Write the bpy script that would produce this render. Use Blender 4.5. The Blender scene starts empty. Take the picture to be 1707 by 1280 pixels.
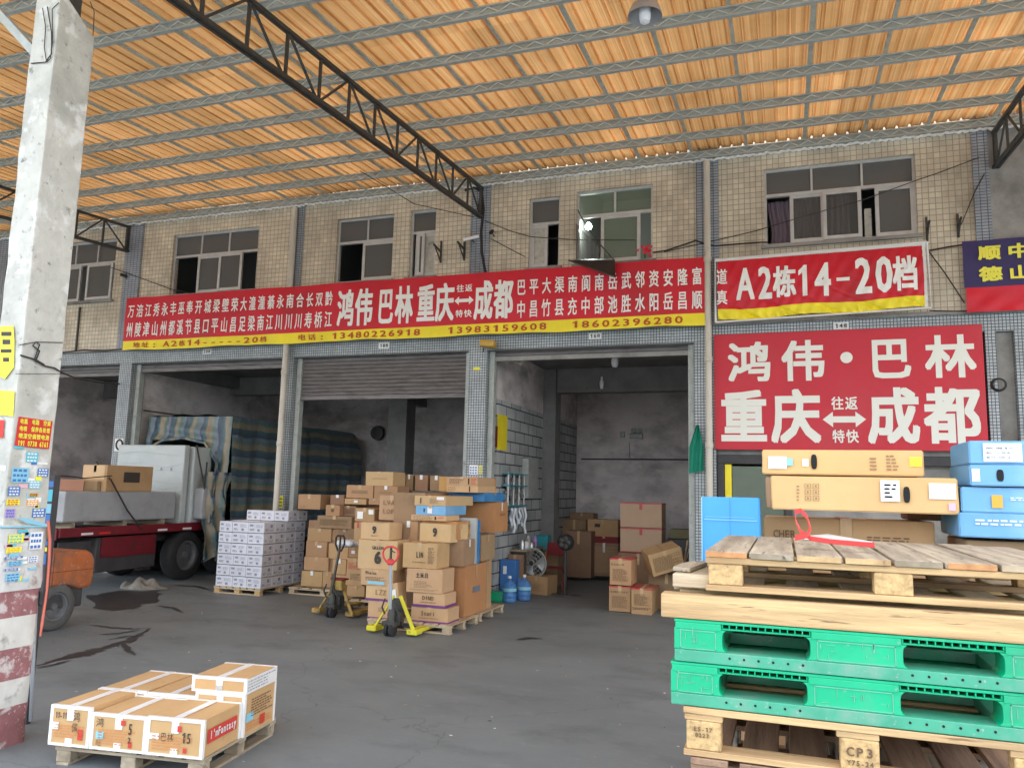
import bpy, bmesh, math, random
from mathutils import Matrix, Vector
R = math.radians
rnd = random.Random(7)
S = bpy.context.scene
COL = S.collection
ORD = ['first', 'second', 'third', 'fourth', 'fifth', 'sixth', 'seventh', 'eighth', 'ninth', 'tenth', 'eleventh', 'twelfth', 'thirteenth', 'fourteenth']

# ------------------------------------------------------------------ camera
F_PX, CX, CY, CAM_H = 1300.0, 853.5, 640.0, 2.1
_p, _y, _r = R(7.64), R(-19.29), R(1.425)
FW = Vector((math.sin(_y) * math.cos(_p), math.cos(_y) * math.cos(_p), math.sin(_p)))
_rt = Vector((math.cos(_y), -math.sin(_y), 0))
_up = _rt.cross(FW)
RT = math.cos(_r) * _rt + math.sin(_r) * _up
UP = -math.sin(_r) * _rt + math.cos(_r) * _up
CAM = Vector((0, 0, CAM_H))
cd = bpy.data.cameras.new('camera')
cd.sensor_width = 36.0
cd.lens = 36.0 * F_PX / 1707.0
cd.clip_start = 0.05
cd.clip_end = 500
cam = bpy.data.objects.new('camera', cd)
COL.objects.link(cam)
m3 = Matrix((RT, UP, -FW)).transposed()
cam.matrix_world = Matrix.Translation(CAM) @ m3.to_4x4()
S.camera = cam

def ray(px, py):
    return FW + RT * ((px - CX) / F_PX) - UP * ((py - CY) / F_PX)
def aY(px, py, Y):
    d = ray(px, py); return CAM + d * (Y / d.y)
def aX(px, py, X):
    d = ray(px, py); return CAM + d * (X / d.x)
def aZ(px, py, Z=0.0):
    d = ray(px, py); return CAM + d * ((Z - CAM_H) / d.z)

# ------------------------------------------------------------------ world, sun, exposure
SUN_EL, SUN_AZ = 62.0, 25.0      # azimuth: direction the light comes from, clockwise from +Y
w = bpy.data.worlds.new('World'); S.world = w; w.use_nodes = True
nt = w.node_tree
sky = nt.nodes.new('ShaderNodeTexSky'); sky.sky_type = 'NISHITA'; sky.sun_disc = False
sky.sun_elevation = R(SUN_EL); sky.sun_rotation = R(SUN_AZ)
sky.air_density = 1.0; sky.dust_density = 4.0; sky.ozone_density = 0.6
bg = nt.nodes['Background']; bg.inputs['Strength'].default_value = 0.15
hsn = nt.nodes.new('ShaderNodeHueSaturation'); hsn.inputs['Saturation'].default_value = 0.35      # hazy, overcast-white sky
nt.links.new(sky.outputs[0], hsn.inputs['Color']); nt.links.new(hsn.outputs[0], bg.inputs['Color'])
sl = bpy.data.lights.new('sun', 'SUN'); sl.energy = 1.0; sl.angle = R(25); sl.color = (1.0, 0.96, 0.9)
sun = bpy.data.objects.new('sun', sl); COL.objects.link(sun)
_d = Vector((math.sin(R(SUN_AZ)) * math.cos(R(SUN_EL)), math.cos(R(SUN_AZ)) * math.cos(R(SUN_EL)), math.sin(R(SUN_EL))))
sun.rotation_euler = _d.to_track_quat('Z', 'Y').to_euler()
S.view_settings.view_transform = 'Standard'; S.view_settings.look = 'None'
S.view_settings.gamma = 1.0; S.view_settings.exposure = 2.95
try:
    S.cycles.use_denoising = True
    S.cycles.max_bounces = 10; S.cycles.diffuse_bounces = 6; S.cycles.transparent_max_bounces = 8
    S.cycles.caustics_reflective = False; S.cycles.caustics_refractive = False
except Exception:
    pass

# ------------------------------------------------------------------ materials
MATS = {}
def newmat(name):
    m = bpy.data.materials.new(name); m.use_nodes = True
    MATS[name] = m
    return m, m.node_tree, m.node_tree.nodes['Principled BSDF']
def mat(name, col, rough=0.7, metal=0.0, nz=None, bump=0.0, bscale=60.0, objvar=0.0, hsv=0.0, dirt=None, stretch=(1, 1, 1), spec=0.5, world=False):
    """nz=(scale, amount): value noise; dirt=(scale, colour, low, high): patches of another colour."""
    m, t, b = newmat(name)
    N, L = t.nodes, t.links
    b.inputs['Roughness'].default_value = rough; b.inputs['Metallic'].default_value = metal
    b.inputs['Specular IOR Level'].default_value = spec
    co = N.new('ShaderNodeTexCoord'); mp = N.new('ShaderNodeMapping'); mp.inputs['Scale'].default_value = stretch
    if world:
        g = N.new('ShaderNodeNewGeometry'); L.new(g.outputs['Position'], mp.inputs['Vector'])
    else:
        L.new(co.outputs['Object'], mp.inputs['Vector'])
    rgb = N.new('ShaderNodeRGB'); rgb.outputs[0].default_value = (*col, 1)
    out = rgb.outputs[0]
    if nz:
        n = N.new('ShaderNodeTexNoise'); n.inputs['Scale'].default_value = nz[0]; n.inputs['Detail'].default_value = 5; n.inputs['Roughness'].default_value = 0.65
        L.new(mp.outputs[0], n.inputs['Vector'])
        mr = N.new('ShaderNodeMapRange'); mr.inputs[1].default_value = 0.25; mr.inputs[2].default_value = 0.75
        mr.inputs[3].default_value = 1 - nz[1]; mr.inputs[4].default_value = 1 + nz[1]
        L.new(n.outputs['Fac'], mr.inputs[0])
        mu = N.new('ShaderNodeVectorMath'); mu.operation = 'SCALE'; L.new(out, mu.inputs[0]); L.new(mr.outputs[0], mu.inputs['Scale'])
        out = mu.outputs[0]
    if objvar or hsv:
        oi = N.new('ShaderNodeObjectInfo'); hs = N.new('ShaderNodeHueSaturation')
        a = N.new('ShaderNodeMapRange'); a.inputs[3].default_value = 1 - objvar; a.inputs[4].default_value = 1 + objvar
        L.new(oi.outputs['Random'], a.inputs[0]); L.new(a.outputs[0], hs.inputs['Value'])
        mm = N.new('ShaderNodeMath'); mm.operation = 'MULTIPLY'; mm.inputs[1].default_value = 7.31; L.new(oi.outputs['Random'], mm.inputs[0])
        fr = N.new('ShaderNodeMath'); fr.operation = 'FRACT'; L.new(mm.outputs[0], fr.inputs[0])
        h = N.new('ShaderNodeMapRange'); h.inputs[3].default_value = 0.5 - hsv; h.inputs[4].default_value = 0.5 + hsv
        L.new(fr.outputs[0], h.inputs[0]); L.new(h.outputs[0], hs.inputs['Hue'])
        L.new(out, hs.inputs['Color']); out = hs.outputs[0]
    if dirt:
        dl = dirt if isinstance(dirt, list) else [dirt]
        for (ds, dc, lo, hi) in dl:
            n = N.new('ShaderNodeTexNoise'); n.inputs['Scale'].default_value = ds; n.inputs['Detail'].default_value = 7; n.inputs['Roughness'].default_value = 0.6
            L.new(mp.outputs[0], n.inputs['Vector'])
            mr = N.new('ShaderNodeMapRange'); mr.inputs[1].default_value = lo; mr.inputs[2].default_value = hi
            L.new(n.outputs['Fac'], mr.inputs[0])
            mx = N.new('ShaderNodeMix'); mx.data_type = 'RGBA'; L.new(mr.outputs[0], mx.inputs[0]); L.new(out, mx.inputs[6]); mx.inputs[7].default_value = (*dc, 1)
            out = mx.outputs[2]
    L.new(out, b.inputs['Base Color'])
    if bump:
        n = N.new('ShaderNodeTexNoise'); n.inputs['Scale'].default_value = bscale; n.inputs['Detail'].default_value = 4
        L.new(mp.outputs[0], n.inputs['Vector'])
        bp = N.new('ShaderNodeBump'); bp.inputs['Strength'].default_value = bump; bp.inputs['Distance'].default_value = 0.01
        L.new(n.outputs['Fac'], bp.inputs['Height']); L.new(bp.outputs[0], b.inputs['Normal'])
    return m

def tilemat(name, c1, c2, mortar, w_, h_, ms, offset=0.0, rough=0.45, dirtc=(0.12, 0.11, 0.10), dlo=0.5, dhi=0.85, bump=0.4, dstretch=(0.5, 0.5, 0.25)):
    m, t, b = newmat(name)
    N, L = t.nodes, t.links
    g = N.new('ShaderNodeNewGeometry'); sp = N.new('ShaderNodeSeparateXYZ'); L.new(g.outputs['Position'], sp.inputs[0])
    ad = N.new('ShaderNodeMath'); ad.operation = 'ADD'; L.new(sp.outputs['X'], ad.inputs[0]); L.new(sp.outputs['Y'], ad.inputs[1])
    cb = N.new('ShaderNodeCombineXYZ'); L.new(ad.outputs[0], cb.inputs['X']); L.new(sp.outputs['Z'], cb.inputs['Y'])
    br = N.new('ShaderNodeTexBrick'); br.offset = offset; br.squash = 1.0
    L.new(cb.outputs[0], br.inputs['Vector'])
    br.inputs['Scale'].default_value = 1.0; br.inputs['Brick Width'].default_value = w_; br.inputs['Row Height'].default_value = h_
    br.inputs['Mortar Size'].default_value = ms; br.inputs['Mortar Smooth'].default_value = 0.3
    br.inputs['Color1'].default_value = (*c1, 1); br.inputs['Color2'].default_value = (*c2, 1); br.inputs['Mortar'].default_value = (*mortar, 1)
    mp = N.new('ShaderNodeMapping'); mp.inputs['Scale'].default_value = dstretch; L.new(g.outputs['Position'], mp.inputs['Vector'])
    n = N.new('ShaderNodeTexNoise'); n.inputs['Scale'].default_value = 3.0; n.inputs['Detail'].default_value = 8; n.inputs['Roughness'].default_value = 0.65
    L.new(mp.outputs[0], n.inputs['Vector'])
    mr = N.new('ShaderNodeMapRange'); mr.inputs[1].default_value = dlo; mr.inputs[2].default_value = dhi; L.new(n.outputs['Fac'], mr.inputs[0])
    mx = N.new('ShaderNodeMix'); mx.data_type = 'RGBA'; L.new(mr.outputs[0], mx.inputs[0]); L.new(br.outputs['Color'], mx.inputs[6]); mx.inputs[7].default_value = (*dirtc, 1)
    n2 = N.new('ShaderNodeTexNoise'); n2.inputs['Scale'].default_value = 1.3; n2.inputs['Detail'].default_value = 3; L.new(g.outputs['Position'], n2.inputs['Vector'])
    m2 = N.new('ShaderNodeMapRange'); m2.inputs[1].default_value = 0.3; m2.inputs[2].default_value = 0.7; m2.inputs[3].default_value = 0.82; m2.inputs[4].default_value = 1.12
    L.new(n2.outputs['Fac'], m2.inputs[0])
    sc = N.new('ShaderNodeVectorMath'); sc.operation = 'SCALE'; L.new(mx.outputs[2], sc.inputs[0]); L.new(m2.outputs[0], sc.inputs['Scale'])
    L.new(sc.outputs[0], b.inputs['Base Color'])
    b.inputs['Roughness'].default_value = rough
    if bump:
        bp = N.new('ShaderNodeBump'); bp.inputs['Strength'].default_value = bump; bp.inputs['Distance'].default_value = 0.004; bp.invert = True
        L.new(br.outputs['Fac'], bp.inputs['Height']); L.new(bp.outputs[0], b.inputs['Normal'])
    return m

tilemat('tile_beige', (0.74, 0.66, 0.51), (0.62, 0.54, 0.41), (0.36, 0.31, 0.24), 0.098, 0.098, 0.0075, dirtc=(0.28, 0.22, 0.16), dlo=0.48, dhi=0.85)
tilemat('tile_blue', (0.50, 0.54, 0.55), (0.40, 0.44, 0.46), (0.07, 0.08, 0.09), 0.052, 0.052, 0.007, dirtc=(0.13, 0.14, 0.14))
tilemat('tile_lilac', (0.40, 0.42, 0.46), (0.30, 0.36, 0.42), (0.09, 0.09, 0.11), 0.098, 0.052, 0.007, dirtc=(0.16, 0.15, 0.15))
tilemat('block_white', (0.50, 0.52, 0.51), (0.40, 0.42, 0.42), (0.03, 0.03, 0.035), 0.60, 0.235, 0.014, offset=0.5, rough=0.9, dirtc=(0.2, 0.2, 0.2), bump=0.6)
mat('plaster', (0.74, 0.67, 0.65), 0.95, nz=(0.8, 0.2), dirt=[(0.7, (0.34, 0.31, 0.30), 0.44, 0.68), (1.9, (0.76, 0.69, 0.67), 0.52, 0.72), (0.9, (0.24, 0.22, 0.21), 0.56, 0.76)], bump=0.2, bscale=8, stretch=(1, 1, 1.6), world=True)
mat('concrete_dark', (0.20, 0.195, 0.19), 0.9, nz=(2, 0.3), bump=0.2, bscale=12, world=True)
mat('concrete_grey', (0.30, 0.29, 0.27), 0.9, nz=(3, 0.25), dirt=(1.2, (0.13, 0.12, 0.11), 0.5, 0.75), bump=0.3, bscale=18, world=True)
mat('column_conc', (0.54, 0.53, 0.475), 0.92, nz=(5, 0.16), dirt=[(1.6, (0.34, 0.34, 0.30), 0.48, 0.74), (14, (0.22, 0.22, 0.20), 0.60, 0.72), (4, (0.70, 0.70, 0.66), 0.56, 0.66)], bump=0.8, bscale=16)
mat('paint_red', (0.30, 0.13, 0.135), 0.85, nz=(6, 0.25), dirt=[(9, (0.55, 0.5, 0.48), 0.53, 0.62), (20, (0.45, 0.40, 0.38), 0.58, 0.64)], bump=0.6, bscale=14)
mat('paint_white', (0.60, 0.60, 0.56), 0.85, nz=(6, 0.12), dirt=(7, (0.3, 0.28, 0.26), 0.57, 0.72), bump=0.6, bscale=14)
mat('wrapped', (0.58, 0.58, 0.56), 0.5, nz=(8, 0.15), dirt=(11, (0.30, 0.22, 0.2), 0.56, 0.72), bump=0.7, bscale=16)
mat('steel_grey', (0.42, 0.45, 0.42), 0.6, 0.1, nz=(7, 0.22), dirt=(5, (0.16, 0.10, 0.09), 0.62, 0.8))
mat('steel_web_plate', (0.34, 0.36, 0.33), 0.7, nz=(5, 0.25), dirt=(3, (0.24, 0.15, 0.12), 0.6, 0.8))
mat('steel_web', (0.56, 0.60, 0.57), 0.55, 0.1, nz=(9, 0.25))
mat('batten_grey', (0.50, 0.50, 0.42), 0.8, nz=(7, 0.25))
mat('steel_dark', (0.062, 0.062, 0.056), 0.55, 0.3, nz=(9, 0.3), dirt=(6, (0.11, 0.05, 0.03), 0.6, 0.8))
mat('steel_bright', (0.45, 0.46, 0.47), 0.35, 0.8)
mat('alu', (0.58, 0.58, 0.57), 0.45, 0.3, nz=(6, 0.12))
mat('shutter', (0.17, 0.155, 0.15), 0.5, 0.3, nz=(3, 0.25), dirt=(2.5, (0.07, 0.06, 0.05), 0.5, 0.8), stretch=(1, 1, 6))
mat('pvc', (0.58, 0.54, 0.46), 0.5, nz=(3, 0.12), dirt=(5, (0.3, 0.27, 0.22), 0.58, 0.8), stretch=(1, 1, 0.5))
mat('banner_red', (0.62, 0.005, 0.022), 0.5, nz=(1.2, 0.14), dirt=(.7, (0.42, 0.012, 0.02), 0.52, 0.8), bump=0.5, bscale=3)
mat('sign_red', (0.56, 0.022, 0.04), 0.6, nz=(1.0, 0.08), dirt=(0.8, (0.48, 0.06, 0.07), 0.5, 0.9))
mat('banner_yellow', (0.90, 0.74, 0.02), 0.55, nz=(2, 0.12))
mat('banner_blue', (0.028, 0.018, 0.10), 0.55, nz=(2, 0.15))
mat('letter_white', (0.88, 0.88, 0.84), 0.6)
mat('letter_cream', (0.80, 0.80, 0.72), 0.6)
mat('letter_yellow', (0.85, 0.78, 0.08), 0.6)
mat('letter_red', (0.48, 0.07, 0.012), 0.6)
mat('letter_dark', (0.05, 0.04, 0.035), 0.7)
mat('letter_brown', (0.15, 0.09, 0.05), 0.8)
mat('letter_faint', (0.30, 0.19, 0.10), 0.8)
mat('print_red', (0.60, 0.05, 0.035), 0.7)
mat('cloth_white', (0.75, 0.75, 0.72), 0.8)
CB = dict(objvar=0.13, hsv=0.012, bump=0.12, bscale=9)
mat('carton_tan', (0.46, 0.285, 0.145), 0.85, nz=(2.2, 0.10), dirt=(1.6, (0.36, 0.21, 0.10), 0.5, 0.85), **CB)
mat('carton_pale', (0.56, 0.375, 0.20), 0.85, nz=(2.2, 0.08), dirt=(1.6, (0.47, 0.30, 0.15), 0.5, 0.85), **CB)
mat('carton_orange', (0.50, 0.265, 0.10), 0.85, nz=(2.2, 0.10), dirt=(1.6, (0.38, 0.20, 0.08), 0.5, 0.85), **CB)
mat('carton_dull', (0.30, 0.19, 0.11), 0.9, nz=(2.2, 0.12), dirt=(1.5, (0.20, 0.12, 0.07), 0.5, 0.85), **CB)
mat('carton_bright', (0.66, 0.43, 0.19), 0.8, nz=(1.8, 0.08), dirt=(1.4, (0.54, 0.34, 0.15), 0.5, 0.85), bump=0.3, bscale=6)
mat('carton_front', (0.57, 0.36, 0.165), 0.85, nz=(1.8, 0.10), dirt=[(1.4, (0.46, 0.28, 0.12), 0.5, 0.8), (9, (0.40, 0.26, 0.14), 0.6, 0.75)], bump=0.3, bscale=6)
mat('carton_pink', (0.66, 0.38, 0.28), 0.8, nz=(2.2, 0.08))
mat('carton_white', (0.66, 0.67, 0.72), 0.6, nz=(3, 0.05), objvar=0.05)
mat('carton_blue', (0.035, 0.20, 0.46), 0.5, nz=(2, 0.10), dirt=(2.4, (0.10, 0.33, 0.60), 0.5, 0.8), bump=0.2, bscale=8)
mat('carton_blue_light', (0.15, 0.37, 0.60), 0.45, nz=(2, 0.10), dirt=(2.4, (0.30, 0.50, 0.70), 0.52, 0.8), bump=0.25, bscale=7)
mat('sheet_blue', (0.06, 0.33, 0.70), 0.5, nz=(2, 0.08))
mat('tape_white', (0.78, 0.78, 0.76), 0.35, nz=(14, 0.08))
mat('tape_clear', (0.55, 0.37, 0.20), 0.25, nz=(8, 0.1))
mat('tape_red', (0.50, 0.05, 0.05), 0.4)
mat('purple', (0.16, 0.045, 0.18), 0.6)
mat('label_white', (0.80, 0.80, 0.78), 0.6)
mat('label_cyan', (0.25, 0.55, 0.68), 0.6)
mat('ad_blue', (0.05, 0.18, 0.48), 0.6)
mat('ad_cyan', (0.10, 0.50, 0.62), 0.6)
mat('ad_yellow', (0.85, 0.80, 0.05), 0.6)
mat('ad_orange', (0.80, 0.38, 0.05), 0.6)
mat('ad_purple', (0.45, 0.28, 0.60), 0.6)
mat('ad_red', (0.62, 0.03, 0.02), 0.6)
mat('letter_faint_blue', (0.26, 0.28, 0.36), 0.7)
mat('ad_grey', (0.16, 0.19, 0.22), 0.7)
mat('carton_bright_tape', (0.60, 0.40, 0.20), 0.5)
mat('orange_print', (0.62, 0.25, 0.08), .8)
mat('tape_pinkish', (0.75, 0.45, 0.5), .6)
mat('carton_pink2', (0.52, 0.36, 0.24), 0.85, nz=(2.2, 0.08))
mat('rim_grey', (0.12, 0.125, 0.13), .6, nz=(9, .3))
mat('void', (0.012, 0.012, 0.012), 0.9)
mat('dark_room', (0.24, 0.235, 0.22), 0.95)
WD = dict(rough=0.85, bump=0.35, bscale=9)
for ax, st in (('x', (0.6, 9, 9)), ('y', (9, 0.6, 9)), ('n', (3, 3, 3))):
    mat('wood_new_' + ax, (0.55, 0.37, 0.18), nz=(3.0, 0.34), dirt=[(1.6, (0.38, 0.23, 0.11), 0.45, 0.62), (.5, (0.26, 0.17, 0.10), 0.50, 0.66), (7, (0.20, 0.12, 0.06), 0.60, 0.68)], stretch=st, **WD)
    mat('wood_pale_' + ax, (0.52, 0.42, 0.28), nz=(3.0, 0.32), dirt=[(1.4, (0.38, 0.28, 0.18), 0.48, 0.68), (7, (0.16, 0.11, 0.07), 0.61, 0.69)], stretch=st, **WD)
    mat('wood_grey_' + ax, (0.42, 0.35, 0.25), nz=(3.0, 0.36), dirt=[(1.7, (0.24, 0.19, 0.13), 0.44, 0.66), (7, (0.10, 0.08, 0.06), 0.60, 0.68)], stretch=st, **WD)
    mat('wood_red_' + ax, (0.30, 0.19, 0.12), nz=(3.0, 0.25), dirt=(1.7, (0.14, 0.07, 0.05), 0.46, 0.75), stretch=st, **WD)
mat('wood_orange_y', (0.52, 0.25, 0.10), nz=(3.0, 0.2), dirt=(1.7, (0.34, 0.16, 0.07), 0.46, 0.75), stretch=(9, 0.6, 9), **WD)
mat('particle', (0.56, 0.37, 0.17), 0.95, nz=(45, 0.35), dirt=(30, (0.30, 0.20, 0.10), 0.55, 0.7), bump=0.5, bscale=50)
mat('particle_grey', (0.36, 0.33, 0.29), 0.95, nz=(60, 0.45), dirt=(40, (0.18, 0.15, 0.13), 0.52, 0.65), bump=0.5, bscale=60)
mat('plastic_green', (0.001, 0.40, 0.185), 0.36, nz=(4, 0.12), dirt=[(4.5, (0.09, 0.34, 0.21), 0.54, 0.74), (26, (0.20, 0.38, 0.28), 0.64, 0.72), (2.5, (0.003, 0.28, 0.13), 0.56, 0.75)], bump=0.08, bscale=10)
mat('plastic_green_worn', (0.055, 0.33, 0.20), 0.55, nz=(6, 0.2), dirt=[(7, (0.16, 0.33, 0.24), 0.48, 0.68), (30, (0.30, 0.38, 0.30), 0.62, 0.7)])
mat('plastic_green_rub', (0.12, 0.40, 0.27), 0.6, nz=(8, 0.2), dirt=(10, (0.22, 0.45, 0.34), 0.5, 0.7))
mat('rubber', (0.022, 0.022, 0.023), 0.8, nz=(9, 0.25))
mat('rubber_dusty', (0.10, 0.10, 0.095), 0.9, nz=(7, 0.2))
mat('forklift_orange', (0.46, 0.13, 0.04), 0.55, nz=(4, 0.2), dirt=[(3, (0.16, 0.10, 0.07), 0.48, 0.70), (18, (0.30, 0.27, 0.24), 0.60, 0.68)])
mat('truck_red', (0.17, 0.010, 0.018), 0.5, nz=(3, 0.2), dirt=(4, (0.06, 0.02, 0.02), 0.52, 0.75))
mat('truck_dark', (0.05, 0.048, 0.05), 0.7, nz=(4, 0.3))
mat('jack_yellow', (0.66, 0.60, 0.03), 0.45, nz=(6, 0.12), dirt=(12, (0.2, 0.17, 0.06), 0.6, 0.75))
mat('jack_old', (0.40, 0.26, 0.06), 0.6, nz=(6, 0.3), dirt=(8, (0.10, 0.08, 0.05), 0.46, 0.68))
mat('jack_grey', (0.42, 0.48, 0.53), 0.4, 0.3)
mat('jack_red', (0.66, 0.05, 0.05), 0.5)
mat('wrap_white', (0.47, 0.51, 0.50), 0.25, nz=(2, 0.1), dirt=(3.5, (0.45, 0.50, 0.50), 0.5, 0.8), bump=0.5, bscale=9)
mat('wrap_grey', (0.36, 0.37, 0.38), 0.3, nz=(2, 0.12), dirt=(3, (0.25, 0.26, 0.28), 0.5, 0.8), bump=0.5, bscale=7)
mat('strap_dark', (0.03, 0.028, 0.026), 0.7)
mat('strap_pink', (0.62, 0.16, 0.11), 0.7)
mat('cloth_green', (0.0, 0.21, 0.13), 0.7, nz=(3, 0.15))
mat('curtain', (0.26, 0.20, 0.24), 0.9)
mat('teal', (0.03, 0.30, 0.35), 0.5)
mat('olive', (0.13, 0.12, 0.06), 0.8)
mat('dark_red', (0.20, 0.015, 0.02), 0.7)
mat('rag', (0.22, 0.21, 0.18), 0.95, nz=(9, 0.4), bump=0.6, bscale=12)
mat('awning', (0.018, 0.016, 0.022), 0.35, nz=(5, 0.3))
mat('flower_red', (0.75, 0.01, 0.04), 0.6)
mat('leaf', (0.04, 0.12, 0.03), 0.7)
mat('stain', (0.035, 0.035, 0.036), 0.5, nz=(5, 0.5))
mat('sealant_sky_white', (0.80, 0.80, 0.78), 0.7, nz=(12, 0.2))
mat('amber', (0.50, 0.30, 0.04), 0.35)
mat('glass_paper', (0.50, 0.48, 0.42), 0.6, nz=(9, 0.2), dirt=(8, (0.2, 0.2, 0.2), 0.55, 0.7))

mat('bag_white', (0.72, 0.75, 0.78), 0.35, bump=0.5, bscale=10)

def glass(name, col, rough, alpha):
    m, t, b = newmat(name)
    b.inputs['Base Color'].default_value = (*col, 1); b.inputs['Roughness'].default_value = rough
    b.inputs['Alpha'].default_value = alpha
    b.inputs['Specular IOR Level'].default_value = 0.35
    return m
glass('pane_dark', (0.17, 0.17, 0.165), 0.10, 0.70)
glass('pane_clear', (0.16, 0.16, 0.15), 0.08, 0.35)
glass('glass_green', (0.20, 0.25, 0.19), 0.2, 0.55)
glass('bottle_blue', (0.10, 0.28, 0.62), 0.1, 0.62)

def emis(name, col, s):
    m, t, b = newmat(name)
    b.inputs['Base Color'].default_value = (*col, 1)
    b.inputs['Emission Color'].default_value = (*col, 1); b.inputs['Emission Strength'].default_value = s
emis('bulb_lit', (0.95, 1.0, 0.98), 6.0)
mat('bulb_off', (0.92, 0.92, 0.94), 0.4)
mat('lamp_shade_grey', (0.42, 0.42, 0.43), 0.4, 0.4)

def mat_ground():
    m, t, b = newmat('ground_concrete')
    N, L = t.nodes, t.links
    g = N.new('ShaderNodeNewGeometry')
    def noise(s, d=6, st=(1, 1, 1), r=0.6):
        mp = N.new('ShaderNodeMapping'); mp.inputs['Scale'].default_value = st; L.new(g.outputs['Position'], mp.inputs['Vector'])
        n = N.new('ShaderNodeTexNoise'); n.inputs['Scale'].default_value = s; n.inputs['Detail'].default_value = d; n.inputs['Roughness'].default_value = r
        L.new(mp.outputs[0], n.inputs['Vector']); return n.outputs['Fac']
    def ramp(f, lo, hi):
        r = N.new('ShaderNodeMapRange'); r.inputs[1].default_value = lo; r.inputs[2].default_value = hi; L.new(f, r.inputs[0]); return r.outputs[0]
    def mix(f, a, b_):
        x = N.new('ShaderNodeMix'); x.data_type = 'RGBA'; L.new(f, x.inputs[0])
        for i, v in ((6, a), (7, b_)):
            if isinstance(v, tuple): x.inputs[i].default_value = (*v, 1)
            else: L.new(v, x.inputs[i])
        return x.outputs[2]
    c = mix(ramp(noise(0.35, 8, (0.8, 1.2, 1)), 0.3, 0.7), (0.14, 0.16, 0.165), (0.21, 0.236, 0.242))
    c = mix(ramp(noise(1.1, 9, (0.8, 1.3, 1)), 0.52, 0.85), c, (0.085, 0.096, 0.098))
    c = mix(ramp(noise(28, 3), 0.62, 0.78), c, (0.24, 0.25, 0.245))
    c = mix(ramp(noise(5, 6, (0.8, 1.4, 1)), 0.58, 0.85), c, (0.23, 0.25, 0.25))
    vo = N.new('ShaderNodeTexVoronoi'); vo.feature = 'DISTANCE_TO_EDGE'; vo.inputs['Scale'].default_value = 0.33
    wv = N.new('ShaderNodeVectorMath'); wv.operation = 'SCALE'; wv.inputs['Scale'].default_value = 1.0
    nv = N.new('ShaderNodeTexNoise'); nv.inputs['Scale'].default_value = 1.6; nv.inputs['Detail'].default_value = 6; L.new(g.outputs['Position'], nv.inputs['Vector'])
    av = N.new('ShaderNodeVectorMath'); av.operation = 'ADD'; L.new(g.outputs['Position'], av.inputs[0]); L.new(nv.outputs['Color'], av.inputs[1]); L.new(av.outputs[0], vo.inputs['Vector'])
    ck = N.new('ShaderNodeMapRange'); ck.inputs[1].default_value = 0.0015; ck.inputs[2].default_value = 0.004; ck.inputs[3].default_value = 0.28; ck.inputs[4].default_value = 0.0; L.new(vo.outputs['Distance'], ck.inputs[0])
    c = mix(ck.outputs[0], c, (0.05, 0.052, 0.052))
    L.new(c, b.inputs['Base Color'])
    r = N.new('ShaderNodeMapRange'); r.inputs[3].default_value = 0.45; r.inputs[4].default_value = 0.8; L.new(noise(0.8, 5), r.inputs[0]); L.new(r.outputs[0], b.inputs['Roughness'])
    bp = N.new('ShaderNodeBump'); bp.inputs['Strength'].default_value = 0.25; bp.inputs['Distance'].default_value = 0.01
    L.new(noise(22, 6), bp.inputs['Height']); L.new(bp.outputs[0], b.inputs['Normal'])
mat_ground()

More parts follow.
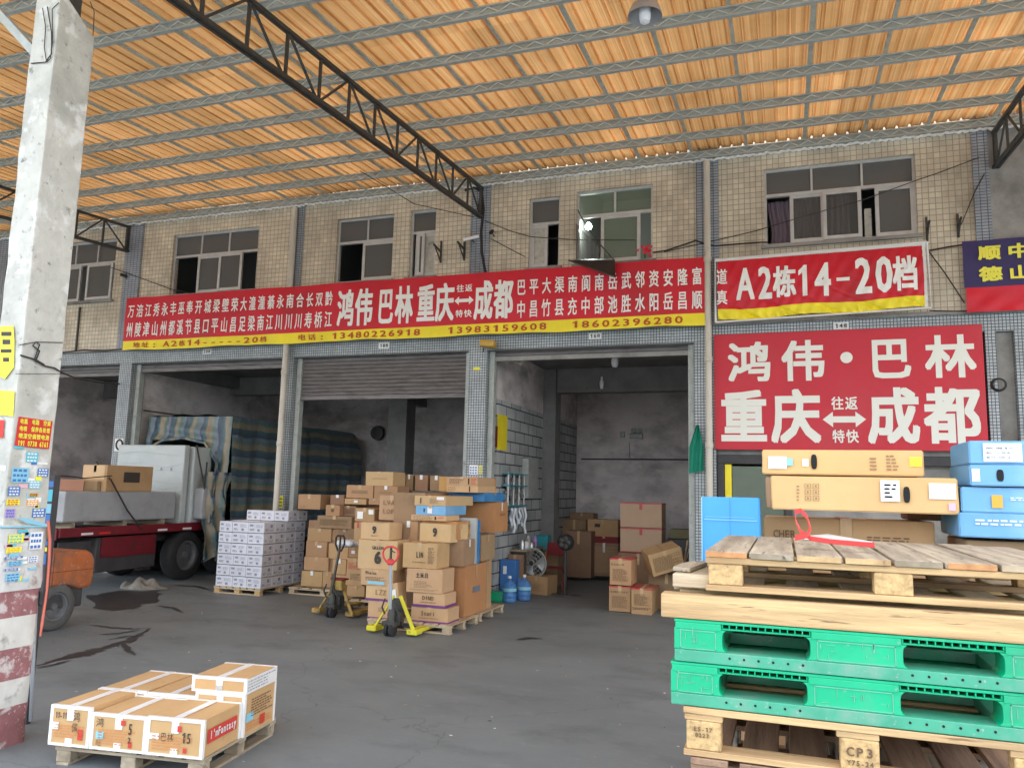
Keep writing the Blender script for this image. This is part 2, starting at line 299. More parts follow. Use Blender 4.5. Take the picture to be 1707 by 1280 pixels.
def mat_roof():
    m = bpy.data.materials.new('roof_sheet'); m.use_nodes = True; MATS['roof_sheet'] = m
    t = m.node_tree; N, L = t.nodes, t.links
    for n in list(N): N.remove(n)
    o = N.new('ShaderNodeOutputMaterial'); g = N.new('ShaderNodeNewGeometry')
    def noise(s, st, d=4, r=0.6):
        mp = N.new('ShaderNodeMapping'); mp.inputs['Scale'].default_value = st; L.new(g.outputs['Position'], mp.inputs['Vector'])
        n = N.new('ShaderNodeTexNoise'); n.inputs['Scale'].default_value = s; n.inputs['Detail'].default_value = d; n.inputs['Roughness'].default_value = r
        L.new(mp.outputs[0], n.inputs['Vector']); return n.outputs['Fac']
    # each sheet has its own age: value steps per panel (0.965 m wide, 1.92 m long)
    sx = N.new('ShaderNodeVectorMath'); sx.operation = 'MULTIPLY'; sx.inputs[1].default_value = (1 / 0.965, 1 / 2.88, 0); L.new(g.outputs['Position'], sx.inputs[0])
    fl = N.new('ShaderNodeVectorMath'); fl.operation = 'FLOOR'; L.new(sx.outputs[0], fl.inputs[0])
    wn = N.new('ShaderNodeTexWhiteNoise'); wn.noise_dimensions = '3D'; L.new(fl.outputs[0], wn.inputs['Vector'])
    pv = N.new('ShaderNodeMapRange'); pv.inputs[3].default_value = 0.90; pv.inputs[4].default_value = 1.28; L.new(wn.outputs['Value'], pv.inputs[0])
    rp = N.new('ShaderNodeValToRGB'); cr = rp.color_ramp
    cr.elements[0].position = 0.22; cr.elements[0].color = (0.36, 0.19, 0.075, 1)
    cr.elements[1].position = 0.80; cr.elements[1].color = (0.74, 0.49, 0.25, 1)
    e = cr.elements.new(0.5); e.color = (0.54, 0.31, 0.13, 1)
    L.new(noise(1.0, (44, 0.025, 0.025), 2, 0.8), rp.inputs[0])
    mx = N.new('ShaderNodeMix'); mx.data_type = 'RGBA'; mx.blend_type = 'MULTIPLY'
    r2 = N.new('ShaderNodeMapRange'); r2.inputs[1].default_value = 0.35; r2.inputs[2].default_value = 0.75; r2.inputs[3].default_value = 0.0; r2.inputs[4].default_value = 0.9
    L.new(noise(0.7, (1, 1, 1), 6), r2.inputs[0]); L.new(r2.outputs[0], mx.inputs[0]); L.new(rp.outputs[0], mx.inputs[6]); mx.inputs[7].default_value = (0.62, 0.58, 0.50, 1)
    di = N.new('ShaderNodeBsdfDiffuse'); tr = N.new('ShaderNodeBsdfTranslucent'); ms = N.new('ShaderNodeMixShader'); ms.inputs[0].default_value = 0.098
    pm = N.new('ShaderNodeVectorMath'); pm.operation = 'SCALE'; L.new(mx.outputs[2], pm.inputs[0]); L.new(pv.outputs[0], pm.inputs['Scale'])
    L.new(pm.outputs[0], di.inputs[0]); L.new(pm.outputs[0], tr.inputs[0]); L.new(di.outputs[0], ms.inputs[1]); L.new(tr.outputs[0], ms.inputs[2]); L.new(ms.outputs[0], o.inputs[0])
mat_roof()

def mat_tarp():
    m, t, b = newmat('tarp_stripes'); N, L = t.nodes, t.links
    g = N.new('ShaderNodeNewGeometry')
    n = N.new('ShaderNodeTexNoise'); n.inputs['Scale'].default_value = 1.7; n.inputs['Detail'].default_value = 4; L.new(g.outputs['Position'], n.inputs['Vector'])
    sp = N.new('ShaderNodeSeparateXYZ'); L.new(g.outputs['Position'], sp.inputs[0])
    # front face: vertical stripes (X); side: stripes along height
    nn = N.new('ShaderNodeSeparateXYZ'); L.new(g.outputs['Normal'], nn.inputs[0])
    ab = N.new('ShaderNodeMath'); ab.operation = 'ABSOLUTE'; L.new(nn.outputs['X'], ab.inputs[0])
    st = N.new('ShaderNodeMath'); st.operation = 'GREATER_THAN'; st.inputs[1].default_value = 0.72; L.new(ab.outputs[0], st.inputs[0])
    sel = N.new('ShaderNodeMix'); L.new(st.outputs[0], sel.inputs[0]); L.new(sp.outputs['X'], sel.inputs[2]); L.new(sp.outputs['Z'], sel.inputs[3])
    a1 = N.new('ShaderNodeMath'); a1.operation = 'MULTIPLY_ADD'; L.new(n.outputs['Fac'], a1.inputs[0]); a1.inputs[1].default_value = 0.18; L.new(sel.outputs[0], a1.inputs[2])
    sc = N.new('ShaderNodeMath'); sc.operation = 'MULTIPLY'; sc.inputs[1].default_value = 1 / 0.46; L.new(a1.outputs[0], sc.inputs[0])
    fr = N.new('ShaderNodeMath'); fr.operation = 'FRACT'; L.new(sc.outputs[0], fr.inputs[0])
    rp = N.new('ShaderNodeValToRGB'); cr = rp.color_ramp; cr.interpolation = 'LINEAR'
    cr.elements[0].position = 0.0; cr.elements[0].color = (0.055, 0.085, 0.125, 1)
    cr.elements[1].position = 0.34; cr.elements[1].color = (0.07, 0.13, 0.15, 1)
    for p_, c_ in ((0.41, (0.27, 0.235, 0.155, 1)), (0.53, (0.28, 0.225, 0.155, 1)), (0.62, (0.20, 0.22, 0.20, 1)), (0.72, (0.10, 0.19, 0.15, 1)), (0.90, (0.16, 0.19, 0.24, 1))):
        e = cr.elements.new(p_); e.color = c_
    L.new(fr.outputs[0], rp.inputs[0]); L.new(rp.outputs[0], b.inputs['Base Color']); b.inputs['Roughness'].default_value = 0.45
    n2 = N.new('ShaderNodeTexNoise'); n2.inputs['Scale'].default_value = 6; n2.inputs['Detail'].default_value = 3; L.new(g.outputs['Position'], n2.inputs['Vector'])
    bp = N.new('ShaderNodeBump'); bp.inputs['Strength'].default_value = 0.6; bp.inputs['Distance'].default_value = 0.05; L.new(n2.outputs['Fac'], bp.inputs['Height']); L.new(bp.outputs[0], b.inputs['Normal'])
mat_tarp()

# ------------------------------------------------------------------ builders
WM = {}
def thing(name, label, cat, loc=(0, 0, 0), rotz=0.0, group=None):
    o = bpy.data.objects.new(name, None); COL.objects.link(o); o.empty_display_size = 0.1
    o.location = loc; o.rotation_euler = (0, 0, rotz)
    o['label'] = label; o['category'] = cat
    if group: o['group'] = group
    WM[o.name] = Matrix.Translation(Vector(loc)) @ Matrix.Rotation(rotz, 4, 'Z')
    return o
def tag(o, label=None, cat=None, group=None, kind=None):
    if label: o['label'] = label
    if cat: o['category'] = cat
    if group: o['group'] = group
    if kind: o['kind'] = kind
    return o
def wm(o):
    return WM.get(o.name, Matrix.Identity(4)) if o else Matrix.Identity(4)

class MB:
    def __init__(self): self.v = []; self.f = []; self.m = []
    def face(self, idx, mi=0): self.f.append(idx); self.m.append(mi)
    def add(self, vs, fs, mi=0):
        b = len(self.v); self.v += [Vector(p) for p in vs]
        for f in fs: self.face([b + i for i in f], mi)
        return self
    def box(self, x0, x1, y0, y1, z0, z1, mi=0, M=None):
        vs = [Vector((x, y, z)) for z in (z0, z1) for y in (y0, y1) for x in (x0, x1)]
        if M is not None: vs = [M @ p for p in vs]
        return self.add(vs, [(0, 2, 3, 1), (4, 5, 7, 6), (0, 1, 5, 4), (2, 6, 7, 3), (0, 4, 6, 2), (1, 3, 7, 5)], mi)
    def beam(self, a, b, w, h, mi=0, up=(0, 0, 1)):
        a, b = Vector(a), Vector(b); d = (b - a).normalized(); u = Vector(up)
        if abs(d.dot(u)) > 0.98: u = Vector((0, 1, 0))
        s = d.cross(u).normalized(); u = s.cross(d)
        vs = [p + s * (w / 2 * i) + u * (h / 2 * j) for p in (a, b) for i, j in ((-1, -1), (1, -1), (1, 1), (-1, 1))]
        return self.add(vs, [(3, 2, 1, 0), (4, 5, 6, 7), (0, 1, 5, 4), (1, 2, 6, 5), (2, 3, 7, 6), (3, 0, 4, 7)], mi)
    def tube(self, pts, r, n=6, mi=0, cap=True):
        pts = [Vector(p) for p in pts]; b = len(self.v); k = len(pts)
        t0 = (pts[1] - pts[0]).normalized(); u = t0.orthogonal().normalized()
        for i, p in enumerate(pts):
            t = (pts[min(i + 1, k - 1)] - pts[max(i - 1, 0)]).normalized()
            u = (u - t * u.dot(t)).normalized(); v = t.cross(u)
            rr = r[i] if isinstance(r, (list, tuple)) else r
            for j in range(n):
                a = 2 * math.pi * j / n
                self.v.append(p + u * (rr * math.cos(a)) + v * (rr * math.sin(a)))
        for i in range(k - 1):
            for j in range(n):
                self.face([b + i * n + j, b + i * n + (j + 1) % n, b + (i + 1) * n + (j + 1) % n, b + (i + 1) * n + j], mi)
        if cap:
            self.face([b + j for j in range(n)][::-1], mi); self.face([b + (k - 1) * n + j for j in range(n)], mi)
        return self
    def lathe(self, prof, c=(0, 0, 0), n=20, mi=0, axis='Z'):
        b = len(self.v); c = Vector(c)
        for r, z in prof:
            for j in range(n):
                a = 2 * math.pi * j / n
                p = Vector((r * math.cos(a), r * math.sin(a), z))
                if axis == 'X': p = Vector((z, r * math.cos(a), r * math.sin(a)))
                if axis == 'Y': p = Vector((r * math.sin(a), z, r * math.cos(a)))
                self.v.append(c + p)
        for i in range(len(prof) - 1):
            for j in range(n):
                self.face([b + i * n + j, b + i * n + (j + 1) % n, b + (i + 1) * n + (j + 1) % n, b + (i + 1) * n + j], mi)
        return self
    def prism(self, poly, fn0, fn1, mi=0):
        """poly of 2D points; fn0/fn1 map (a,b) to 3D for the two ends"""
        b = len(self.v); n = len(poly)
        self.v += [Vector(fn0(*p)) for p in poly] + [Vector(fn1(*p)) for p in poly]
        self.face([b + i for i in range(n)], mi); self.face([b + n + i for i in range(n)][::-1], mi)
        for i in range(n): self.face([b + i, b + n + i, b + n + (i + 1) % n, b + (i + 1) % n], mi)
        return self
    def grid(self, nx, ny, fn, mi=0):
        b = len(self.v)
        for j in range(ny + 1):
            for i in range(nx + 1): self.v.append(Vector(fn(i / nx, j / ny)))
        for j in range(ny):
            for i in range(nx):
                a = b + j * (nx + 1) + i
                self.face([a, a + 1, a + nx + 2, a + nx + 1], mi)
        return self
    def build(self, name, mats, parent=None, bevel=0.0, smooth=False, seg=1, solid=0.0, local=False, loc=None, rotz=0.0):
        if isinstance(mats, str): mats = [mats]
        if loc is not None and parent is None:
            W = Matrix.Translation(Vector(loc)) @ Matrix.Rotation(rotz, 4, 'Z')
        else:
            W = wm(parent)
        Mi = W.inverted() if not local else Matrix.Identity(4)
        me = bpy.data.meshes.new(name)
        me.from_pydata([Mi @ p for p in self.v], [], self.f)
        for mm in mats: me.materials.append(MATS[mm])
        me.polygons.foreach_set('material_index', self.m)
        bm = bmesh.new(); bm.from_mesh(me)
        if bevel:
            es = [e for e in bm.edges if len(e.link_faces) == 2 and e.calc_face_angle(0) > 0.5]
            bmesh.ops.bevel(bm, geom=es, offset=bevel, segments=seg, affect='EDGES', clamp_overlap=True, profile=0.6)
        if solid:
            bmesh.ops.solidify(bm, geom=bm.faces[:], thickness=solid)
        if smooth != 'raw': bmesh.ops.recalc_face_normals(bm, faces=bm.faces[:])
        if smooth is True:
            for f in bm.faces: f.smooth = True
        bm.to_mesh(me); bm.free(); me.update()
        if smooth is True:
            try: me.set_sharp_from_angle(angle=R(50))
            except Exception: pass
        o = bpy.data.objects.new(name, me); COL.objects.link(o)
        if parent:
            o.parent = parent; WM[o.name] = W
        elif loc is not None:
            o.location = loc; o.rotation_euler = (0, 0, rotz); WM[o.name] = W
        return o

def dup(root, loc, rotz=0.0, label=None, group=None):
    c = root.copy(); COL.objects.link(c); c.location = loc; c.rotation_euler = (0, 0, rotz)
    if label: c['label'] = label
    if group: c['group'] = group
    def rec(src, dst):
        for ch in src.children:
            k = ch.copy(); COL.objects.link(k); k.parent = dst; rec(ch, k)
    rec(root, c)
    WM[c.name] = Matrix.Translation(Vector(loc)) @ Matrix.Rotation(rotz, 4, 'Z')
    return c

# lettering: glyph meshes from the built-in font, laid as thin shapes on a plane
_gl = {}
def glyph(ch):
    if ch in _gl: return _gl[ch]
    c = bpy.data.curves.new('glyph', 'FONT'); c.body = ch; c.resolution_u = 2
    o = bpy.data.objects.new('glyph', c); COL.objects.link(o)
    bpy.context.view_layer.update()
    me = bpy.data.meshes.new_from_object(o.evaluated_get(bpy.context.evaluated_depsgraph_get()))
    vs = [(v.co.x, v.co.y) for v in me.vertices]; fs = [tuple(p.vertices) for p in me.polygons]
    bpy.data.objects.remove(o); bpy.data.meshes.remove(me); bpy.data.curves.remove(c)
    if vs:
        x0 = min(v[0] for v in vs); x1 = max(v[0] for v in vs); y0 = min(v[1] for v in vs); y1 = max(v[1] for v in vs)
    else: x0 = y0 = 0; x1 = y1 = 1
    _gl[ch] = (vs, fs, x0, x1, y0, y1)
    return _gl[ch]
CJK_BOX = (0.03, 0.97, -0.10, 0.86)
def put_char(mb, ch, fn, x0, x1, z0, z1, bold=0.03, mi=0, full=False, step=0.0004):
    """fn(x, z, d) -> 3D point, d = distance off the surface. The glyph fills the rectangle."""
    if ch == '1':      # a one with a flag
        w1, h1 = x1 - x0, z1 - z0; b = len(mb.v)
        for u, v in ((.40, 0), (.74, 0), (.74, 1), (.52, 1), (.40, .93), (.12, .82), (.12, .66), (.40, .76)): mb.v.append(Vector(fn(x0 + u * w1, z0 + v * h1, 0)))
        for f in ((0, 1, 2, 3, 4, 7), (4, 5, 6, 7)): mb.face([b + i for i in f], mi)
        return
    vs, fs, gx0, gx1, gy0, gy1 = glyph(ch)
    if not vs: return
    if ord(ch) > 0x2000 and not full: bx = (0.02, 0.98, -0.10, 0.86)
    elif full: bx = (gx0, gx1, gy0, gy1)
    else:
        cxm = (gx0 + gx1) / 2; bx = (min(gx0, cxm - 0.26), max(gx1, cxm + 0.26), -0.02, 0.72)
    sx = (x1 - x0) / max(bx[1] - bx[0], 1e-4); sz = (z1 - z0) / max(bx[3] - bx[2], 1e-4)
    offs = [(0, 0)]
    if bold: offs += [(bold * a, bold * b * min(1.0, sx / sz * 1.15)) for a, b in ((.9, 0), (-.9, 0), (0, .9), (0, -.9), (.9, .9), (-.9, .9), (.9, -.9), (-.9, -.9))]
    for k, (ox, oz) in enumerate(offs):
        b = len(mb.v)
        for (x, y) in vs:
            mb.v.append(Vector(fn(x0 + (x - bx[0] + ox) * sx, z0 + (y - bx[2] + oz) * sz, k * step)))
        for f in fs: mb.face([b + i for i in f], mi)
def put_row(mb, s, fn, x0, x1, z0, z1, bold=0.03, fill=0.82, mi=0, step=0.0004):
    n = len(s); cw = (x1 - x0) / n
    for i, ch in enumerate(s):
        if ch == ' ': continue
        a = x0 + cw * (i + (1 - fill) / 2)
        put_char(mb, ch, fn, a, a + cw * fill, z0, z1, bold, mi, step=step)
def wallfn(Y, sgn=-1):
    return lambda x, z, d: (x, Y + sgn * d, z)
def facefn(O, U, V):
    O, U, V = Vector(O), Vector(U).normalized(), Vector(V).normalized(); Nn = U.cross(V)
    return lambda x, z, d: O + U * x + V * z + Nn * (0.0015 + d)
def arrow(mb, fn, x0, x1, z0, z1, mi=0):
    h = z1 - z0; w_ = (x1 - x0); zm = (z0 + z1) / 2; t = h * 0.2; hd = w_ * 0.24
    pts = [(x0, zm), (x0 + hd, z1), (x0 + hd, zm + t), (x1 - hd, zm + t), (x1 - hd, z1), (x1, zm), (x1 - hd, z0), (x1 - hd, zm - t), (x0 + hd, zm - t), (x0 + hd, z0)]
    b = len(mb.v); mb.v += [Vector(fn(x, z, 0)) for x, z in pts]
    for f in ((0, 1, 9), (4, 5, 6), (2, 3, 7, 8)): mb.face([b + i for i in f], mi)
def letters(mb, mats, parent, name='lettering'):
    return mb.build(name, mats, parent, smooth='raw')

def wall_holes(mb, x0, x1, z0, z1, y0, y1, holes, mi=0):
    """wall in the XZ plane between y0 and y1 with rectangular holes (hx0,hx1,hz0,hz1)"""
    xs = sorted({x0, x1, *[h[0] for h in holes], *[h[1] for h in holes]}); zs = sorted({z0, z1, *[h[2] for h in holes], *[h[3] for h in holes]})
    xs = [x for x in xs if x0 <= x <= x1]; zs = [z for z in zs if z0 <= z <= z1]
    def solid(i, j):
        if i < 0 or j < 0 or i >= len(xs) - 1 or j >= len(zs) - 1: return False
        cx, cz = (xs[i] + xs[i + 1]) / 2, (zs[j] + zs[j + 1]) / 2
        return not any(h[0] < cx < h[1] and h[2] < cz < h[3] for h in holes)
    for i in range(len(xs) - 1):
        for j in range(len(zs) - 1):
            if not solid(i, j): continue
            a, b, c, d = xs[i], xs[i + 1], zs[j], zs[j + 1]
            mb.add([(a, y0, c), (b, y0, c), (b, y0, d), (a, y0, d)], [(0, 1, 2, 3)], mi)
            mb.add([(a, y1, c), (b, y1, c), (b, y1, d), (a, y1, d)], [(3, 2, 1, 0)], mi)
            if not solid(i - 1, j): mb.add([(a, y0, c), (a, y1, c), (a, y1, d), (a, y0, d)], [(3, 2, 1, 0)], mi)
            if not solid(i + 1, j): mb.add([(b, y0, c), (b, y1, c), (b, y1, d), (b, y0, d)], [(0, 1, 2, 3)], mi)
            if not solid(i, j - 1): mb.add([(a, y0, c), (b, y0, c), (b, y1, c), (a, y1, c)], [(3, 2, 1, 0)], mi)
            if not solid(i, j + 1): mb.add([(a, y0, d), (b, y0, d), (b, y1, d), (a, y1, d)], [(0, 1, 2, 3)], mi)

# ================================================================== SETTING
FY = 14.0
g = MB().grid(8, 8, lambda u, v: (-80 + 160 * u, -60 + 160 * v, 0)).build('ground', 'ground_concrete'); tag(g, kind='structure')

# ------------------------------------------------------------------ building
bld = thing('warehouse_building', 'two-storey tiled warehouse block with open shutter bays on the ground floor', 'building', (-8, FY, 0))
BX0, BX1 = -23.5, 9.5
WINS = [(-17.9, -15.06, 6.33, 7.84), (-13.36, -10.98, 6.32, 7.77), (-8.97, -7.6, 6.33, 7.74), (-7.22, -6.63, 6.34, 7.77), (-4.63, -4.0, 6.35, 7.76), (-3.68, -2.21, 6.35, 7.81), (-0.24, 2.19, 6.45, 7.86), (5.0, 7.4, 6.45, 7.86)]
mb = MB(); wall_holes(mb, BX0, BX1, 5.08, 8.62, FY, FY + 0.22, WINS); mb.build('wall', 'tile_beige', bld)
PIL = [(-23.5, -23.1), (-19.05, -18.64), (-14.62, -14.26), (-10.11, -9.86), (-5.81, -5.44), (-1.48, -1.11), (3.07, 3.22), (3.47, 4.1), (8.0, 8.4)]
mb = MB()
for a, b in PIL: MB().box(a, b, FY, FY + 0.42, 0, 4.765).build('pillar', 'tile_blue', bld)
mb.box(BX0, BX1, FY - 0.004, FY + 0.42, 4.768, 5.078)
mb.build('lintel', 'tile_blue', bld)
mb = MB()
for a, b in [(-19.1, -18.6), (-14.72, -14.24), (-10.03, -9.80), (-5.84, -5.44), (-1.42, -1.02), (3.02, 3.25), (7.9, 8.3)]: MB().box(a, b, FY - 0.05, FY - 0.002, 5.122, 8.4).build('pilaster', 'tile_lilac', bld)
mb = MB().box(3.252, 3.9, FY - 0.03, FY - 0.003, 5.082, 8.4).box(3.224, 3.466, FY + 0.1, FY + 0.3, 0, 4.764)
mb.build('rendered_wall', 'concrete_grey', bld)
# ledge above the lintel tiles
MB().box(BX0, BX1, FY - 0.06, FY - 0.005, 5.06, 5.12).build('ledge', 'concrete_grey', bld)
mb = MB().box(BX0, BX1, FY + 0.23, 21.0, 4.93, 5.07).box(BX0, BX1, FY + 0.0, 21.0, 8.63, 8.8)
mb.build('floor_slab', 'concrete_dark', bld)
mb = MB().box(BX0, BX1, 20.7, 20.9, 0, 4.925).box(-14.46, -14.3, FY + 0.43, 20.69, 0, 4.925).box(-19.0, -18.85, FY + 0.43, 20.69, 0, 4.925)
mb.box(-1.40, -1.24, FY + 0.43, 20.69, 0, 4.925).box(-5.50, -5.335, FY + 0.43, 20.69, 3.86, 4.925).box(BX0, BX0 + 0.2, FY + 0.43, 20.69, 0, 4.925).box(3.1, 3.25, FY + 0.43, 20.69, 0, 4.925).box(BX1 - 0.2, BX1, FY + 0.43, 20.69, 0, 4.925)
mb.build('interior_wall', 'plaster', bld)
MB().box(-5.50, -5.33, FY + 0.43, 20.69, 0, 3.855).build('block_wall', 'block_white', bld)
mb = MB().box(-5.329, -5.03, 17.5, 17.95, 0, 4.92).box(-9.35, -8.85, 17.4, 17.9, 0, 4.92)
mb.box(-5.0, -1.41, 17.5, 17.85, 4.36, 4.92).box(-18.8, -9.36, 17.5, 17.8, 4.45, 4.92).box(-8.84, -5.51, 17.5, 17.85, 4.4, 4.92)
mb.box(-10.1, -9.87, FY + 0.43, 20.69, 4.4, 4.922).box(-14.29, -14.0, FY + 0.43, 17.49, 4.62, 4.921)
mb.build('beam_frame', 'concrete_dark', bld)
# upper rooms: dark shell behind the windows
mb = MB().box(BX0, BX1, 16.8, 17.0, 5.08, 8.62).box(BX0, BX1, FY + 0.23, 16.79, 5.075, 5.1)
for x in (-14.5, -9.9, -5.5, -3.85, -1.2, 3.1): mb.box(x - 0.06, x + 0.06, FY + 0.23, 16.79, 5.1, 8.62)
mb.build('upper_room', 'dark_room', bld)

def window(i, x0, x1, z0, z1, zt, ups, lows, sash, opened=()):
    """ups/lows: inner divider x positions; sash: list of (x0,x1) framed sashes; opened: x ranges with no pane"""
    Y = FY + 0.10; t = 0.045
    mb = MB()
    def vb(x, za, zb, w_=t, y=0.0): mb.box(x - w_ / 2, x + w_ / 2, Y - 0.03 + y, Y + 0.03 + y, za, zb)
    mb.box(x0, x1, Y - 0.034, Y + 0.034, z1 - t, z1); mb.box(x0, x1, Y - 0.034, Y + 0.034, z0, z0 + t); mb.box(x0, x1, Y - 0.036, Y + 0.036, zt - t * .6, zt + t * .6)
    vb(x0 + t / 2, z0 + t, z1 - t); vb(x1 - t / 2, z0 + t, z1 - t)
    for x in ups: vb(x, zt, z1 - t, 0.035)
    fr = mb.build('window', 'alu', bld)
    MB().box(x0 - 0.06, x1 + 0.06, FY - 0.07, FY + 0.06, z0 - 0.06, z0 - 0.003).build('sill', 'concrete_grey', fr)
    MB().box(x0 + t, x1 - t, Y - 0.003, Y + 0.003, zt + t * .6, z1 - t).build('pane', 'glass_green' if i == 5 else 'pane_dark', fr)
    for k, (a, b) in enumerate(sash):
        s_ = MB(); yy = -0.05 if k % 2 else 0.0; q = 0.06
        A, B_ = Y - 0.025 + yy, Y + 0.02 + yy
        s_.box(a, a + q, A, B_, z0 + t, zt - t * .6); s_.box(b - q, b, A, B_, z0 + t, zt - t * .6)
        s_.box(a + q, b - q, A, B_, z0 + t, z0 + t + q); s_.box(a + q, b - q, A, B_, zt - t * .6 - q, zt - t * .6)
        so = s_.build('sash', 'alu', fr)
        MB().box(a + q, b - q, Y + yy - 0.003, Y + yy + 0.001, z0 + t + q, zt - t * .6 - q).build('pane', opened[k] if k < len(opened) else 'pane_dark', so)
    return fr
X_ = lambda px, py: aY(px, py, FY).x
W = WINS
window(0, *W[0], 7.28, [-17.2, -16.4, -15.7], [], [(-16.95, -16.2), (-15.95, -15.15)])
window(1, *W[1], 7.25, [X_(334, 395), X_(380, 393)], [], [(X_(325, 450), X_(364, 450)), (X_(362, 450), X_(401, 450))])
window(2, *W[2], 7.22, [X_(611, 380)], [], [(X_(601, 430), X_(655, 430))])
window(3, *W[3], 7.30, [], [], [(X_(690, 420), X_(725, 420)), (X_(694, 420), X_(706, 420))], ('glass_paper', 'pane_dark'))
window(4, *W[4], 7.25, [], [], [(X_(884, 400), X_(911, 400))], ('glass_paper',))
window(5, *W[5], 7.32, [X_(1024, 330)], [], [(X_(1000, 400), X_(1066, 400))], ('glass_green',))
window(6, *W[6], 7.38, [X_(1353, 300), X_(1437, 290)], [], [(X_(1317, 360), X_(1375, 360)), (X_(1372, 360), X_(1437, 360)), (X_(1460, 350), X_(1526, 345))], ('pane_clear', 'pane_clear', 'pane_dark'))
window(7, *W[7], 7.38, [5.8, 6.6], [], [(5.4, 6.2), (6.2, 7.0)])
# curtain inside the right window
cz0, cz1 = 6.5, 7.34
t_ = thing('curtain', 'mauve curtain hanging inside the wide upper window', 'curtain', (0.3, FY + 0.3, cz0))
MB().grid(90, 6, lambda u, v: (-0.15 + 1.32 * u + 0.03 * math.sin(v * 5) * (u < 0.3), FY + 0.30 + 0.03 * math.sin(u * 95) + 0.015 * math.sin(u * 41), cz0 + (cz1 - cz0) * v)).build('cloth', 'curtain', t_, smooth=True)
t_ = thing('paper_notice', 'white paper notices stuck behind the wide upper window', 'notice', (1.6, FY + 0.2, 6.7))
MB().box(X_(1443, 380), X_(1455, 380), FY + 0.15, FY + 0.152, 6.52, 7.02).box(X_(1465, 370), X_(1487, 370), FY + 0.15, FY + 0.152, 6.6, 7.1).build('paper', 'glass_paper', t_)

# ------------------------------------------------------------------ shutters and bay frames
def shutter(x0, x1, z0, z1, Y, bar, n=None):
    n = n or max(2, int((z1 - z0) / 0.075))
    prof = []
    for k in range(n):
        za = z0 + (z1 - z0) * k / n; h = (z1 - z0) / n
        prof += [(Y, za), (Y - 0.014, za + h * .2), (Y - 0.020, za + h * .5), (Y - 0.014, za + h * .8)]
    prof.append((Y, z1))
    mb = MB(); b = len(mb.v); m_ = len(prof)
    mb.v += [Vector((x0, y, z)) for y, z in prof] + [Vector((x1, y, z)) for y, z in prof]
    for i in range(m_ - 1): mb.face([b + i, b + m_ + i, b + m_ + i + 1, b + i + 1])
    o = mb.build('roller_shutter', 'shutter', bld)
    MB().box(x0, x1, Y - 0.04, Y + 0.03, z0 - 0.09, z0 - 0.001).build('bottom_bar', bar, o, bevel=0.008)
    return o
shutter(-14.2, -10.14, 4.66, 4.93, 14.2, 'shutter')
shutter(-9.8, -5.85, 3.95, 4.92, 14.2, 'shutter')
shutter(-5.35, -1.52, 4.66, 4.92, 14.2, 'concrete_grey')
shutter(-18.6, -14.66, 4.6, 4.92, 14.2, 'shutter')
mb = MB()
for a in (-14.255, -10.22, -9.855, -5.93, -5.435, -1.60, -18.63, -14.74): MB().box(a, a + 0.11, 14.14, 14.30, 0, 4.764).build('guide_rail', 'steel_grey', bld, bevel=0.01)
# shop front below the big sign
sf = MB().box(-1.1, 3.06, FY + 0.12, FY + 0.2, 2.62, 4.76).box(0.05, 3.06, FY + 0.2, FY + 0.26, 0, 2.62)
sf.build('shop_front', 'concrete_grey', bld)
fr_ = MB().box(-1.1, 3.06, FY + 0.02, FY + 0.11, 2.62, 2.78).box(-1.1, -0.98, FY + 0.02, FY + 0.11, 0, 2.62).box(0.0, 0.12, FY + 0.02, FY + 0.11, 0, 2.62).build('door_frame', 'truck_dark', bld, bevel=0.01)
for a in (-0.97, 2.5): MB().box(a, a + 0.11, FY + 0.05, FY + 0.1, 0, 2.61).build('door_post', 'banner_yellow', bld)
MB().box(-0.85, -0.01, FY + 0.06, FY + 0.08, 0.05, 2.58).build('door_panel', 'glass_green', bld)

# small bay number plates
def plate(px, py, txt, lab, Y=FY - 0.012, w_=0.24, h_=0.12, m='label_white', tm='letter_dark'):
    p = aY(px, py, Y); t = thing('number_plate', lab, 'number plate', (p.x, Y, p.z), group='bay number plates')
    MB().box(p.x - w_ / 2, p.x + w_ / 2, Y, Y + 0.006, p.z - h_ / 2, p.z + h_ / 2).build('plate', m, t)
    l = MB(); put_row(l, txt, wallfn(Y - 0.002), p.x - w_ * .42, p.x + w_ * .42, p.z - h_ * .32, p.z + h_ * .32, bold=0.02)
    letters(l, tm, t)
plate(345, 586, '20档', 'small white plate reading 20 over the truck bay')
plate(640, 576, '18档', 'small white plate reading 18 over the half-closed shutter')
plate(992, 560, '16档', 'small white plate reading 16 over the open bay')
plate(1402, 543, '14档', 'small white plate reading 14 above the big red sign')

# ------------------------------------------------------------------ drainpipes and conduit
def pipe(lab, x, Y, z0, z1, r=0.062):
    t = thing('drainpipe', lab, 'drainpipe', (x, Y, z0), group='wall drainpipes')
    MB().tube([(x, Y, z0), (x, Y, z1)], r, 14).build('pipe', 'pvc', t, smooth=True)
    for z in [z0 + 1.2, z0 + 2.9, z0 + 4.4, z0 + 6.2]:
        if z < z1: MB().lathe([(r + .001, -.05), (r + .012, -.04), (r + .012, .04), (r + .001, .05)], (x, Y, z), 14).build('collar', 'pvc', t, smooth=True)
pipe('cream drainpipe beside the truck bay pillar', aY(482, 500, 13.86).x, 13.86, 0.02, 8.05)
pipe('cream drainpipe between the open bay and big red sign', aY(1181, 600, 13.80).x, 13.80, 0.02, 8.05, 0.058)

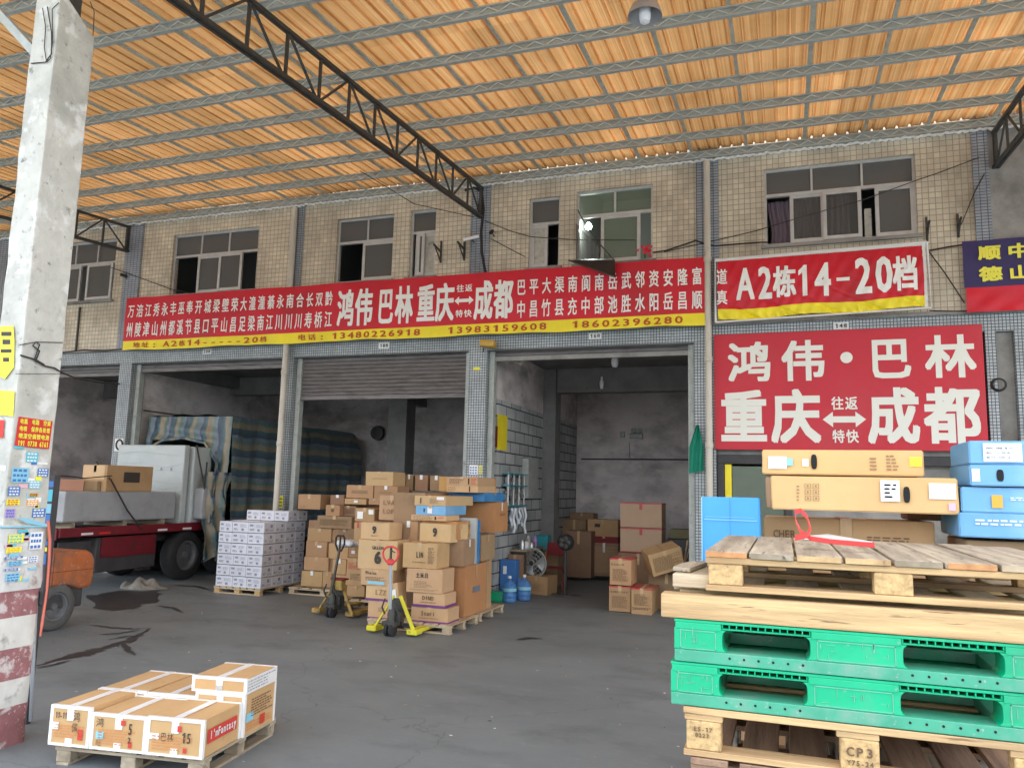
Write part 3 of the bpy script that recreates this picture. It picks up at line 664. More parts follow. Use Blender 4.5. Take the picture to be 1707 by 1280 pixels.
# ================================================================== CANOPY
roofz = lambda Y: 8.33 - 0.07 * (14 - Y)
RX0, RX1, RY0 = -27.0, 10.0, 2.2  # front edge lies out of view, placed to balance yard and facade light
can = thing('canopy_roof', 'translucent orange corrugated canopy roof over the loading yard', 'canopy', (-8, 9, 7.9))
pitch = 0.193; xs = []; x = RX0
while x < RX1:
    j = rnd.uniform(-.004, .004)
    xs += [(x, 0.0), (x + 0.05, 0.004), (x + 0.10, 0.0), (x + 0.145, 0.002), (x + 0.156 + j, 0.045), (x + 0.178 + j, 0.045)]
    x += pitch
mb = MB(); nY = 10
for k in range(nY + 1):
    Y = RY0 + (13.96 - RY0) * k / nY
    for (xx, h) in xs: mb.v.append(Vector((xx, Y, roofz(Y) + h + 0.006 * math.sin(xx * 1.7 + Y * 2))))
n = len(xs)
for k in range(nY):
    for i in range(n - 1):
        mb.face([k * n + i, k * n + i + 1, (k + 1) * n + i + 1, (k + 1) * n + i])
mb.build('corrugated_sheet', 'roof_sheet', can)
x = -26.6; k = 0
while x < 9.5:
    wd = 0.056 + 0.012 * math.sin(k * 2.3)
    def bz(Y): return roofz(Y) - 0.012
    q = MB()
    for (a, b, c, d) in ((x, x + wd, RY0, 13.9),):
        q.add([(a, c, bz(c)), (b, c, bz(c)), (b, d, bz(d)), (a, d, bz(d)), (a, c, bz(c) - .03), (b, c, bz(c) - .03), (b, d, bz(d) - .03), (a, d, bz(d) - .03)],
              [(0, 1, 2, 3), (7, 6, 5, 4), (0, 4, 5, 1), (1, 5, 6, 2), (2, 6, 7, 3), (3, 7, 4, 0)])
    q.build('batten', 'batten_grey', can)
    x += 0.965; k += 1
def bead(u): return 0.010 * math.sin(u * 1900) + 0.012 * math.sin(u * 730) * math.sin(u * 97)
mb = MB(); pts = [(RX0 + (RX1 - RX0) * i / 1800, 13.90, 8.112 + bead(i / 1800) * .9) for i in range(1801)]
mb.tube(pts, [0.016 + 0.012 * abs(math.sin(i * .7)) for i in range(1801)], 5); mb.build('sealant_sky_bead', 'sealant_sky_white', can)  # sealing bead kept white to stand in for sky light through the eave gap
# purlins
proto_web = None
for k in range(13):
    Y = 13.88 - 0.96 * k; zt = roofz(Y) - 0.045; H_ = 0.135
    t = thing('purlin', 'grey lattice purlin under the orange roof, ' + ORD[k] + ' out from the building', 'purlin', (-8, Y, zt - H_), group='roof purlins')
    mb = MB()
    mb.box(RX0, RX1, Y - 0.03, Y + 0.03, zt - 0.022, zt).box(RX0, RX1, Y - 0.03, Y + 0.03, zt - H_, zt - H_ + 0.022)
    mb.build('channel', 'steel_grey', t)
    MB().box(RX0, RX1, Y - 0.002, Y + 0.004, zt - H_ + 0.023, zt - 0.023).build('web_plate', 'steel_web_plate', t)
    mb = MB(); xx = RX0 + 0.1; i = 0; zz = (zt - H_ + 0.026, zt - 0.026); pts = []
    while xx < RX1: pts.append((xx, Y - 0.012, zz[i % 2])); xx += 0.145; i += 1
    mb.tube(pts, 0.011, 4); mb.build('zigzag_bar', 'steel_web', t)
# trusses
def truss(X, lab, y0=4.1):
    t = thing('roof_truss', lab, 'truss', (X, FY, 7.4), group='canopy roof trusses')
    top = lambda Y: 8.06 - 0.075 * (14 - Y); bot = lambda Y: 7.47 - 0.078 * (14 - Y)
    for s in (-1, 1):
        MB().beam((X + s * .03, y0, bot(y0)), (X + s * .03, 13.98, bot(13.98)), 0.045, 0.05).build('bottom_chord', 'steel_dark', t)
    MB().beam((X, y0, top(y0)), (X, 13.98, top(13.98)), 0.07, 0.05).build('top_chord', 'steel_dark', t)
    Y = 13.93; k = 0
    MB().beam((X, 13.93, bot(Y)), (X, 13.93, top(Y)), 0.14, 0.05, up=(1, 0, 0)).build('end_post', 'steel_dark', t)
    while Y - 0.72 > y0:
        a = Y - 0.72
        MB().beam((X, a, bot(a)), (X, a, top(a)), 0.04, 0.03, up=(1, 0, 0)).build('strut', 'steel_dark', t)
        p, q = ((X, a, top(a)), (X, Y - .03, bot(Y))) if k % 3 != 1 else ((X, a, bot(a)), (X, Y - .03, top(Y)))
        MB().beam(p, q, 0.03, 0.025, up=(1, 0, 0)).build('brace', 'steel_dark', t)
        Y = a; k += 1
    return t
truss(-5.62, 'dark steel roof truss meeting the wall between the two middle bays')
truss(-14.65, 'dark steel roof truss behind the concrete column')
truss(3.35, 'dark steel roof truss at the far right of the yard')
truss(-23.3, 'dark steel roof truss beyond the concrete column')

# ================================================================== SIGNS
BY = 13.77
def corners(*pts, Y=BY): return [aY(a, b, Y) for a, b in pts]
bx0, bx1 = aY(208, 540, BY).x, aY(1184, 485, BY).x
zT, zB, zM = 6.26, 5.03, 5.245
def sag(x): return 0.012 * math.sin(x * 2.1) + 0.006 * math.sin(x * 5.3)
ban = thing('long_banner', 'long red banner with white place names and a yellow strip of phone numbers', 'banner', (bx0, BY, zB))
def bsurf(x, z, d=0): return (x, BY - d + 0.010 * math.sin(x * 3.1 + z * 2) + 0.006 * math.sin(x * 7.3 - z * 5), z)
MB().grid(160, 4, lambda u, v: bsurf(bx0 + (bx1 - bx0) * u, zM + (zT + sag(bx0 + (bx1 - bx0) * u) * .4 - zM) * v)).build('red_cloth', 'banner_red', ban, smooth=True)
MB().grid(160, 2, lambda u, v: bsurf(bx0 + (bx1 - bx0) * u, zB + sag(bx0 + (bx1 - bx0) * u) + (zM - zB - sag(bx0 + (bx1 - bx0) * u)) * v)).build('yellow_strip', 'banner_yellow', ban, smooth=True)
fn = lambda x, z, d: bsurf(x, z, 0.006 + d)
L1, L2 = MB(), MB()
XB = lambda px, py=500: aY(px, py, BY).x
xa, xb = XB(213, 520), XB(557, 500)
put_row(L1, '万涪江秀永丰巫奉开城梁壁荣大潼潼綦永南合长双黔', fn, xa, xb, 5.79, 6.10, bold=0.022, fill=0.74)
put_row(L1, '州陵津山州都溪节县口平山昌足梁南江川川川寿桥江', fn, xa, xb, 5.33, 5.68, bold=0.022, fill=0.74)
for ch, a, b in (('鸿', 564, 591), ('伟', 594, 622), ('巴', 631, 656), ('林', 660, 688), ('重', 696, 725), ('庆', 727, 757), ('成', 791, 821), ('都', 824, 855)):
    put_char(L1, ch, fn, XB(a), XB(b), 5.33, 6.10, bold=0.042)
put_row(L1, '往返', fn, XB(760), XB(788), 5.90, 6.05, bold=0.02, fill=0.86)
put_row(L1, '特快', fn, XB(760), XB(788), 5.39, 5.54, bold=0.02, fill=0.86)
arrow(L1, lambda x, z, d: bsurf(x, z, 0.008), XB(758), XB(790), 5.64, 5.81)
xa, xb = XB(859, 480), XB(1174, 470)
put_row(L1, '巴平大渠南阆南岳武邻资安隆富', fn, xa, xb, 5.76, 6.08, bold=0.022, fill=0.70)
put_row(L1, '中昌竹县充中部池胜水阳岳昌顺', fn, xa, xb, 5.32, 5.66, bold=0.022, fill=0.70)
letters(L1, 'letter_white', ban)
for s, a, b in (('地址:', 222, 266), ('A2栋14-----20档', 271, 447), ('电话:', 495, 545), ('13480226918', 551, 702), ('13983159608', 744, 913), ('18602396280', 951, 1141)):
    put_row(L2, s, fn, XB(a, 570), XB(b, 555), 5.075, 5.205, bold=0.02, fill=0.80)
letters(L2, 'letter_red', ban)

# second banner, wrinkled cloth on a white frame
cx0, cx1, cz0, cz1, czm = XB(1192), XB(1549), 5.06, 6.18, 5.23
fr = thing('bay_banner', 'wrinkled red cloth banner reading A2 14-20 in a white frame', 'banner', (cx0, BY, cz0))
def wr(x, z):
    k = max(0.0, min(1.0, (6.15 - z) / 1.1))
    b = 0.010 * math.sin(13 * x + 9 * z) + 0.007 * math.sin(31 * x - 17 * z + 2 * math.sin(3 * x))
    fold = 0.0
    for i in range(6):
        f = i / 5
        lx = cx0 + (cx1 - cx0) * f
        t = (x - lx) * 0.55 + (z - 5.12)
        fold += 0.045 * math.exp(-(t / 0.025) ** 2) * k * math.exp(-abs(x - lx) * 1.6)
    return (b * 0.8 * (0.5 + k) + fold + 0.02 * max(0, k - .8) * 5 * math.sin(38 * x + 20 * z + 3 * math.sin(5 * x)) - 0.03 * math.sin(math.pi * k))
def wsurf(x, z, d=0): return (x, BY - 0.03 - d + wr(x, z), z)
def zb2(x): return cz0 + 0.03 + 0.07 * ((x - cx0) / (cx1 - cx0)) + 0.02 * math.sin(x * 4)
mb = MB(); nx, ny = 240, 70
mb.grid(nx, ny, lambda u, v: (lambda x: wsurf(x, zb2(x) + (6.14 + 0.035 * u - zb2(x)) * v))(cx0 + 0.05 + (cx1 - cx0 - 0.12) * u))
for i, f in enumerate(mb.f):
    if i // nx < ny * 0.16: mb.m[i] = 1
mb.build('cloth', ['banner_red', 'banner_yellow'], fr, smooth=True)
mb = MB()
mb.tube([(cx0 + .01, BY - .03, cz0), (cx0 + .01, BY - .03, cz1), (cx1, BY - .03, cz1 + .05)], 0.022, 8)
mb.tube([(cx1, BY - .03, cz1 + .05), (cx1 + .02, BY - .03, cz0 + .08), (cx0 + .01, BY - .03, cz0)], 0.018, 8)
mb.build('frame_bar', 'cloth_white', fr, smooth=True)
mb = MB().grid(60, 2, lambda u, v: (cx1 - 0.075 + 0.05 * v, BY - .035 + 0.008 * math.sin(u * 30), cz0 + 0.1 + (cz1 - cz0 - 0.06) * u)).grid(80, 2, lambda u, v: (cx0 + 0.02 + (cx1 - cx0 - .04) * u, BY - .036 + 0.006 * math.sin(u * 60), 6.145 + 0.036 * u + 0.05 * v))
mb.build('hem', 'cloth_white', fr, smooth=True)
L = MB(); fn2 = lambda x, z, d: (x, -d, z)
put_char(L, '道', fn2, XB(1195), XB(1213), 5.72, 6.0, 0.02); put_char(L, '真', fn2, XB(1195), XB(1213), 5.36, 5.62, 0.02)
for ch, a, b, q in (('A', 1229, 1257, 0), ('2', 1266, 1286, 0), ('栋', 1290, 1327, 0), ('1', 1329, 1352, 0), ('4', 1360, 1384, 0), ('2', 1428, 1452, 0), ('0', 1462, 1487, 0), ('档', 1490, 1531, 0)):
    put_char(L, ch, fn2, XB(a), XB(b), 5.44, 5.98 + (0.04 if a > 1400 else 0), bold=0.04 if ch in '栋档' else 0.034, full=ch not in '栋档')
put_char(L, '-', fn2, XB(1395), XB(1417), 5.66, 5.72, 0.0, full=True)
lt = letters(L, 'letter_white', None)
bm = bmesh.new(); bm.from_mesh(lt.data)
for ax, a, b_ in ((0, cx0, cx1), (2, 5.3, 6.1)):
    v = a
    while v < b_:
        co = [0, 0, 0]; no = [0, 0, 0]; co[ax] = v; no[ax] = 1
        bmesh.ops.bisect_plane(bm, geom=bm.verts[:] + bm.edges[:] + bm.faces[:], plane_co=co, plane_no=no); v += 0.03
Wi = wm(fr).inverted()
for v in bm.verts: v.co = Wi @ Vector(wsurf(v.co.x, v.co.z, 0.005 - v.co.y))
bm.to_mesh(lt.data); bm.free(); lt.parent = fr

# big red sign
SY = 13.93
XS = lambda px, py=650: aY(px, py, SY).x
sx0, sx1, sz0, sz1 = XS(1191), XS(1643), 2.86, 4.875
sg = thing('big_sign', 'large flat red sign board with cream writing below the banners', 'sign', (sx0, SY, sz0))
MB().box(sx0, sx1, SY, SY + 0.045, sz0, sz1).build('board', 'sign_red', sg, bevel=0.004)
L = MB(); fs = wallfn(SY - 0.002)
def zs(py, px=1415): return aY(px, py, SY).z
for ch, a, b in (('鸿', 1214, 1285), ('伟', 1303, 1375), ('巴', 1448, 1519), ('林', 1543, 1626)):
    put_char(L, ch, fs, XS(a, 600), XS(b, 600), 4.03, 4.72, bold=0.028)
c = aY(1411, 596, SY); mbv = []
for k in range(24):
    a = 2 * math.pi * k / 24; mbv.append((c.x + 0.095 * math.cos(a), SY - 0.003, c.z + 0.095 * math.sin(a)))
L.add(mbv, [tuple(range(24))])
for ch, a, b in (('重', 1202, 1278), ('庆', 1287, 1367), ('成', 1447, 1532), ('都', 1542, 1634)):
    put_char(L, ch, fs, XS(a, 690), XS(b, 690), 2.98, 3.88, bold=0.034)
put_row(L, '往返', fs, XS(1384), XS(1430), zs(683), zs(661), bold=0.022, fill=0.88)
put_row(L, '特快', fs, XS(1384), XS(1430), zs(738), zs(716), bold=0.022, fill=0.88)
arrow(L, lambda x, z, d: (x, SY - 0.003, z), XS(1370), XS(1442), zs(712), zs(686))
letters(L, 'letter_cream', sg)

# blue banner at the far right
vx0 = aY(1606, 450, 13.85).x
vb = thing('blue_banner', 'dark blue banner with yellow place names and a red lower strip', 'banner', (vx0, 13.85, 5.05))
def vsurf(x, z, d=0): return (x, 13.85 - d + 0.01 * math.sin(x * 7 + z * 9) + 0.012 * math.sin(17 * (x * .8 - z)) * max(0, 5.5 - z) * 2, z)
MB().grid(60, 14, lambda u, v: vsurf(vx0 + 3.6 * u, 5.46 + (6.23 - 5.46) * v)).build('blue_cloth', 'banner_blue', vb, smooth=True)
MB().grid(120, 10, lambda u, v: vsurf(vx0 + 0.02 + 3.58 * u, 5.06 + (5.46 - 5.06) * v)).build('red_strip', 'banner_red', vb, smooth=True)
L = MB(); fv = lambda x, z, d: vsurf(x, z, 0.014 + d)
for s, z0, z1 in (('顺中东广', 5.90, 6.13), ('德山莞州', 5.55, 5.78)):
    for i, ch in enumerate(s[:2]):
        a = aY(1632 + i * 49, 450, 13.85).x
        put_char(L, ch, fv, a, a + 0.31, z0, z1, bold=0.04)
letters(L, 'letter_yellow', vb)

# ================================================================== COLUMN
CXr, CXl, CYn, CYf = -5.80, -6.08, 4.56, 4.94
col = thing('concrete_column', 'concrete column with painted red and white bands and paper adverts', 'column', (-5.94, 4.75, 0))
mb = MB()
ns = 26
def colpt(i, k, bul=0.0):
    z = 1.2 + (6.13 - 1.2) * k / ns
    cs = [(CXl, CYn), (CXr, CYn), (CXr, CYf), (CXl, CYf)]
    x, y = cs[i]
    if k == ns: z += {0: 0.12, 1: 0.16, 2: -0.1, 3: -0.05}[i]
    return Vector((x + rnd.uniform(-.005, .005) - 0.0 * z, y + rnd.uniform(-.005, .005), z))
for k in range(ns + 1):
    for i in range(4): mb.v.append(colpt(i, k))
for k in range(ns):
    for i in range(4): mb.face([k * 4 + i, k * 4 + (i + 1) % 4, (k + 1) * 4 + (i + 1) % 4, (k + 1) * 4 + i])
mb.face([ns * 4 + i for i in range(4)])
mb.build('shaft', 'column_conc', col, bevel=0.012, seg=2)
zb_ = [aX(60, py, CXr).z for py in (975, 1022, 1072, 1122, 1165)]
bands = [(1.2, zb_[0], 'paint_white'), (zb_[0], zb_[1], 'paint_red'), (zb_[1], zb_[2], 'paint_white'), (zb_[2], zb_[3], 'paint_red'), (zb_[3], zb_[4], 'paint_white'), (zb_[4], 0.0, 'paint_red')]
def ring(z0, z1, e, m, name, rough=0.006, bev=0.03):
    nz_ = max(2, int((z1 - z0) / 0.06)); q = MB(); per = []
    nseg = 6
    cs = [(CXl - e, CYn - e), (CXr + e, CYn - e), (CXr + e, CYf + e), (CXl - e, CYf + e)]
    for i in range(4):
        a, b = Vector(cs[i]), Vector(cs[(i + 1) % 4])
        for j in range(nseg):
            f = 0.06 + 0.88 * j / (nseg - 1)
            per.append(a.lerp(b, f))
    P = len(per)
    for k in range(nz_ + 1):
        z = z0 + (z1 - z0) * k / nz_
        for p in per: q.v.append(Vector((p.x + rnd.uniform(-rough, rough), p.y + rnd.uniform(-rough, rough), z)))
    for k in range(nz_):
        for i in range(P): q.face([k * P + i, k * P + (i + 1) % P, (k + 1) * P + (i + 1) % P, (k + 1) * P + i])
    q.face(list(range(P))[::-1]); q.face([nz_ * P + i for i in range(P)])
    return q.build(name, m, col, smooth=True)
for a, b, m in bands: ring(b + 0.0005, a - 0.0005, 0.012, m, 'painted_band', 0.004)
ring(1.201, 1.72, 0.02, 'wrapped', 'plastic_wrap', 0.006)
MB().box(CXl + .08, CXr - .08, CYn + .1, CYf - .1, 6.0, 7.45).build('steel_stub', 'steel_dark', col)
# adverts: pixel rectangles of the inner (+X) face, all in that face's plane
def ad(lab, x0, y0, x1, y1, m, tm='label_white', rows=3, tilt=0.0, X=None, txt=None):
    X = X or (CXr + (0.034 if y0 > 868 else 0.006))
    p, q = aX(x0, y1, X), aX(x1, y0, X)
    ya, yb = max(min(p.y, q.y), CYn + .01), min(max(p.y, q.y), CYf - 0.005); za, zb = p.z, q.z
    if yb - ya < 0.02: return
    o = MB().box(X, X + 0.002, ya, yb, za, zb, M=Matrix.Translation((X, (ya + yb) / 2, (za + zb) / 2)) @ Matrix.Rotation(R(tilt), 4, 'X') @ Matrix.Translation((-X, -(ya + yb) / 2, -(za + zb) / 2))).build('advert', m, col)
    o['label'] = lab
    fnn = lambda y, z, d: (X + 0.004 + d, y, z)
    L = MB()
    if txt:
        h = (zb - za) / len(txt)
        for i, s in enumerate(txt):
            s, mm = s
            put_row(L, s, fnn, ya + .015, yb - .015, zb - h * (i + .86), zb - h * (i + .12), bold=0.03, fill=0.88, mi=mm)
        letters(L, ['letter_yellow', 'label_white'], o)
    else:
        h = (zb - za) / rows
        for i in range(rows):
            n = 3 + i % 2
            for j in range(n):
                w_ = (yb - ya) * .86 / n; y0_ = ya + (yb - ya) * .07 + w_ * j
                z0_ = zb - h * (i + .8)
                L.add([fnn(y0_, z0_, 0), fnn(y0_ + w_ * .72, z0_, 0), fnn(y0_ + w_ * .72, z0_ + h * .5, 0), fnn(y0_, z0_ + h * .5, 0)], [(0, 1, 2, 3)])
        L.build('print_blocks', tm, o)
ad('red phone advert with yellow lettering', 25, 701, 87, 744, 'ad_red', tilt=-2, txt=[('电瓶 电路 空调', 0), ('电喷 保养各处理', 0), ('喷漆空调锂电池', 0), ('191 0738 6161', 0)])
for (a, b, c, d, m, tm, lab) in ((43, 754, 64, 770, 'ad_cyan', 'label_white', 'torn cyan advert'), (18, 780, 49, 804, 'label_cyan', 'ad_blue', 'pale cyan advert with dark blocks'), (62, 781, 81, 794, 'ad_blue', 'label_white', 'small blue advert'),
    (48, 801, 68, 814, 'label_cyan', 'label_white', 'washed cyan advert'), (13, 811, 34, 826, 'ad_blue', 'label_white', 'blue advert on the edge'), (48, 822, 64, 828, 'ad_orange', 'letter_dark', 'thin orange advert'), (6, 832, 33, 842, 'ad_yellow', 'ad_red', 'yellow strip advert'),
    (44, 833, 64, 843, 'ad_orange', 'label_white', 'orange and white advert'), (8, 848, 26, 863, 'ad_purple', 'ad_blue', 'faded purple advert'), (53, 847, 76, 862, 'ad_blue', 'label_white', 'wide blue advert'),
    (14, 890, 40, 906, 'ad_yellow', 'ad_cyan', 'slanting yellow advert'), (48, 886, 72, 916, 'label_white', 'ad_blue', 'blue and white advert'), (10, 911, 36, 922, 'ad_yellow', 'ad_orange', 'bright yellow advert'), (8, 926, 38, 932, 'ad_blue', 'label_white', 'narrow blue advert'),
    (46, 926, 63, 938, 'label_white', 'ad_blue', 'small white advert'), (12, 934, 38, 944, 'label_cyan', 'ad_blue', 'torn pale advert'), (8, 946, 30, 952, 'ad_blue', 'label_white', 'blue strip advert'), (9, 954, 34, 970, 'label_cyan', 'ad_blue', 'cyan advert above the red band')):
    ad(lab, a, b, c, d, m, tm)
for k in range(46):
    fr2 = k % 3 == 2
    z = rnd.uniform(1.22, 2.05) if k < 34 else rnd.uniform(2.0, 2.35); wd_, hd_ = rnd.uniform(.03, .10), rnd.uniform(.015, .05)
    m = rnd.choice(['label_cyan', 'ad_blue', 'label_white', 'ad_cyan', 'label_white', 'ad_yellow', 'tape_pinkish', 'label_white', 'wrapped']); off = .031 if z < 1.75 else .004
    q = MB()
    if fr2:
        x = rnd.uniform(CXl + .01, CXr - .11); q.box(x, x + wd_, CYn - off - .001, CYn - off, z, z + hd_)
    else:
        y = rnd.uniform(CYn + .01, CYf - .11); q.box(CXr + off, CXr + off + .001, y, y + wd_, z, z + hd_)
    q.build('paper_scrap', m, col)
# yellow arrow advert on the outer face
o = MB()
pa = [aY(x, y, CYn - 0.012) for x, y in ((-14, 545), (22, 543), (24, 568), (23, 612), (8, 632), (-14, 620))]
o.v += [p for p in pa]; o.face([0, 1, 2, 3, 4, 5]); o = o.build('advert', 'ad_yellow', col); o['label'] = 'yellow pointed advert on the outer face'
q = MB()
for (a, b, c, d) in ((2, 553, 19, 560), (4, 566, 17, 574), (1, 582, 19, 588), (5, 596, 15, 603)):
    pa = [aY(x, y, CYn - 0.014) for x, y in ((a, d), (c, d), (c, b), (a, b))]; q.add(pa, [(0, 1, 2, 3)])
q.build('print_blocks', 'letter_dark', o)
q = MB(); pa = [aY(x, y, CYn - 0.012) for x, y in ((-12, 650), (24, 652), (22, 694), (-14, 690))]; q.v += pa; q.face([0, 1, 2, 3]); q = q.build('advert', 'ad_yellow', col); q['label'] = 'faded yellow advert on the outer face'
q = MB(); pa = [aY(x, y, CYn - 0.012) for x, y in ((-12, 700), (7, 700), (5, 730), (-12, 728))]; q.v += pa; q.face([0, 1, 2, 3]); q = q.build('advert', 'ad_red', col); q['label'] = 'red advert corner on the outer face'
# wires round the column
w_ = thing('tied_wire', 'loop of dark wire tied round the concrete column', 'wire', (-5.8, 4.75, 3.3))
X = CXr + 0.02
MB().tube([aX(33, 575, X), aX(60, 570, X), aX(104, 571, X)], 0.004, 5).tube([aX(34, 592, X), aX(55, 598, X), aX(75, 610, X), aX(90, 613, X), aX(100, 619, X)], 0.007, 5).tube([aX(60, 600, X), aX(66, 585, X), aX(55, 576, X), aX(60, 570, X), aX(66, 574, X), aX(58, 598, X), aX(74, 608, X)], 0.006, 5).tube([aX(26, 623, X), aX(100, 623, X)], 0.003, 4).build('wire', 'strap_dark', w_, smooth=True)
w_ = thing('hanging_cable', 'thin black cables hanging down the top of the concrete column', 'cable', (-5.95, 4.5, 6))
Yc = CYn - 0.012
MB().tube([aY(71, 14, Yc), aY(76, 45, Yc), aY(74, 80, Yc), aY(77, 100, Yc)], 0.004, 5).tube([aY(79, 12, Yc), aY(86, 55, Yc), aY(86, 90, Yc), aY(76, 104, Yc), aY(52, 106, Yc)], 0.005, 5).tube([aY(98, 5, Yc), aY(87, 16, Yc), aY(88, 70, Yc), aY(84, 98, Yc), aY(78, 104, Yc)], 0.004, 5).tube([aX(150, 3, CXr + .05), aX(157, 20, CXr + .05), aX(156, 46, CXr + .05), aX(155, 60, CXr + .03)], 0.004, 5).build('cable', 'strap_dark', w_, smooth=True)
br = thing('knee_brace', 'slanting steel brace from the column top up to the canopy', 'brace', (-6.1, 4.7, 5.8))
MB().beam(aY(72, 103, 4.62), aY(-30, -10, 4.62), 0.07, 0.07).build('bar', 'steel_grey', br)
# strap, rag and pole hanging by the column
w_ = thing('pink_strap', 'pink nylon strap hanging down beside the painted column', 'strap', (-5.7, 4.9, 1.2))
Xs = CXr + 0.05
MB().tube([aX(80, 868, Xs), aX(83, 900, Xs), aX(82, 935, Xs), aX(78, 985, Xs), aX(70, 1040, Xs), aX(67, 1060, Xs)], [0.012, .012, .011, .009, .011, .007], 6).build('strap', 'strap_pink', w_, smooth=True)
w_ = thing('green_strip', 'torn pale green plastic strip tied to the column', 'plastic strip', (-5.7, 4.7, 1.8))
a = [aX(28, 862, Xs), aX(45, 872, Xs), aX(80, 878, Xs), aX(80, 874, Xs), aX(48, 864, Xs)]
q = MB(); q.v += a; q.face([0, 1, 2, 3, 4]); q.tube([aX(-10, 879, Xs - .01), aX(80, 877, Xs - .01)], 0.008, 5); q.build('strip', 'label_cyan', w_)
w_ = thing('steel_pole', 'grey steel pole leaning upright against the painted column', 'pole', (-5.75, 5.05, 0))
pb = aZ(50, 1201, 0.02); MB().tube([pb, aX(60, 985, pb.x)], 0.02, 10).build('pole', 'jack_grey', w_, smooth=True)
w_ = thing('sign_post', 'dark post covered with small stickers behind the concrete column', 'post', (-6.1, 5.35, 0))
pX = aY(91, 800, 5.3).x
MB().box(pX - .03, pX + .045, 5.26, 5.32, 1.0, 2.12).box(pX - .028, pX - .008, 5.27, 5.31, 0, .9995).build('post', 'truck_dark', w_)
for i, (a, b, m) in enumerate(((802, 812, 'ad_blue'), (816, 836, 'ad_cyan'), (840, 856, 'label_cyan'), (858, 876, 'ad_blue'), (880, 898, 'olive'), (903, 910, 'ad_blue'), (913, 920, 'ad_yellow'), (924, 942, 'ad_blue'))):
    za, zb = aY(91, b, 5.25).z, aY(91, a, 5.25).z
    MB().box(pX - .027, pX + .042, 5.256, 5.2585, za, zb).build('sticker', m, w_)

# ================================================================== FORKLIFT
fk = thing('forklift', 'orange forklift with its rounded rear end past the column', 'forklift', (-10.1, 7.6, 0))
x1 = -9.55; x0 = x1 - 1.0
prof = [(8.0, 0.50), (8.35, 0.60), (8.62, 0.60), (8.80, 0.53), (9.0, 0.54), (9.03, 0.70), (9.03, 0.92), (8.98, 1.02), (8.88, 1.07), (8.4, 1.08), (7.7, 1.09), (7.7, 0.62)]
MB().prism(prof, lambda y, z: (x0, y, z), lambda y, z: (x1, y, z)).build('counterweight', 'forklift_orange', fk, bevel=0.05, seg=3, smooth=True)
MB().box(x1 - .004, x1 + .004, 8.05, 9.0, .795, .803).box(x1 - .004, x1 + .003, 8.33, 8.338, .62, 1.06).build('panel_gap', 'truck_dark', fk)
MB().box(x0 + .05, x1 - .06, 7.75, 8.92, 0.28, 0.6).build('axle_frame', 'truck_dark', fk, bevel=0.02)
MB().box(x0 + .02, x1 - .01, 6.4, 7.95, 0.42, 0.60).build('side_frame', 'forklift_orange', fk, bevel=0.02)
MB().box(x0 + .2, x1 - .2, 7.3, 7.85, 0.9, 1.1).box(x0 + .2, x1 - .2, 7.75, 7.9, 1.1, 1.6).build('seat', 'rubber', fk, bevel=0.04)
def wheel(mbx, c, r, wd, parent, dusty='rubber'):
    cx, cy, cz = c
    o = MB().lathe([(r * .62, -wd / 2), (r * .9, -wd / 2), (r * .98, -wd * .38), (r, -wd * .2), (r, wd * .2), (r * .98, wd * .38), (r * .9, wd / 2), (r * .62, wd / 2), (r * .60, wd * .3), (r * .60, -wd * .3), (r * .62, -wd / 2)], c, 32, axis='X').build('wheel', dusty, parent, smooth=True)
    MB().lathe([(0.0, wd * .34), (r * .14, wd * .36), (r * .16, wd * .22), (r * .45, wd * .16), (r * .52, wd * .40), (r * .60, wd * .42), (r * .60, -wd * .42), (0, -wd * .42)], c, 28, axis='X').build('rim', 'rim_grey', o, smooth=True)
    return o
yw = aX(95, 1010, x1).y
for xx in (x1 - .11, x0 + .12): wheel(None, (xx, yw, 0.325), 0.325, 0.20, fk, 'rubber_dusty')
for xx in (x1 - .1, x0 + .1): wheel(None, (xx, 6.9, 0.36), 0.36, 0.24, fk, 'rubber_dusty')
for (xx, yy) in ((x0 + .08, 7.68), (x1 - .08, 7.6), (x0 + .08, 6.6), (x1 - .08, 6.6)):
    MB().beam((xx, yy, 0.6), (xx, yy - .1 * (yy > 7), 2.05), 0.07, 0.06).build('guard_post', 'truck_dark', fk)
MB().box(x0 + .04, x1 - .04, 6.5, 7.6, 2.05, 2.1).build('guard_roof', 'truck_dark', fk)
MB().box(x0 + .2, x0 + .28, 6.2, 6.32, 0.1, 2.2).box(x1 - .28, x1 - .2, 6.2, 6.32, 0.1, 2.2).box(x0 + .2, x1 - .2, 6.22, 6.3, 2.1, 2.2).build('mast', 'truck_dark', fk)
for xx in (x0 + .25, x1 - .37): MB().box(xx, xx + .12, 5.2, 6.2, 0.05, 0.09).build('fork', 'truck_dark', fk)

# ================================================================== FLATBED TRUCK
tr = thing('flatbed_truck', 'dark red flatbed truck backed out of the tall bay', 'truck', (-13.1, 14, 0))
TX0, TX1 = -14.1, -12.1
MB().box(TX0, TX1 - .02, 10.6, 20.2, 1.10, 1.18).build('bed', 'truck_dark', tr)
MB().box(TX1 - .02, TX1 + .02, 10.6, 20.2, 1.04, 1.21).build('side_rail', 'truck_red', tr, bevel=0.008)
MB().box(TX0, TX1 - .021, 10.56, 10.6, 1.0, 1.21).build('tail_rail', 'truck_red', tr, bevel=0.008)
MB().box(TX0 - .02, TX0 - .001, 10.6, 20.2, 1.04, 1.21).build('side_rail', 'truck_red', tr)
for y in (11.05, 11.45, 12.9, 13.6): MB().box(TX1 + .021, TX1 + .024, y, y + 0.26, 1.07, 1.11).build('reflector', 'label_white' if y != 11.45 else 'ad_red', tr)
for xx in (TX0 + .55, TX1 - .6): MB().box(xx, xx + .1, 10.7, 20.0, 0.82, 1.098).build('chassis_rail', 'truck_dark', tr)
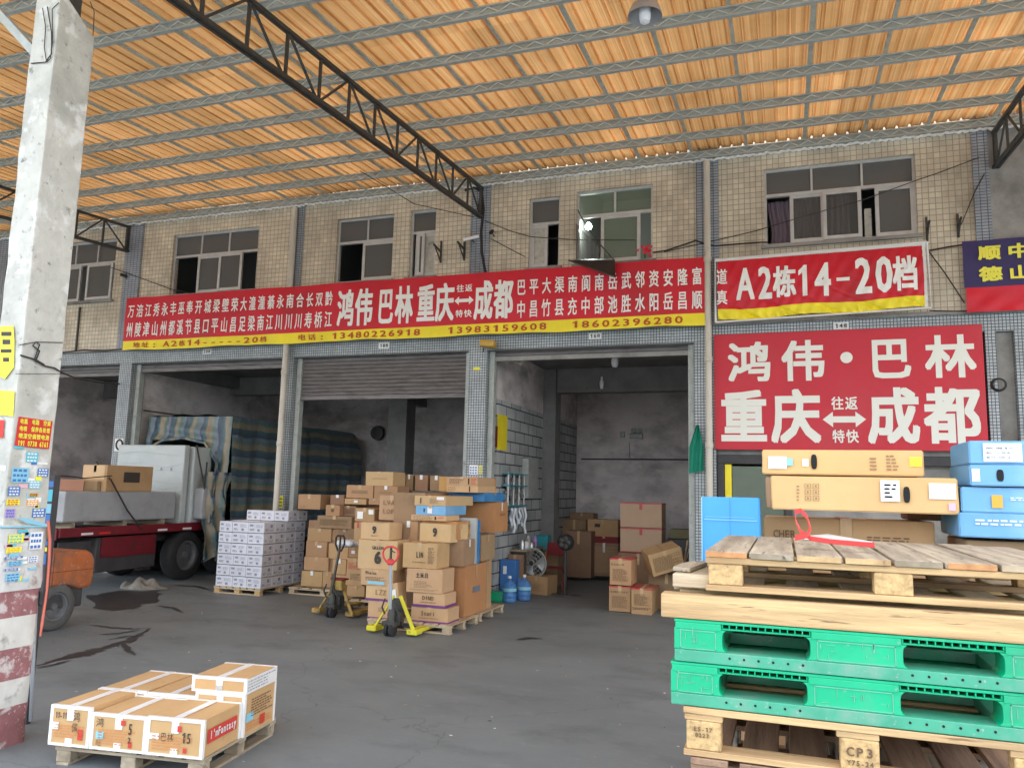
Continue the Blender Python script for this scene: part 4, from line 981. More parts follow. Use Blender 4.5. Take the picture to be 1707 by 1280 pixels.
MB().box(TX1 - .5, TX1 - .08, 11.5, 13.0, 0.35, 1.0).build('tool_box', 'truck_dark', tr, bevel=0.015)
MB().box(TX1 - .079, TX1 - .06, 11.6, 12.95, 0.62, 1.0).build('side_panel', 'truck_red', tr)
MB().box(TX1 - .12, TX1 - .1, 10.7, 11.4, 0.42, 0.95).build('mud_flap', 'truck_dark', tr)
for yy in (13.85, 15.1, 18.9):
    for xx in (TX1 - .17, TX0 + .17): wheel(None, (xx, yy, 0.52), 0.52, 0.30, tr)
MB().box(TX0, TX1 - .02, 20.21, 20.5, 1.1, 2.4).build('headboard', 'truck_red', tr)
MB().box(TX1 - .45, TX1 - .1, 10.535, 10.559, 1.03, 1.15).build('tail_lamp', 'ad_red', tr, bevel=0.006)
MB().box(TX0 + .1, TX0 + .45, 10.535, 10.559, 1.03, 1.15).build('tail_lamp', 'ad_red', tr, bevel=0.006)
# load
t = thing('wrapped_crate', 'long low crate in grey plastic wrap on the truck bed', 'wrapped crate', (-12.9, 12, 1.19), group='freight on the truck')
MB().box(-13.3, -12.18, 10.72, 13.45, 1.30, 1.86).build('crate', 'wrap_grey', t, bevel=0.03, seg=2)
for k in (11.0, 12.2, 13.2): MB().box(-13.25, -12.25, k - .05, k + .05, 1.182, 1.299).build('skid', 'wood_grey_x', t)
t = thing('wrapped_slab', 'tall white wrapped panel standing across the truck bed', 'wrapped panel', (-13.1, 13.8, 1.19), group='freight on the truck')
MB().box(-14.05, -12.2, 13.62, 13.78, 1.19, 2.86).build('panel', 'wrap_white', t, bevel=0.03, seg=2)
L = MB()
for i in range(6): L.box(-13.9 + i * .27, -13.9 + i * .27 + .05, 13.616, 13.619, 2.30, 2.37)
L.build('small_print', 'letter_faint_blue', t)
for i in range(8):
    za = 1.35 + i * .18 + rnd.uniform(-.07, .07); MB().tube([(-14.03, 13.612, za), (-13.4, 13.606, za + rnd.uniform(-.10, .10)), (-12.7, 13.606, za + rnd.uniform(-.10, .10)), (-12.22, 13.612, za + rnd.uniform(-.08, .08))], .0035, 4).build('wrap_crease', 'wrap_grey', t, smooth=True)
t = thing('wrapped_fridge', 'white wrapped appliance behind the tall panel on the truck', 'wrapped appliance', (-12.5, 14.2, 1.19), group='freight on the truck')
MB().box(-13.0, -12.14, 13.86, 14.42, 1.19, 2.84).build('appliance', 'wrap_white', t, bevel=0.04, seg=2)
t = thing('wrapped_bundle', 'grey plastic wrapped bundle low beside the appliance on the truck', 'wrapped bundle', (-11.9, 14.2, 1.2), group='freight on the truck')
MB().box(-12.12, -11.86, 13.9, 14.45, 1.28, 1.95).build('bundle', 'wrap_grey', t, bevel=0.06, seg=2)

# tarpaulin
tp = thing('striped_tarpaulin', 'striped blue and tan tarpaulin draped over the truck load', 'tarpaulin', (-12.9, 17, 1.2))
ty0, ty1 = 14.5, 20.3; tx0, tx1 = -14.08, -11.72; tz = 3.56
def trp(u, v):
    """u across: 0 left bottom .. 1 right bottom going over the top; v along Y"""
    Y = ty0 + (ty1 - ty0) * v
    endr = max(0.0, (v - 0.9) / 0.1); zt_ = tz - 0.55 * endr ** 2
    wob = 0.05 * math.sin(v * 31) + 0.03 * math.sin(v * 67 + u * 9)
    if u < 0.3: s = u / 0.3; p = (tx0 - 0.05 * (1 - s), 1.3 + (zt_ - 1.3) * s)
    elif u < 0.62: s = (u - 0.3) / 0.32; p = (tx0 + (tx1 - tx0) * s, zt_ + 0.05 * math.sin(s * math.pi) + 0.02 * math.sin(s * 20 + v * 9))
    else: s = (u - 0.62) / 0.38; p = (tx1 + 0.10 * s + wob * (0.3 + s) , zt_ - (zt_ - 0.75) * s)
    return (p[0], Y, p[1])
mb = MB().grid(60, 70, trp)
mb.build('side_sheet', 'tarp_stripes', tp, smooth=True)
def front(u, v):
    # front flap: hangs from the top edge; arch-shaped opening over the white freight
    x = tx0 + (tx1 - tx0) * u
    zc = 3.02 - 0.9 * max(0, (u - 0.70) / 0.30) ** 1.3 - 0.5 * max(0, (0.12 - u) / 0.12)
    zlow = zc if u < 0.86 else max(0.45, zc - (u - 0.86) / 0.14 * 2.0)
    z = zlow + (tz - zlow) * v
    fold = 0.04 * math.sin(z * 16 + u * 5) * (1 - v) + 0.02 * math.sin(x * 23)
    return (x + (0.0 if u < .97 else 0.0), ty0 - 0.02 - 0.10 * (1 - v) + fold, z)
MB().grid(60, 24, front).build('front_flap', 'tarp_stripes', tp, smooth=True)
def drape(u, v):
    z = 0.42 + (2.3 - 0.42) * v
    y = 13.95 + 0.62 * u + 0.05 * math.sin(z * 3)
    x = -11.88 + 0.16 * u + 0.09 * math.sin(u * 14 + z * 2.2) * (1.1 - v * .6) + 0.03 * math.sin(z * 9)
    return (x, y, z + 0.06 * math.sin(u * 17) * (1 - v))
MB().grid(30, 40, drape).build('hanging_fold', 'tarp_stripes', tp, smooth=True)
mb = MB(); mb.tube([(-14.0, ty0 - .15, 2.78), (-13.5, ty0 - .17, 3.0), (-12.9, ty0 - .17, 3.06), (-12.3, ty0 - .16, 2.95), (-11.95, ty0 - .15, 2.5), (-11.85, 14.2, 1.9), (-11.8, 14.05, 1.2)], 0.035, 8)
mb.build('rolled_edge', 'tarp_stripes', tp, smooth=True)

def rope(lab, pts, r=0.012, m='strap_dark', nm='strap', cat='strap', grp=None, n=6):
    c = pts[0]; t = thing(nm, lab, cat, tuple(c), group=grp); MB().tube(pts, r, n).build('line', m, t, smooth=True); return t
rope('dark strap slanting over the grey wrapped crate', [(-12.9, 12.0, 2.42), aX(185, 800, -12.08), aX(212, 850, -12.08), aX(236, 882, -12.05)], 0.016)
rope('dark elastic cord in a V over the white appliance', [aY(328, 742, 13.84), aY(341, 815, 13.84), aY(345, 770, 13.84)], 0.018)
rope('cord running from the column to the truck cartons', [aY(85, 793, 7.0), aY(110, 793, 8.5), aY(140, 797, 10.4), aY(186, 793, 11.5)], 0.010)

# ground rag
rg = thing('canvas_rag', 'crumpled grey canvas heap on the floor under the truck', 'rag', (-11.9, 12.5, 0))
c = aZ(235, 980)
def ragp(u, v):
    a = u * 2 * math.pi; r = v
    x = c.x + 0.52 * r * math.cos(a) * (1 + .2 * math.sin(3 * a)); y = c.y + 0.30 * r * math.sin(a)
    z = 0.17 * (1 - r ** 3) * (0.75 + 0.3 * math.sin(x * 9 + 1) + 0.25 * math.sin(x * 17 + y * 13) + .15 * math.sin(y * 31 - x * 8)) + 0.006
    return (x, y, max(z, 0.005))
MB().grid(60, 14, ragp).build('cloth', 'rag', rg, smooth=True)

# floor stains
def stain(lab, pts, z=0.004, wob=0.06):
    P = [aZ(a, b, z) for a, b in pts]; out = []
    n = len(P)
    for i in range(n):
        a, b = P[i], P[(i + 1) % n]
        for k in range(5):
            p = a.lerp(b, k / 5); out.append((p.x + rnd.uniform(-wob, wob), p.y + rnd.uniform(-wob, wob), z))
    q = MB(); q.v += [Vector(p) for p in out]; q.face(list(range(len(out)))); o = q.build('oil_stain', 'stain'); tag(o, kind='stuff')
    bm = bmesh.new(); bm.from_mesh(o.data); bmesh.ops.triangulate(bm, faces=bm.faces[:]); bm.to_mesh(o.data); bm.free()
def stroke(path, w0, k0):
    P = [aZ(a, b, 0) for a, b in path]; q = MB(); pts = []
    for i in range(len(P) - 1):
        for k in range(7): pts.append(P[i].lerp(P[i + 1], k / 7))
    pts.append(P[-1]); n = len(pts)
    for i, p in enumerate(pts):
        f = i / (n - 1); d = (pts[min(i + 1, n - 1)] - pts[max(i - 1, 0)]).normalized(); s_ = Vector((-d.y, d.x, 0))
        w_ = w0 * (0.35 + math.sin(math.pi * min(1, f * 1.1))) ; z = Vector((0, 0, .003 + .0012 * k0))
        q.v += [p + s_ * w_ * rnd.uniform(.25, 1.0) + z, p - s_ * w_ * rnd.uniform(.25, 1.0) + z]
    for i in range(n - 1): q.face([2 * i, 2 * i + 1, 2 * i + 3, 2 * i + 2])
    tag(q.build('oil_stain', 'stain'), kind='stuff')
for k_, (w0, pth) in enumerate(((.10, [(60, 1110), (100, 1099), (150, 1085), (178, 1078), (215, 1068), (236, 1056), (250, 1048)]), (.05, [(150, 1041), (185, 1046), (220, 1048), (252, 1047)]), (.16, [(108, 1097), (135, 1091), (172, 1084)]),
    (.04, [(165, 1058), (195, 1056), (235, 1050)]), (.05, [(205, 1072), (212, 1084), (225, 1092)]), (.03, [(180, 1067), (210, 1061), (240, 1060)]), (.03, [(62, 1114), (90, 1108), (120, 1100)]), (.07, [(862, 1067), (880, 1064), (903, 1065)]),
    (.05, [(280, 975), (330, 978), (352, 985)]), (.04, [(262, 1010), (290, 1014), (305, 1022)]))): stroke(pth, w0, k_)
stain('', [(150, 992), (200, 985), (268, 984), (262, 1000), (230, 1012), (190, 1018), (158, 1014)], wob=0.10)

lit = MB()
for k in range(150):
    x, y = rnd.uniform(-9, 1), rnd.uniform(4.2, 13.5); r_ = rnd.uniform(.006, .022); a = rnd.uniform(0, 6.28); z = .006
    pts = [Vector((x + r_ * rnd.uniform(.5, 1.4) * math.cos(a + j * 1.57), y + r_ * rnd.uniform(.4, 1.0) * math.sin(a + j * 1.57), z + rnd.uniform(0, .004))) for j in range(4)]
    lit.add(pts, [(0, 1, 2, 3)], rnd.choice((0, 0, 1, 2)))
tag(lit.build('floor_litter', ['label_white', 'carton_tan', 'stain']), kind='stuff')

# ================================================================== CARTONS
PLACED = []
def carton(name, label, x0, x1, y0, y1, z0, z1, m, rot=0.0, group=None, cat='carton', tape='front', tm='tape_clear', prints=(), snap=True, bands=(), bev=0.006, jit=0.004, seam=True):
    cx, cy = (x0 + x1) / 2, (y0 + y1) / 2
    if snap:
        best = None
        for (a, b, c_, d, z) in PLACED:
            if min(x1, b) - max(x0, a) > 0.05 and min(y1, d) - max(y0, c_) > 0.05 and abs(z - z0) < 0.09:
                best = z if best is None else max(best, z)
        if best is not None: z0 = best + 0.002
    PLACED.append((x0, x1, y0, y1, z1))
    t = thing(name, label, cat, (cx, cy, z0), R(rot), group)
    w_, d_, h_ = x1 - x0, y1 - y0, z1 - z0
    mb = MB(); J = lambda: rnd.uniform(-jit, jit)
    vs = [((sx * w_ / 2) + J(), (sy * d_ / 2) + J(), (0 if k == 0 else h_) + (J() if k else 0)) for k in (0, 1) for sy in (-1, 1) for sx in (-1, 1)]
    mb.add(vs, [(0, 2, 3, 1), (4, 5, 7, 6), (0, 1, 5, 4), (2, 6, 7, 3), (0, 4, 6, 2), (1, 3, 7, 5)])
    bo_ = mb.build('body', m, t, local=True)
    bm = bmesh.new(); bm.from_mesh(bo_.data)
    bmesh.ops.subdivide_edges(bm, edges=bm.edges[:], cuts=5, use_grid_fill=True)
    ph = [rnd.uniform(0, 6.28) for _ in range(6)]; dd = min(.007, .03 * min(w_, d_, h_))
    for v in bm.verts:
        u = [abs(v.co.x) / (w_ / 2), abs(v.co.y) / (d_ / 2), abs(v.co.z - h_ / 2) / (h_ / 2)]
        k = u.index(max(u)); o2 = [q_ for i_, q_ in enumerate(u) if i_ != k]
        f = (1 - min(1, o2[0]) ** 3) * (1 - min(1, o2[1]) ** 3)
        nz_ = .5 + .5 * math.sin(v.co.x * 9 + ph[0]) * math.sin(v.co.y * 8 + ph[1]) * math.cos(v.co.z * 10 + ph[2])
        wob = .0022 * math.sin(v.co.x * 21 + ph[3]) * math.cos(v.co.z * 17 + v.co.y * 19 + ph[4])
        sgn = [1 if v.co.x > 0 else -1, 1 if v.co.y > 0 else -1, 1 if v.co.z > h_ / 2 else -1][k]
        if not (k == 2 and sgn < 0): v.co[k] -= sgn * (dd * f * nz_ + abs(wob) * (1 - f))
    es = [e_ for e_ in bm.edges if len(e_.link_faces) == 2 and e_.calc_face_angle(0) > 0.7]
    bmesh.ops.bevel(bm, geom=es, offset=bev, segments=2, affect='EDGES', clamp_overlap=True)
    for f_ in bm.faces: f_.smooth = True
    bm.to_mesh(bo_.data); bm.free()
    try: bo_.data.set_sharp_from_angle(angle=R(35))
    except Exception: pass
    e = jit + 0.0015
    if seam:  # closing tape over top and down both ends
        q = MB(); tw = min(0.03, w_ * .12)
        if tape == 'front':      # seam runs along Y, drops over the front
            q.box(-tw, tw, -d_ / 2 - e, d_ / 2 + e, h_ + e * .6, h_ + e * .6 + .001)
            q.box(-tw, tw, -d_ / 2 - e - .001, -d_ / 2 - e, h_ * .72, h_ + e * .6 + .001)
        else:
            q.box(-w_ / 2 - e, w_ / 2 + e, -tw, tw, h_ + e * .6, h_ + e * .6 + .001)
            q.box(w_ / 2 + e, w_ / 2 + e + .001, -tw, tw, h_ * .72, h_ + e * .6 + .001)
        q.build('tape', tm, t, local=True)
        if d_ > .3 and y0 < 13.3 and x1 > -9 :
            q = MB(); q.box(-w_ / 2 + .01, w_ / 2 - .01, -.0012, .0012, h_ + e * .3, h_ + e * .55) if tape == 'side' else q.box(-.0012, .0012, -d_ / 2 + .01, d_ / 2 - .01, h_ + e * .3, h_ + e * .55)
            q.build('flap_seam', 'letter_brown', t, local=True)
    for (zz0, zz1, bm_) in bands:   # printed band round the box
        MB().box(-w_ / 2 - e, w_ / 2 + e, -d_ / 2 - e, d_ / 2 + e, h_ * zz0, h_ * zz1).build('printed_band', bm_, t, local=True)
    for pr in prints:   # (text, u0,u1,v0,v1, mat, bold[, face])
        s, u0, u1, v0, v1, pm, bo = pr[:7]; fc = pr[7] if len(pr) > 7 else 'f'
        L = MB()
        if fc == 'f': fnn = lambda x, z, d: (-w_ / 2 + x * w_, -d_ / 2 - e - .001 - d, z * h_)
        else: fnn = lambda x, z, d: (w_ / 2 + e + .001 + d, -d_ / 2 + x * d_, z * h_)
        if s == '@':      # oval hand slot
            u_, v_ = {0: (.735, .52), 1: (.335, .52), 2: (.30, .5)}[bo]; sw, sh2 = (.016, .042) if bo < 2 else (.016, .03)
            pts = [fnn(u_ + sw / w_ * math.copysign(abs(math.cos(k * math.pi / 10)) ** .6, math.cos(k * math.pi / 10)), v_ + sh2 / h_ * math.copysign(abs(math.sin(k * math.pi / 10)) ** .8, math.sin(k * math.pi / 10)), 0) for k in range(20)]
            L.add(pts, [tuple(range(20))]); L.build('hand_slot', 'void', t, local=True)
        elif s == '#':      # plain printed patch / label
            L.add([fnn(u0, v0, 0), fnn(u1, v0, 0), fnn(u1, v1, 0), fnn(u0, v1, 0)], [(0, 1, 2, 3)]); L.build('label', pm, t, local=True)
        elif s == '=':    # lines of tiny print
            n = max(2, int((v1 - v0) * h_ / 0.018)); hh = (v1 - v0) / n
            for i in range(n):
                z_ = v1 - hh * (i + .8); ue = u1 - (u1 - u0) * rnd.choice([0, .1, .3]); u = u0
                while u < ue - .01:
                    wl = rnd.uniform(.012, .04) / (w_ if fc == 'f' else d_); ub = min(u + wl, ue)
                    L.add([fnn(u, z_, 0), fnn(ub, z_, 0), fnn(ub, z_ + hh * .45, 0), fnn(u, z_ + hh * .45, 0)], [(0, 1, 2, 3)]); u = ub + wl * .35
            L.build('small_print', pm, t, local=True)
        else:
            put_row(L, s, fnn, u0, u1, v0, v1, bold=bo, fill=.86); L.build('print', pm, t, local=True, smooth='raw')
    return t
def pc(label, px0, py0, px1, py1, Y, dep, m='carton_tan', rot=None, **kw):
    """carton whose front face fills a pixel rectangle at distance Y"""
    a, b = aY(px0, py1, Y), aY(px1, py0, Y); c1, c2 = aY(px1, py1, Y), aY(px0, py0, Y)
    z0, z1 = (a.z + c1.z) / 2, (b.z + c2.z) / 2
    return carton(kw.pop('name', 'carton'), label, a.x, c1.x, Y, Y + dep, z0, z1, m, rot if rot is not None else rnd.uniform(-1.6, 1.6), **kw)

# ---- wooden pallet
def pallet(label, loc, w_, d_, h_=0.144, rotz=0.0, woods=('wood_pale_y', 'wood_pale_x', 'particle'), nb=7, group='wooden pallets', detail=True, blocks=3, name='wooden_pallet', gap=0.3, bw=0.10, top2=True, alongx=False, boty=False):
    t = thing(name, label, 'pallet', loc, rotz, group)
    dk, sx, bl = woods; W2, D2 = w_ / 2, d_ / 2
    hb = h_ - 0.022 * (3 if top2 else 2) ; mb = MB()
    bwid = w_ / (nb + (nb - 1) * gap)
    if alongx:
        bw2 = d_ / (nb + (nb - 1) * gap)
        for i in range(nb):
            y = -D2 + i * bw2 * (1 + gap); mb.box(-W2, W2, y, y + bw2, h_ - 0.024, h_)
    for i in range(0 if alongx else nb):
        x = -W2 + i * bwid * (1 + gap)
        dy0, dy1 = rnd.uniform(-.006, .006), rnd.uniform(-.006, .006)
        mb.box(x + rnd.uniform(-.004, .004), x + bwid + rnd.uniform(-.004, .004), -D2 + dy0, D2 + dy1, h_ - 0.022, h_ + rnd.uniform(-.002, .003))
    mb.build('deck', dk, t, local=True, bevel=0.0025)
    zt = h_ - 0.0225
    if top2 and alongx:
        for x in (-W2 + .01, -0.065, W2 - .135): MB().box(x - .006, x + .126, -D2 + .004, D2 - .004, zt - 0.022, zt - .0025).build('stringer_board', dk, t, local=True, bevel=0.002)
        zt -= 0.0228
    elif top2:
        for y in (-D2, -bw / 2, D2 - bw): MB().box(-W2, W2, y + .002, y + bw - .002, zt - 0.022, zt - .0005).build('stringer_board', sx, t, local=True, bevel=0.002)
        zt -= 0.0228
    for x in (-W2 + .01, -0.06, W2 - .13) if boty else ():
        MB().box(x + .01, x + .11, -D2, D2, 0, 0.021).build('bottom_board', dk, t, local=True, bevel=0.002)
    for y in () if boty else (-D2, -bw / 2, D2 - bw): MB().box(-W2, W2, y + .001, y + bw - .001, 0, 0.021).build('bottom_board', sx, t, local=True, bevel=0.002)
    for x in (-W2 + .01, -0.06, W2 - .13):
        for y in (-D2, -bw / 2, D2 - bw): MB().box(x, x + .12, y + .004, y + bw - .004, 0.0214, zt - .0005).build('block', bl, t, local=True, bevel=0.004)
    return t

# ---- stack of white printed cartons by the truck
px0, px1, py0, rows, rh = -10.32, -9.29, 12.6, 6, 0.204
pallet('wooden pallet under the stack of white printed cartons', ((px0 + px1) / 2, py0 + .66, 0), 1.06, 1.36, 0.13)
RW = ['bottom', 'second', 'third', 'fourth', 'fifth', 'sixth', 'top']
nf = 3; ncount = 0
wf = (px1 - px0) / nf; ws = 1.36 / 4
def white_carton(x, y, wx, wy, z, r, lab):
    return carton('white_carton', lab, x + .002, x + wx - .002, y + .003, y + wy - .003, z, z + rh - .012, 'carton_white', 0, 'white printed cartons', tape='side', tm='carton_white', snap=False, seam=False, bev=0.004, jit=0.0015,
        prints=(('=', .12, .40, .18, .42, 'letter_dark', 0), ('#', .10, .32, .62, .80, 'letter_faint_blue', 0), ('=', .5, .9, .5, .8, 'letter_faint_blue', 0), ('#', .58, .74, .15, .38, 'letter_faint_blue', 0),
                ('=', .12, .40, .18, .42, 'letter_dark', 0, 's'), ('#', .56, .76, .5, .8, 'letter_faint_blue', 0, 's'), ('=', .5, .9, .15, .36, 'letter_faint_blue', 0, 's')))
POS = ['outer front', 'middle front', 'front corner']
for r in range(rows):
    z = 0.132 + r * rh; cut = rnd.uniform(-.05, .05)
    xs_ = [px0, px0 + wf * 1 + cut, px0 + wf * 2 + cut * .5, px1]
    for i in range(3): white_carton(xs_[i], py0, xs_[i + 1] - xs_[i], ws, z, r, 'white printed carton, %s row from the floor, %s of the stack' % (ORD[r], POS[i]))
    for j in range(1, 4): white_carton(px1 - .36, py0 + j * ws, .36, ws, z, r, 'white printed carton, %s row from the floor, %s along its side' % (ORD[r], ORD[j]))
z = 0.132 + rows * rh
for i in range(3): white_carton(-10.25 + i * .33, 13.3, .33, .33, z, 6, 'white printed carton in the loose top layer, %s counting from the truck' % ORD[i])
for j in range(1, 2): white_carton(-9.59, 13.3 + j * .33, .33, .33, z, 6, 'white printed carton at the rear end of the loose top layer')
t = carton('white_carton', 'white carton core block hidden in the middle of the stack', px0 + .01, px1 - .365, py0 + ws + .005, 13.94, 0.132, 1.35, 'carton_white', snap=False, seam=False)

# ---- cartons on the truck
carton('carton', 'pink sided carton on the near end of the wrapped crate', -13.2, -12.62, 10.95, 11.5, 1.862, 2.07, 'carton_pink', 0, 'cartons on the truck', snap=False, prints=(('#', .4, .5, .4, .5, 'letter_dark', 0),))
carton('carton', 'brown carton with a black label on the wrapped crate', -12.78, -12.18, 11.6, 12.75, 1.862, 2.36, 'carton_tan', 0, 'cartons on the truck', snap=False, tm='tape_clear', prints=(('#', .35, .7, .35, .75, 'letter_dark', 0, 's'), ('#', .0, .9, .45, .98, 'carton_bright_tape', 0)))
carton('carton', 'dark brown low carton between two others on the crate', -13.1, -12.3, 11.51, 11.59, 1.862, 2.05, 'carton_dull', 0, 'cartons on the truck', snap=False)

# ---- big mixed pile: far pallets first
def P_(label, x, y, w_, d_): return pallet(label, (x, y, 0), w_, d_, 0.13, woods=('wood_pale_y', 'wood_pale_x', 'wood_pale_n'), nb=6)
P_('wooden pallet under the tall brown pile beside the white stack', -8.3, 13.75, 1.5, 1.2)
P_('wooden pallet behind the black handled pallet truck', -7.0, 12.9, 1.2, 1.2)
P_('wooden pallet lifted on the grey handled pallet truck', -5.25, 11.2, 1.35, 1.1)
P_('wooden pallet behind the purple banded cartons', -5.25, 12.45, 1.3, 1.1)
G = 'cartons in the mixed pile'
YA = 13.2
kw = dict(group=G)
FT = 'letter_faint'
pc('plain carton at the foot of the brown pile by white stack', 501, 951.6, 536, 977, YA, .5, tm='tape_white', **kw)
pc('narrow carton at the pile foot behind the black handle', 537, 952, 552, 978, YA, .5, **kw)
pc('plain carton second up from the floor beside white stack', 506, 928, 547, 951.6, YA, .5, **kw)
pc('plain carton third up with a white tape dab', 509, 902, 545, 927.5, YA, .5, prints=(('#', .55, .75, .6, .75, 'label_white', 0),), **kw)
pc('plain wide carton fourth up beside the white stack', 512, 880, 551.5, 901.7, YA, .5, **kw)
pc('carton with faint writing behind the black pump handle', 552, 881, 594, 901, YA + .05, .5, prints=(('=', .1, .9, .2, .8, FT, 0),), **kw)
pc('long carton with scribbled lettering across its front', 528, 860, 584.5, 881, YA - .05, .5, 'carton_dull', prints=(('=', .08, .9, .25, .75, 'letter_brown', 0),), **kw)
pc('lone carton standing on the rear of the white stack', 496, 824, 533, 848.5, 13.35, .45, prints=(('=', .1, .45, .1, .25, FT, 0),), snap=False, **kw)
pc('small square carton with a brown logo on the long carton', 542, 841.5, 565.6, 860, YA, .4, prints=(('#', .4, .6, .35, .65, 'letter_brown', 0),), **kw)
pc('small grey taped carton topped beside the tarpaulin', 550, 825, 573, 841, YA + .2, .35, 'carton_dull', tm='tape_white', **kw)
pc('flat carton with a bright tape end under two others', 574, 831, 611, 840.5, YA + .1, .5, prints=(('#', .45, .62, .3, .7, 'tape_white', 0),), **kw)
pc('flat plain carton next to the taped flat one', 613.7, 831, 632, 841, YA + .1, .5, **kw)
pc('dark open sided carton below the flat cartons', 566, 843, 592, 861, YA + .15, .5, 'carton_dull', prints=(('=', .1, .9, .2, .8, 'letter_brown', 0),), **kw)
pc('carton with a brown patch below the topmost carton', 577, 808.7, 622, 829.8, YA + .1, .5, prints=(('#', .2, .8, .35, .6, FT, 0),), **kw)
pc('shorter carton with bright tape below the topmost carton', 623, 810, 661.7, 831, YA + .1, .5, tm='tape_white', prints=(('=', .2, .8, .4, .6, FT, 0),), **kw)
pc('topmost carton of the whole mixed pile', 609, 786, 655, 808, YA + .15, .5, 'carton_pale', prints=(('=', .25, .8, .45, .55, FT, 0),), **kw)
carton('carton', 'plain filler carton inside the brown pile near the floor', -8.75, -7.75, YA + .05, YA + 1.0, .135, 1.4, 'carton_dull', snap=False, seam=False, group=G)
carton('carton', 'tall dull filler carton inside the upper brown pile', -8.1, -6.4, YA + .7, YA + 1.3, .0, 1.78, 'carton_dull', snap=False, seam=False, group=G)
# middle low group (Y ~ 12.2)
YM = 12.3
pc('low carton right under the white labelled pinkish one', 577, 976, 607, 994, YM, .5, 'carton_tan', **kw)
pc('pinkish carton with dark squiggle printing', 576, 930, 603.5, 974, YM, .5, 'carton_tan', prints=(('=', .25, .9, .2, .45, 'letter_brown', 0), ('=', .1, .9, .6, .85, 'print_red', 0)), **kw)
pc('carton with bright tape top behind the pump handle', 553, 932, 576, 957, YM + .3, .5, tm='tape_white', **kw)
pc('carton low down behind the old yellow pallet truck', 553, 958, 576, 985, YM + .3, .5, **kw)
pc('carton with a small white square label by the bag', 580, 911, 597, 930, YM + .1, .4, prints=(('#', .3, .65, .35, .65, 'label_white', 0),), **kw)
pc('plain carton below the white plastic bag', 547, 906, 580, 931, YM + .35, .5, **kw)
carton('carton', 'dull filler carton hidden behind the white plastic bag', -7.6, -6.5, YM + .5, YM + .85, .13, 1.3, 'carton_dull', snap=False, seam=False, group=G)
pc('red taped carton left of the carton marked nine', 589, 870, 603, 903, 11.35, .5, 'carton_tan', tm='tape_red', **kw)
pc('carton with a white and blue parcel label', 591, 847, 623, 868, 11.6, .5, prints=(('#', .12, .42, .2, .75, 'label_white', 0), ('#', .7, .95, .55, .9, 'label_white', 0)), **kw)
pc('tall carton printed with three faded big letters', 630.8, 826, 673.4, 867, 11.45, .55, 'carton_pale', prints=(('LVA', .15, .62, .62, .82, FT, .02), ('LOF', .15, .62, .26, .46, FT, .02)), **kw)
# front left column (on the jack)
YB = 10.75
PB = ((.0, .16, 'purple'),)
pc('purple banded carton at the foot behind grey pump handle', 612.5, 1002, 656, 1034, YB, .42, 'carton_pale', bands=PB, prints=(('=', .4, .8, .45, .7, FT, 0),), **kw)
pc('purple banded carton second up behind grey pump handle', 609, 976, 656, 1001, YB, .42, 'carton_pale', bands=PB, prints=(('LZZ', .35, .75, .40, .75, FT, .02),), **kw)
pc('carton with blue line print behind grey pump handle', 600.8, 949, 653.5, 976, YB - .02, .42, 'carton_pale', prints=(('Miaina', .15, .5, .68, .9, 'letter_dark', .02), ('=', .15, .8, .30, .55, 'letter_brown', 0), ('#', .22, .75, .08, .26, 'label_cyan', 0)), **kw)
pc('big carton printed with a six behind red pump handle', 595.6, 900, 660, 949, YB, .42, 'carton_pale', prints=(('6', .42, .62, .20, .62, 'letter_dark', .06), ('GREEN', .36, .66, .68, .80, 'letter_dark', .02)), **kw)
pc('carton printed nine on the big six carton', 600.8, 870.8, 648.8, 899.5, YB + .05, .42, 'carton_pale', prints=(('9', .40, .56, .36, .80, 'letter_dark', .06), ('=', .38, .62, .18, .27, 'letter_dark', 0)), **kw)
pc('open topped pale carton behind the first nine carton', 664, 868.5, 697, 905, 11.3, .5, 'carton_tan', tm='tape_white', **kw)
t = carton('carton', 'small tipped carton with a white label between two columns', -5.62, -5.42, 10.72, 10.95, 0.30, 0.66, 'carton_pale', -8, group=G, snap=False, prints=(('#', .3, .85, .3, .75, 'label_white', 0),)); t.rotation_euler = (0, R(-9), R(-6))
# front right column
pc('lowest purple banded carton on the lifted pallet', 684, 1012.5, 746, 1040, YB, .42, 'carton_pale', rot=0, bands=((.02, .18, 'purple'),), prints=(('Stori', .28, .66, .50, .78, 'letter_brown', .02), ('=', .22, .8, .32, .40, 'letter_brown', 0)), **kw)
pc('second purple banded carton on the lifted pallet', 687.5, 988, 741, 1011, YB, .42, 'carton_pale', rot=0, bands=((.0, .18, 'purple'),), prints=(('DINO', .30, .66, .50, .80, 'letter_brown', .02), ('=', .25, .8, .30, .40, 'letter_brown', 0)), **kw)
pc('large carton with dark characters over the purple cartons', 676.5, 948, 736, 987.5, YB - .03, .46, 'carton_pale', prints=(('土米日', .26, .62, .62, .84, 'letter_dark', .03), ('=', .22, .72, .20, .50, FT, 0), ('=', .1, .9, .08, .16, FT, 0)), **kw)
pc('carton with scribbled writing over the characters carton', 670.6, 905, 728, 946, YB, .46, 'carton_tan', prints=(('LIN', .40, .60, .42, .66, 'letter_dark', .04), ('=', .30, .7, .22, .27, 'letter_dark', 0), ('=', .74, .92, .2, .85, 'letter_brown', 0)), **kw)
pc('tilted carton printed nine with a lighter taped end', 700, 873, 757, 910, YB + .35, .5, 'carton_pale', rot=-9, prints=(('9', .42, .58, .30, .78, 'letter_dark', .06),), tape='side', tm='tape_clear', **kw)
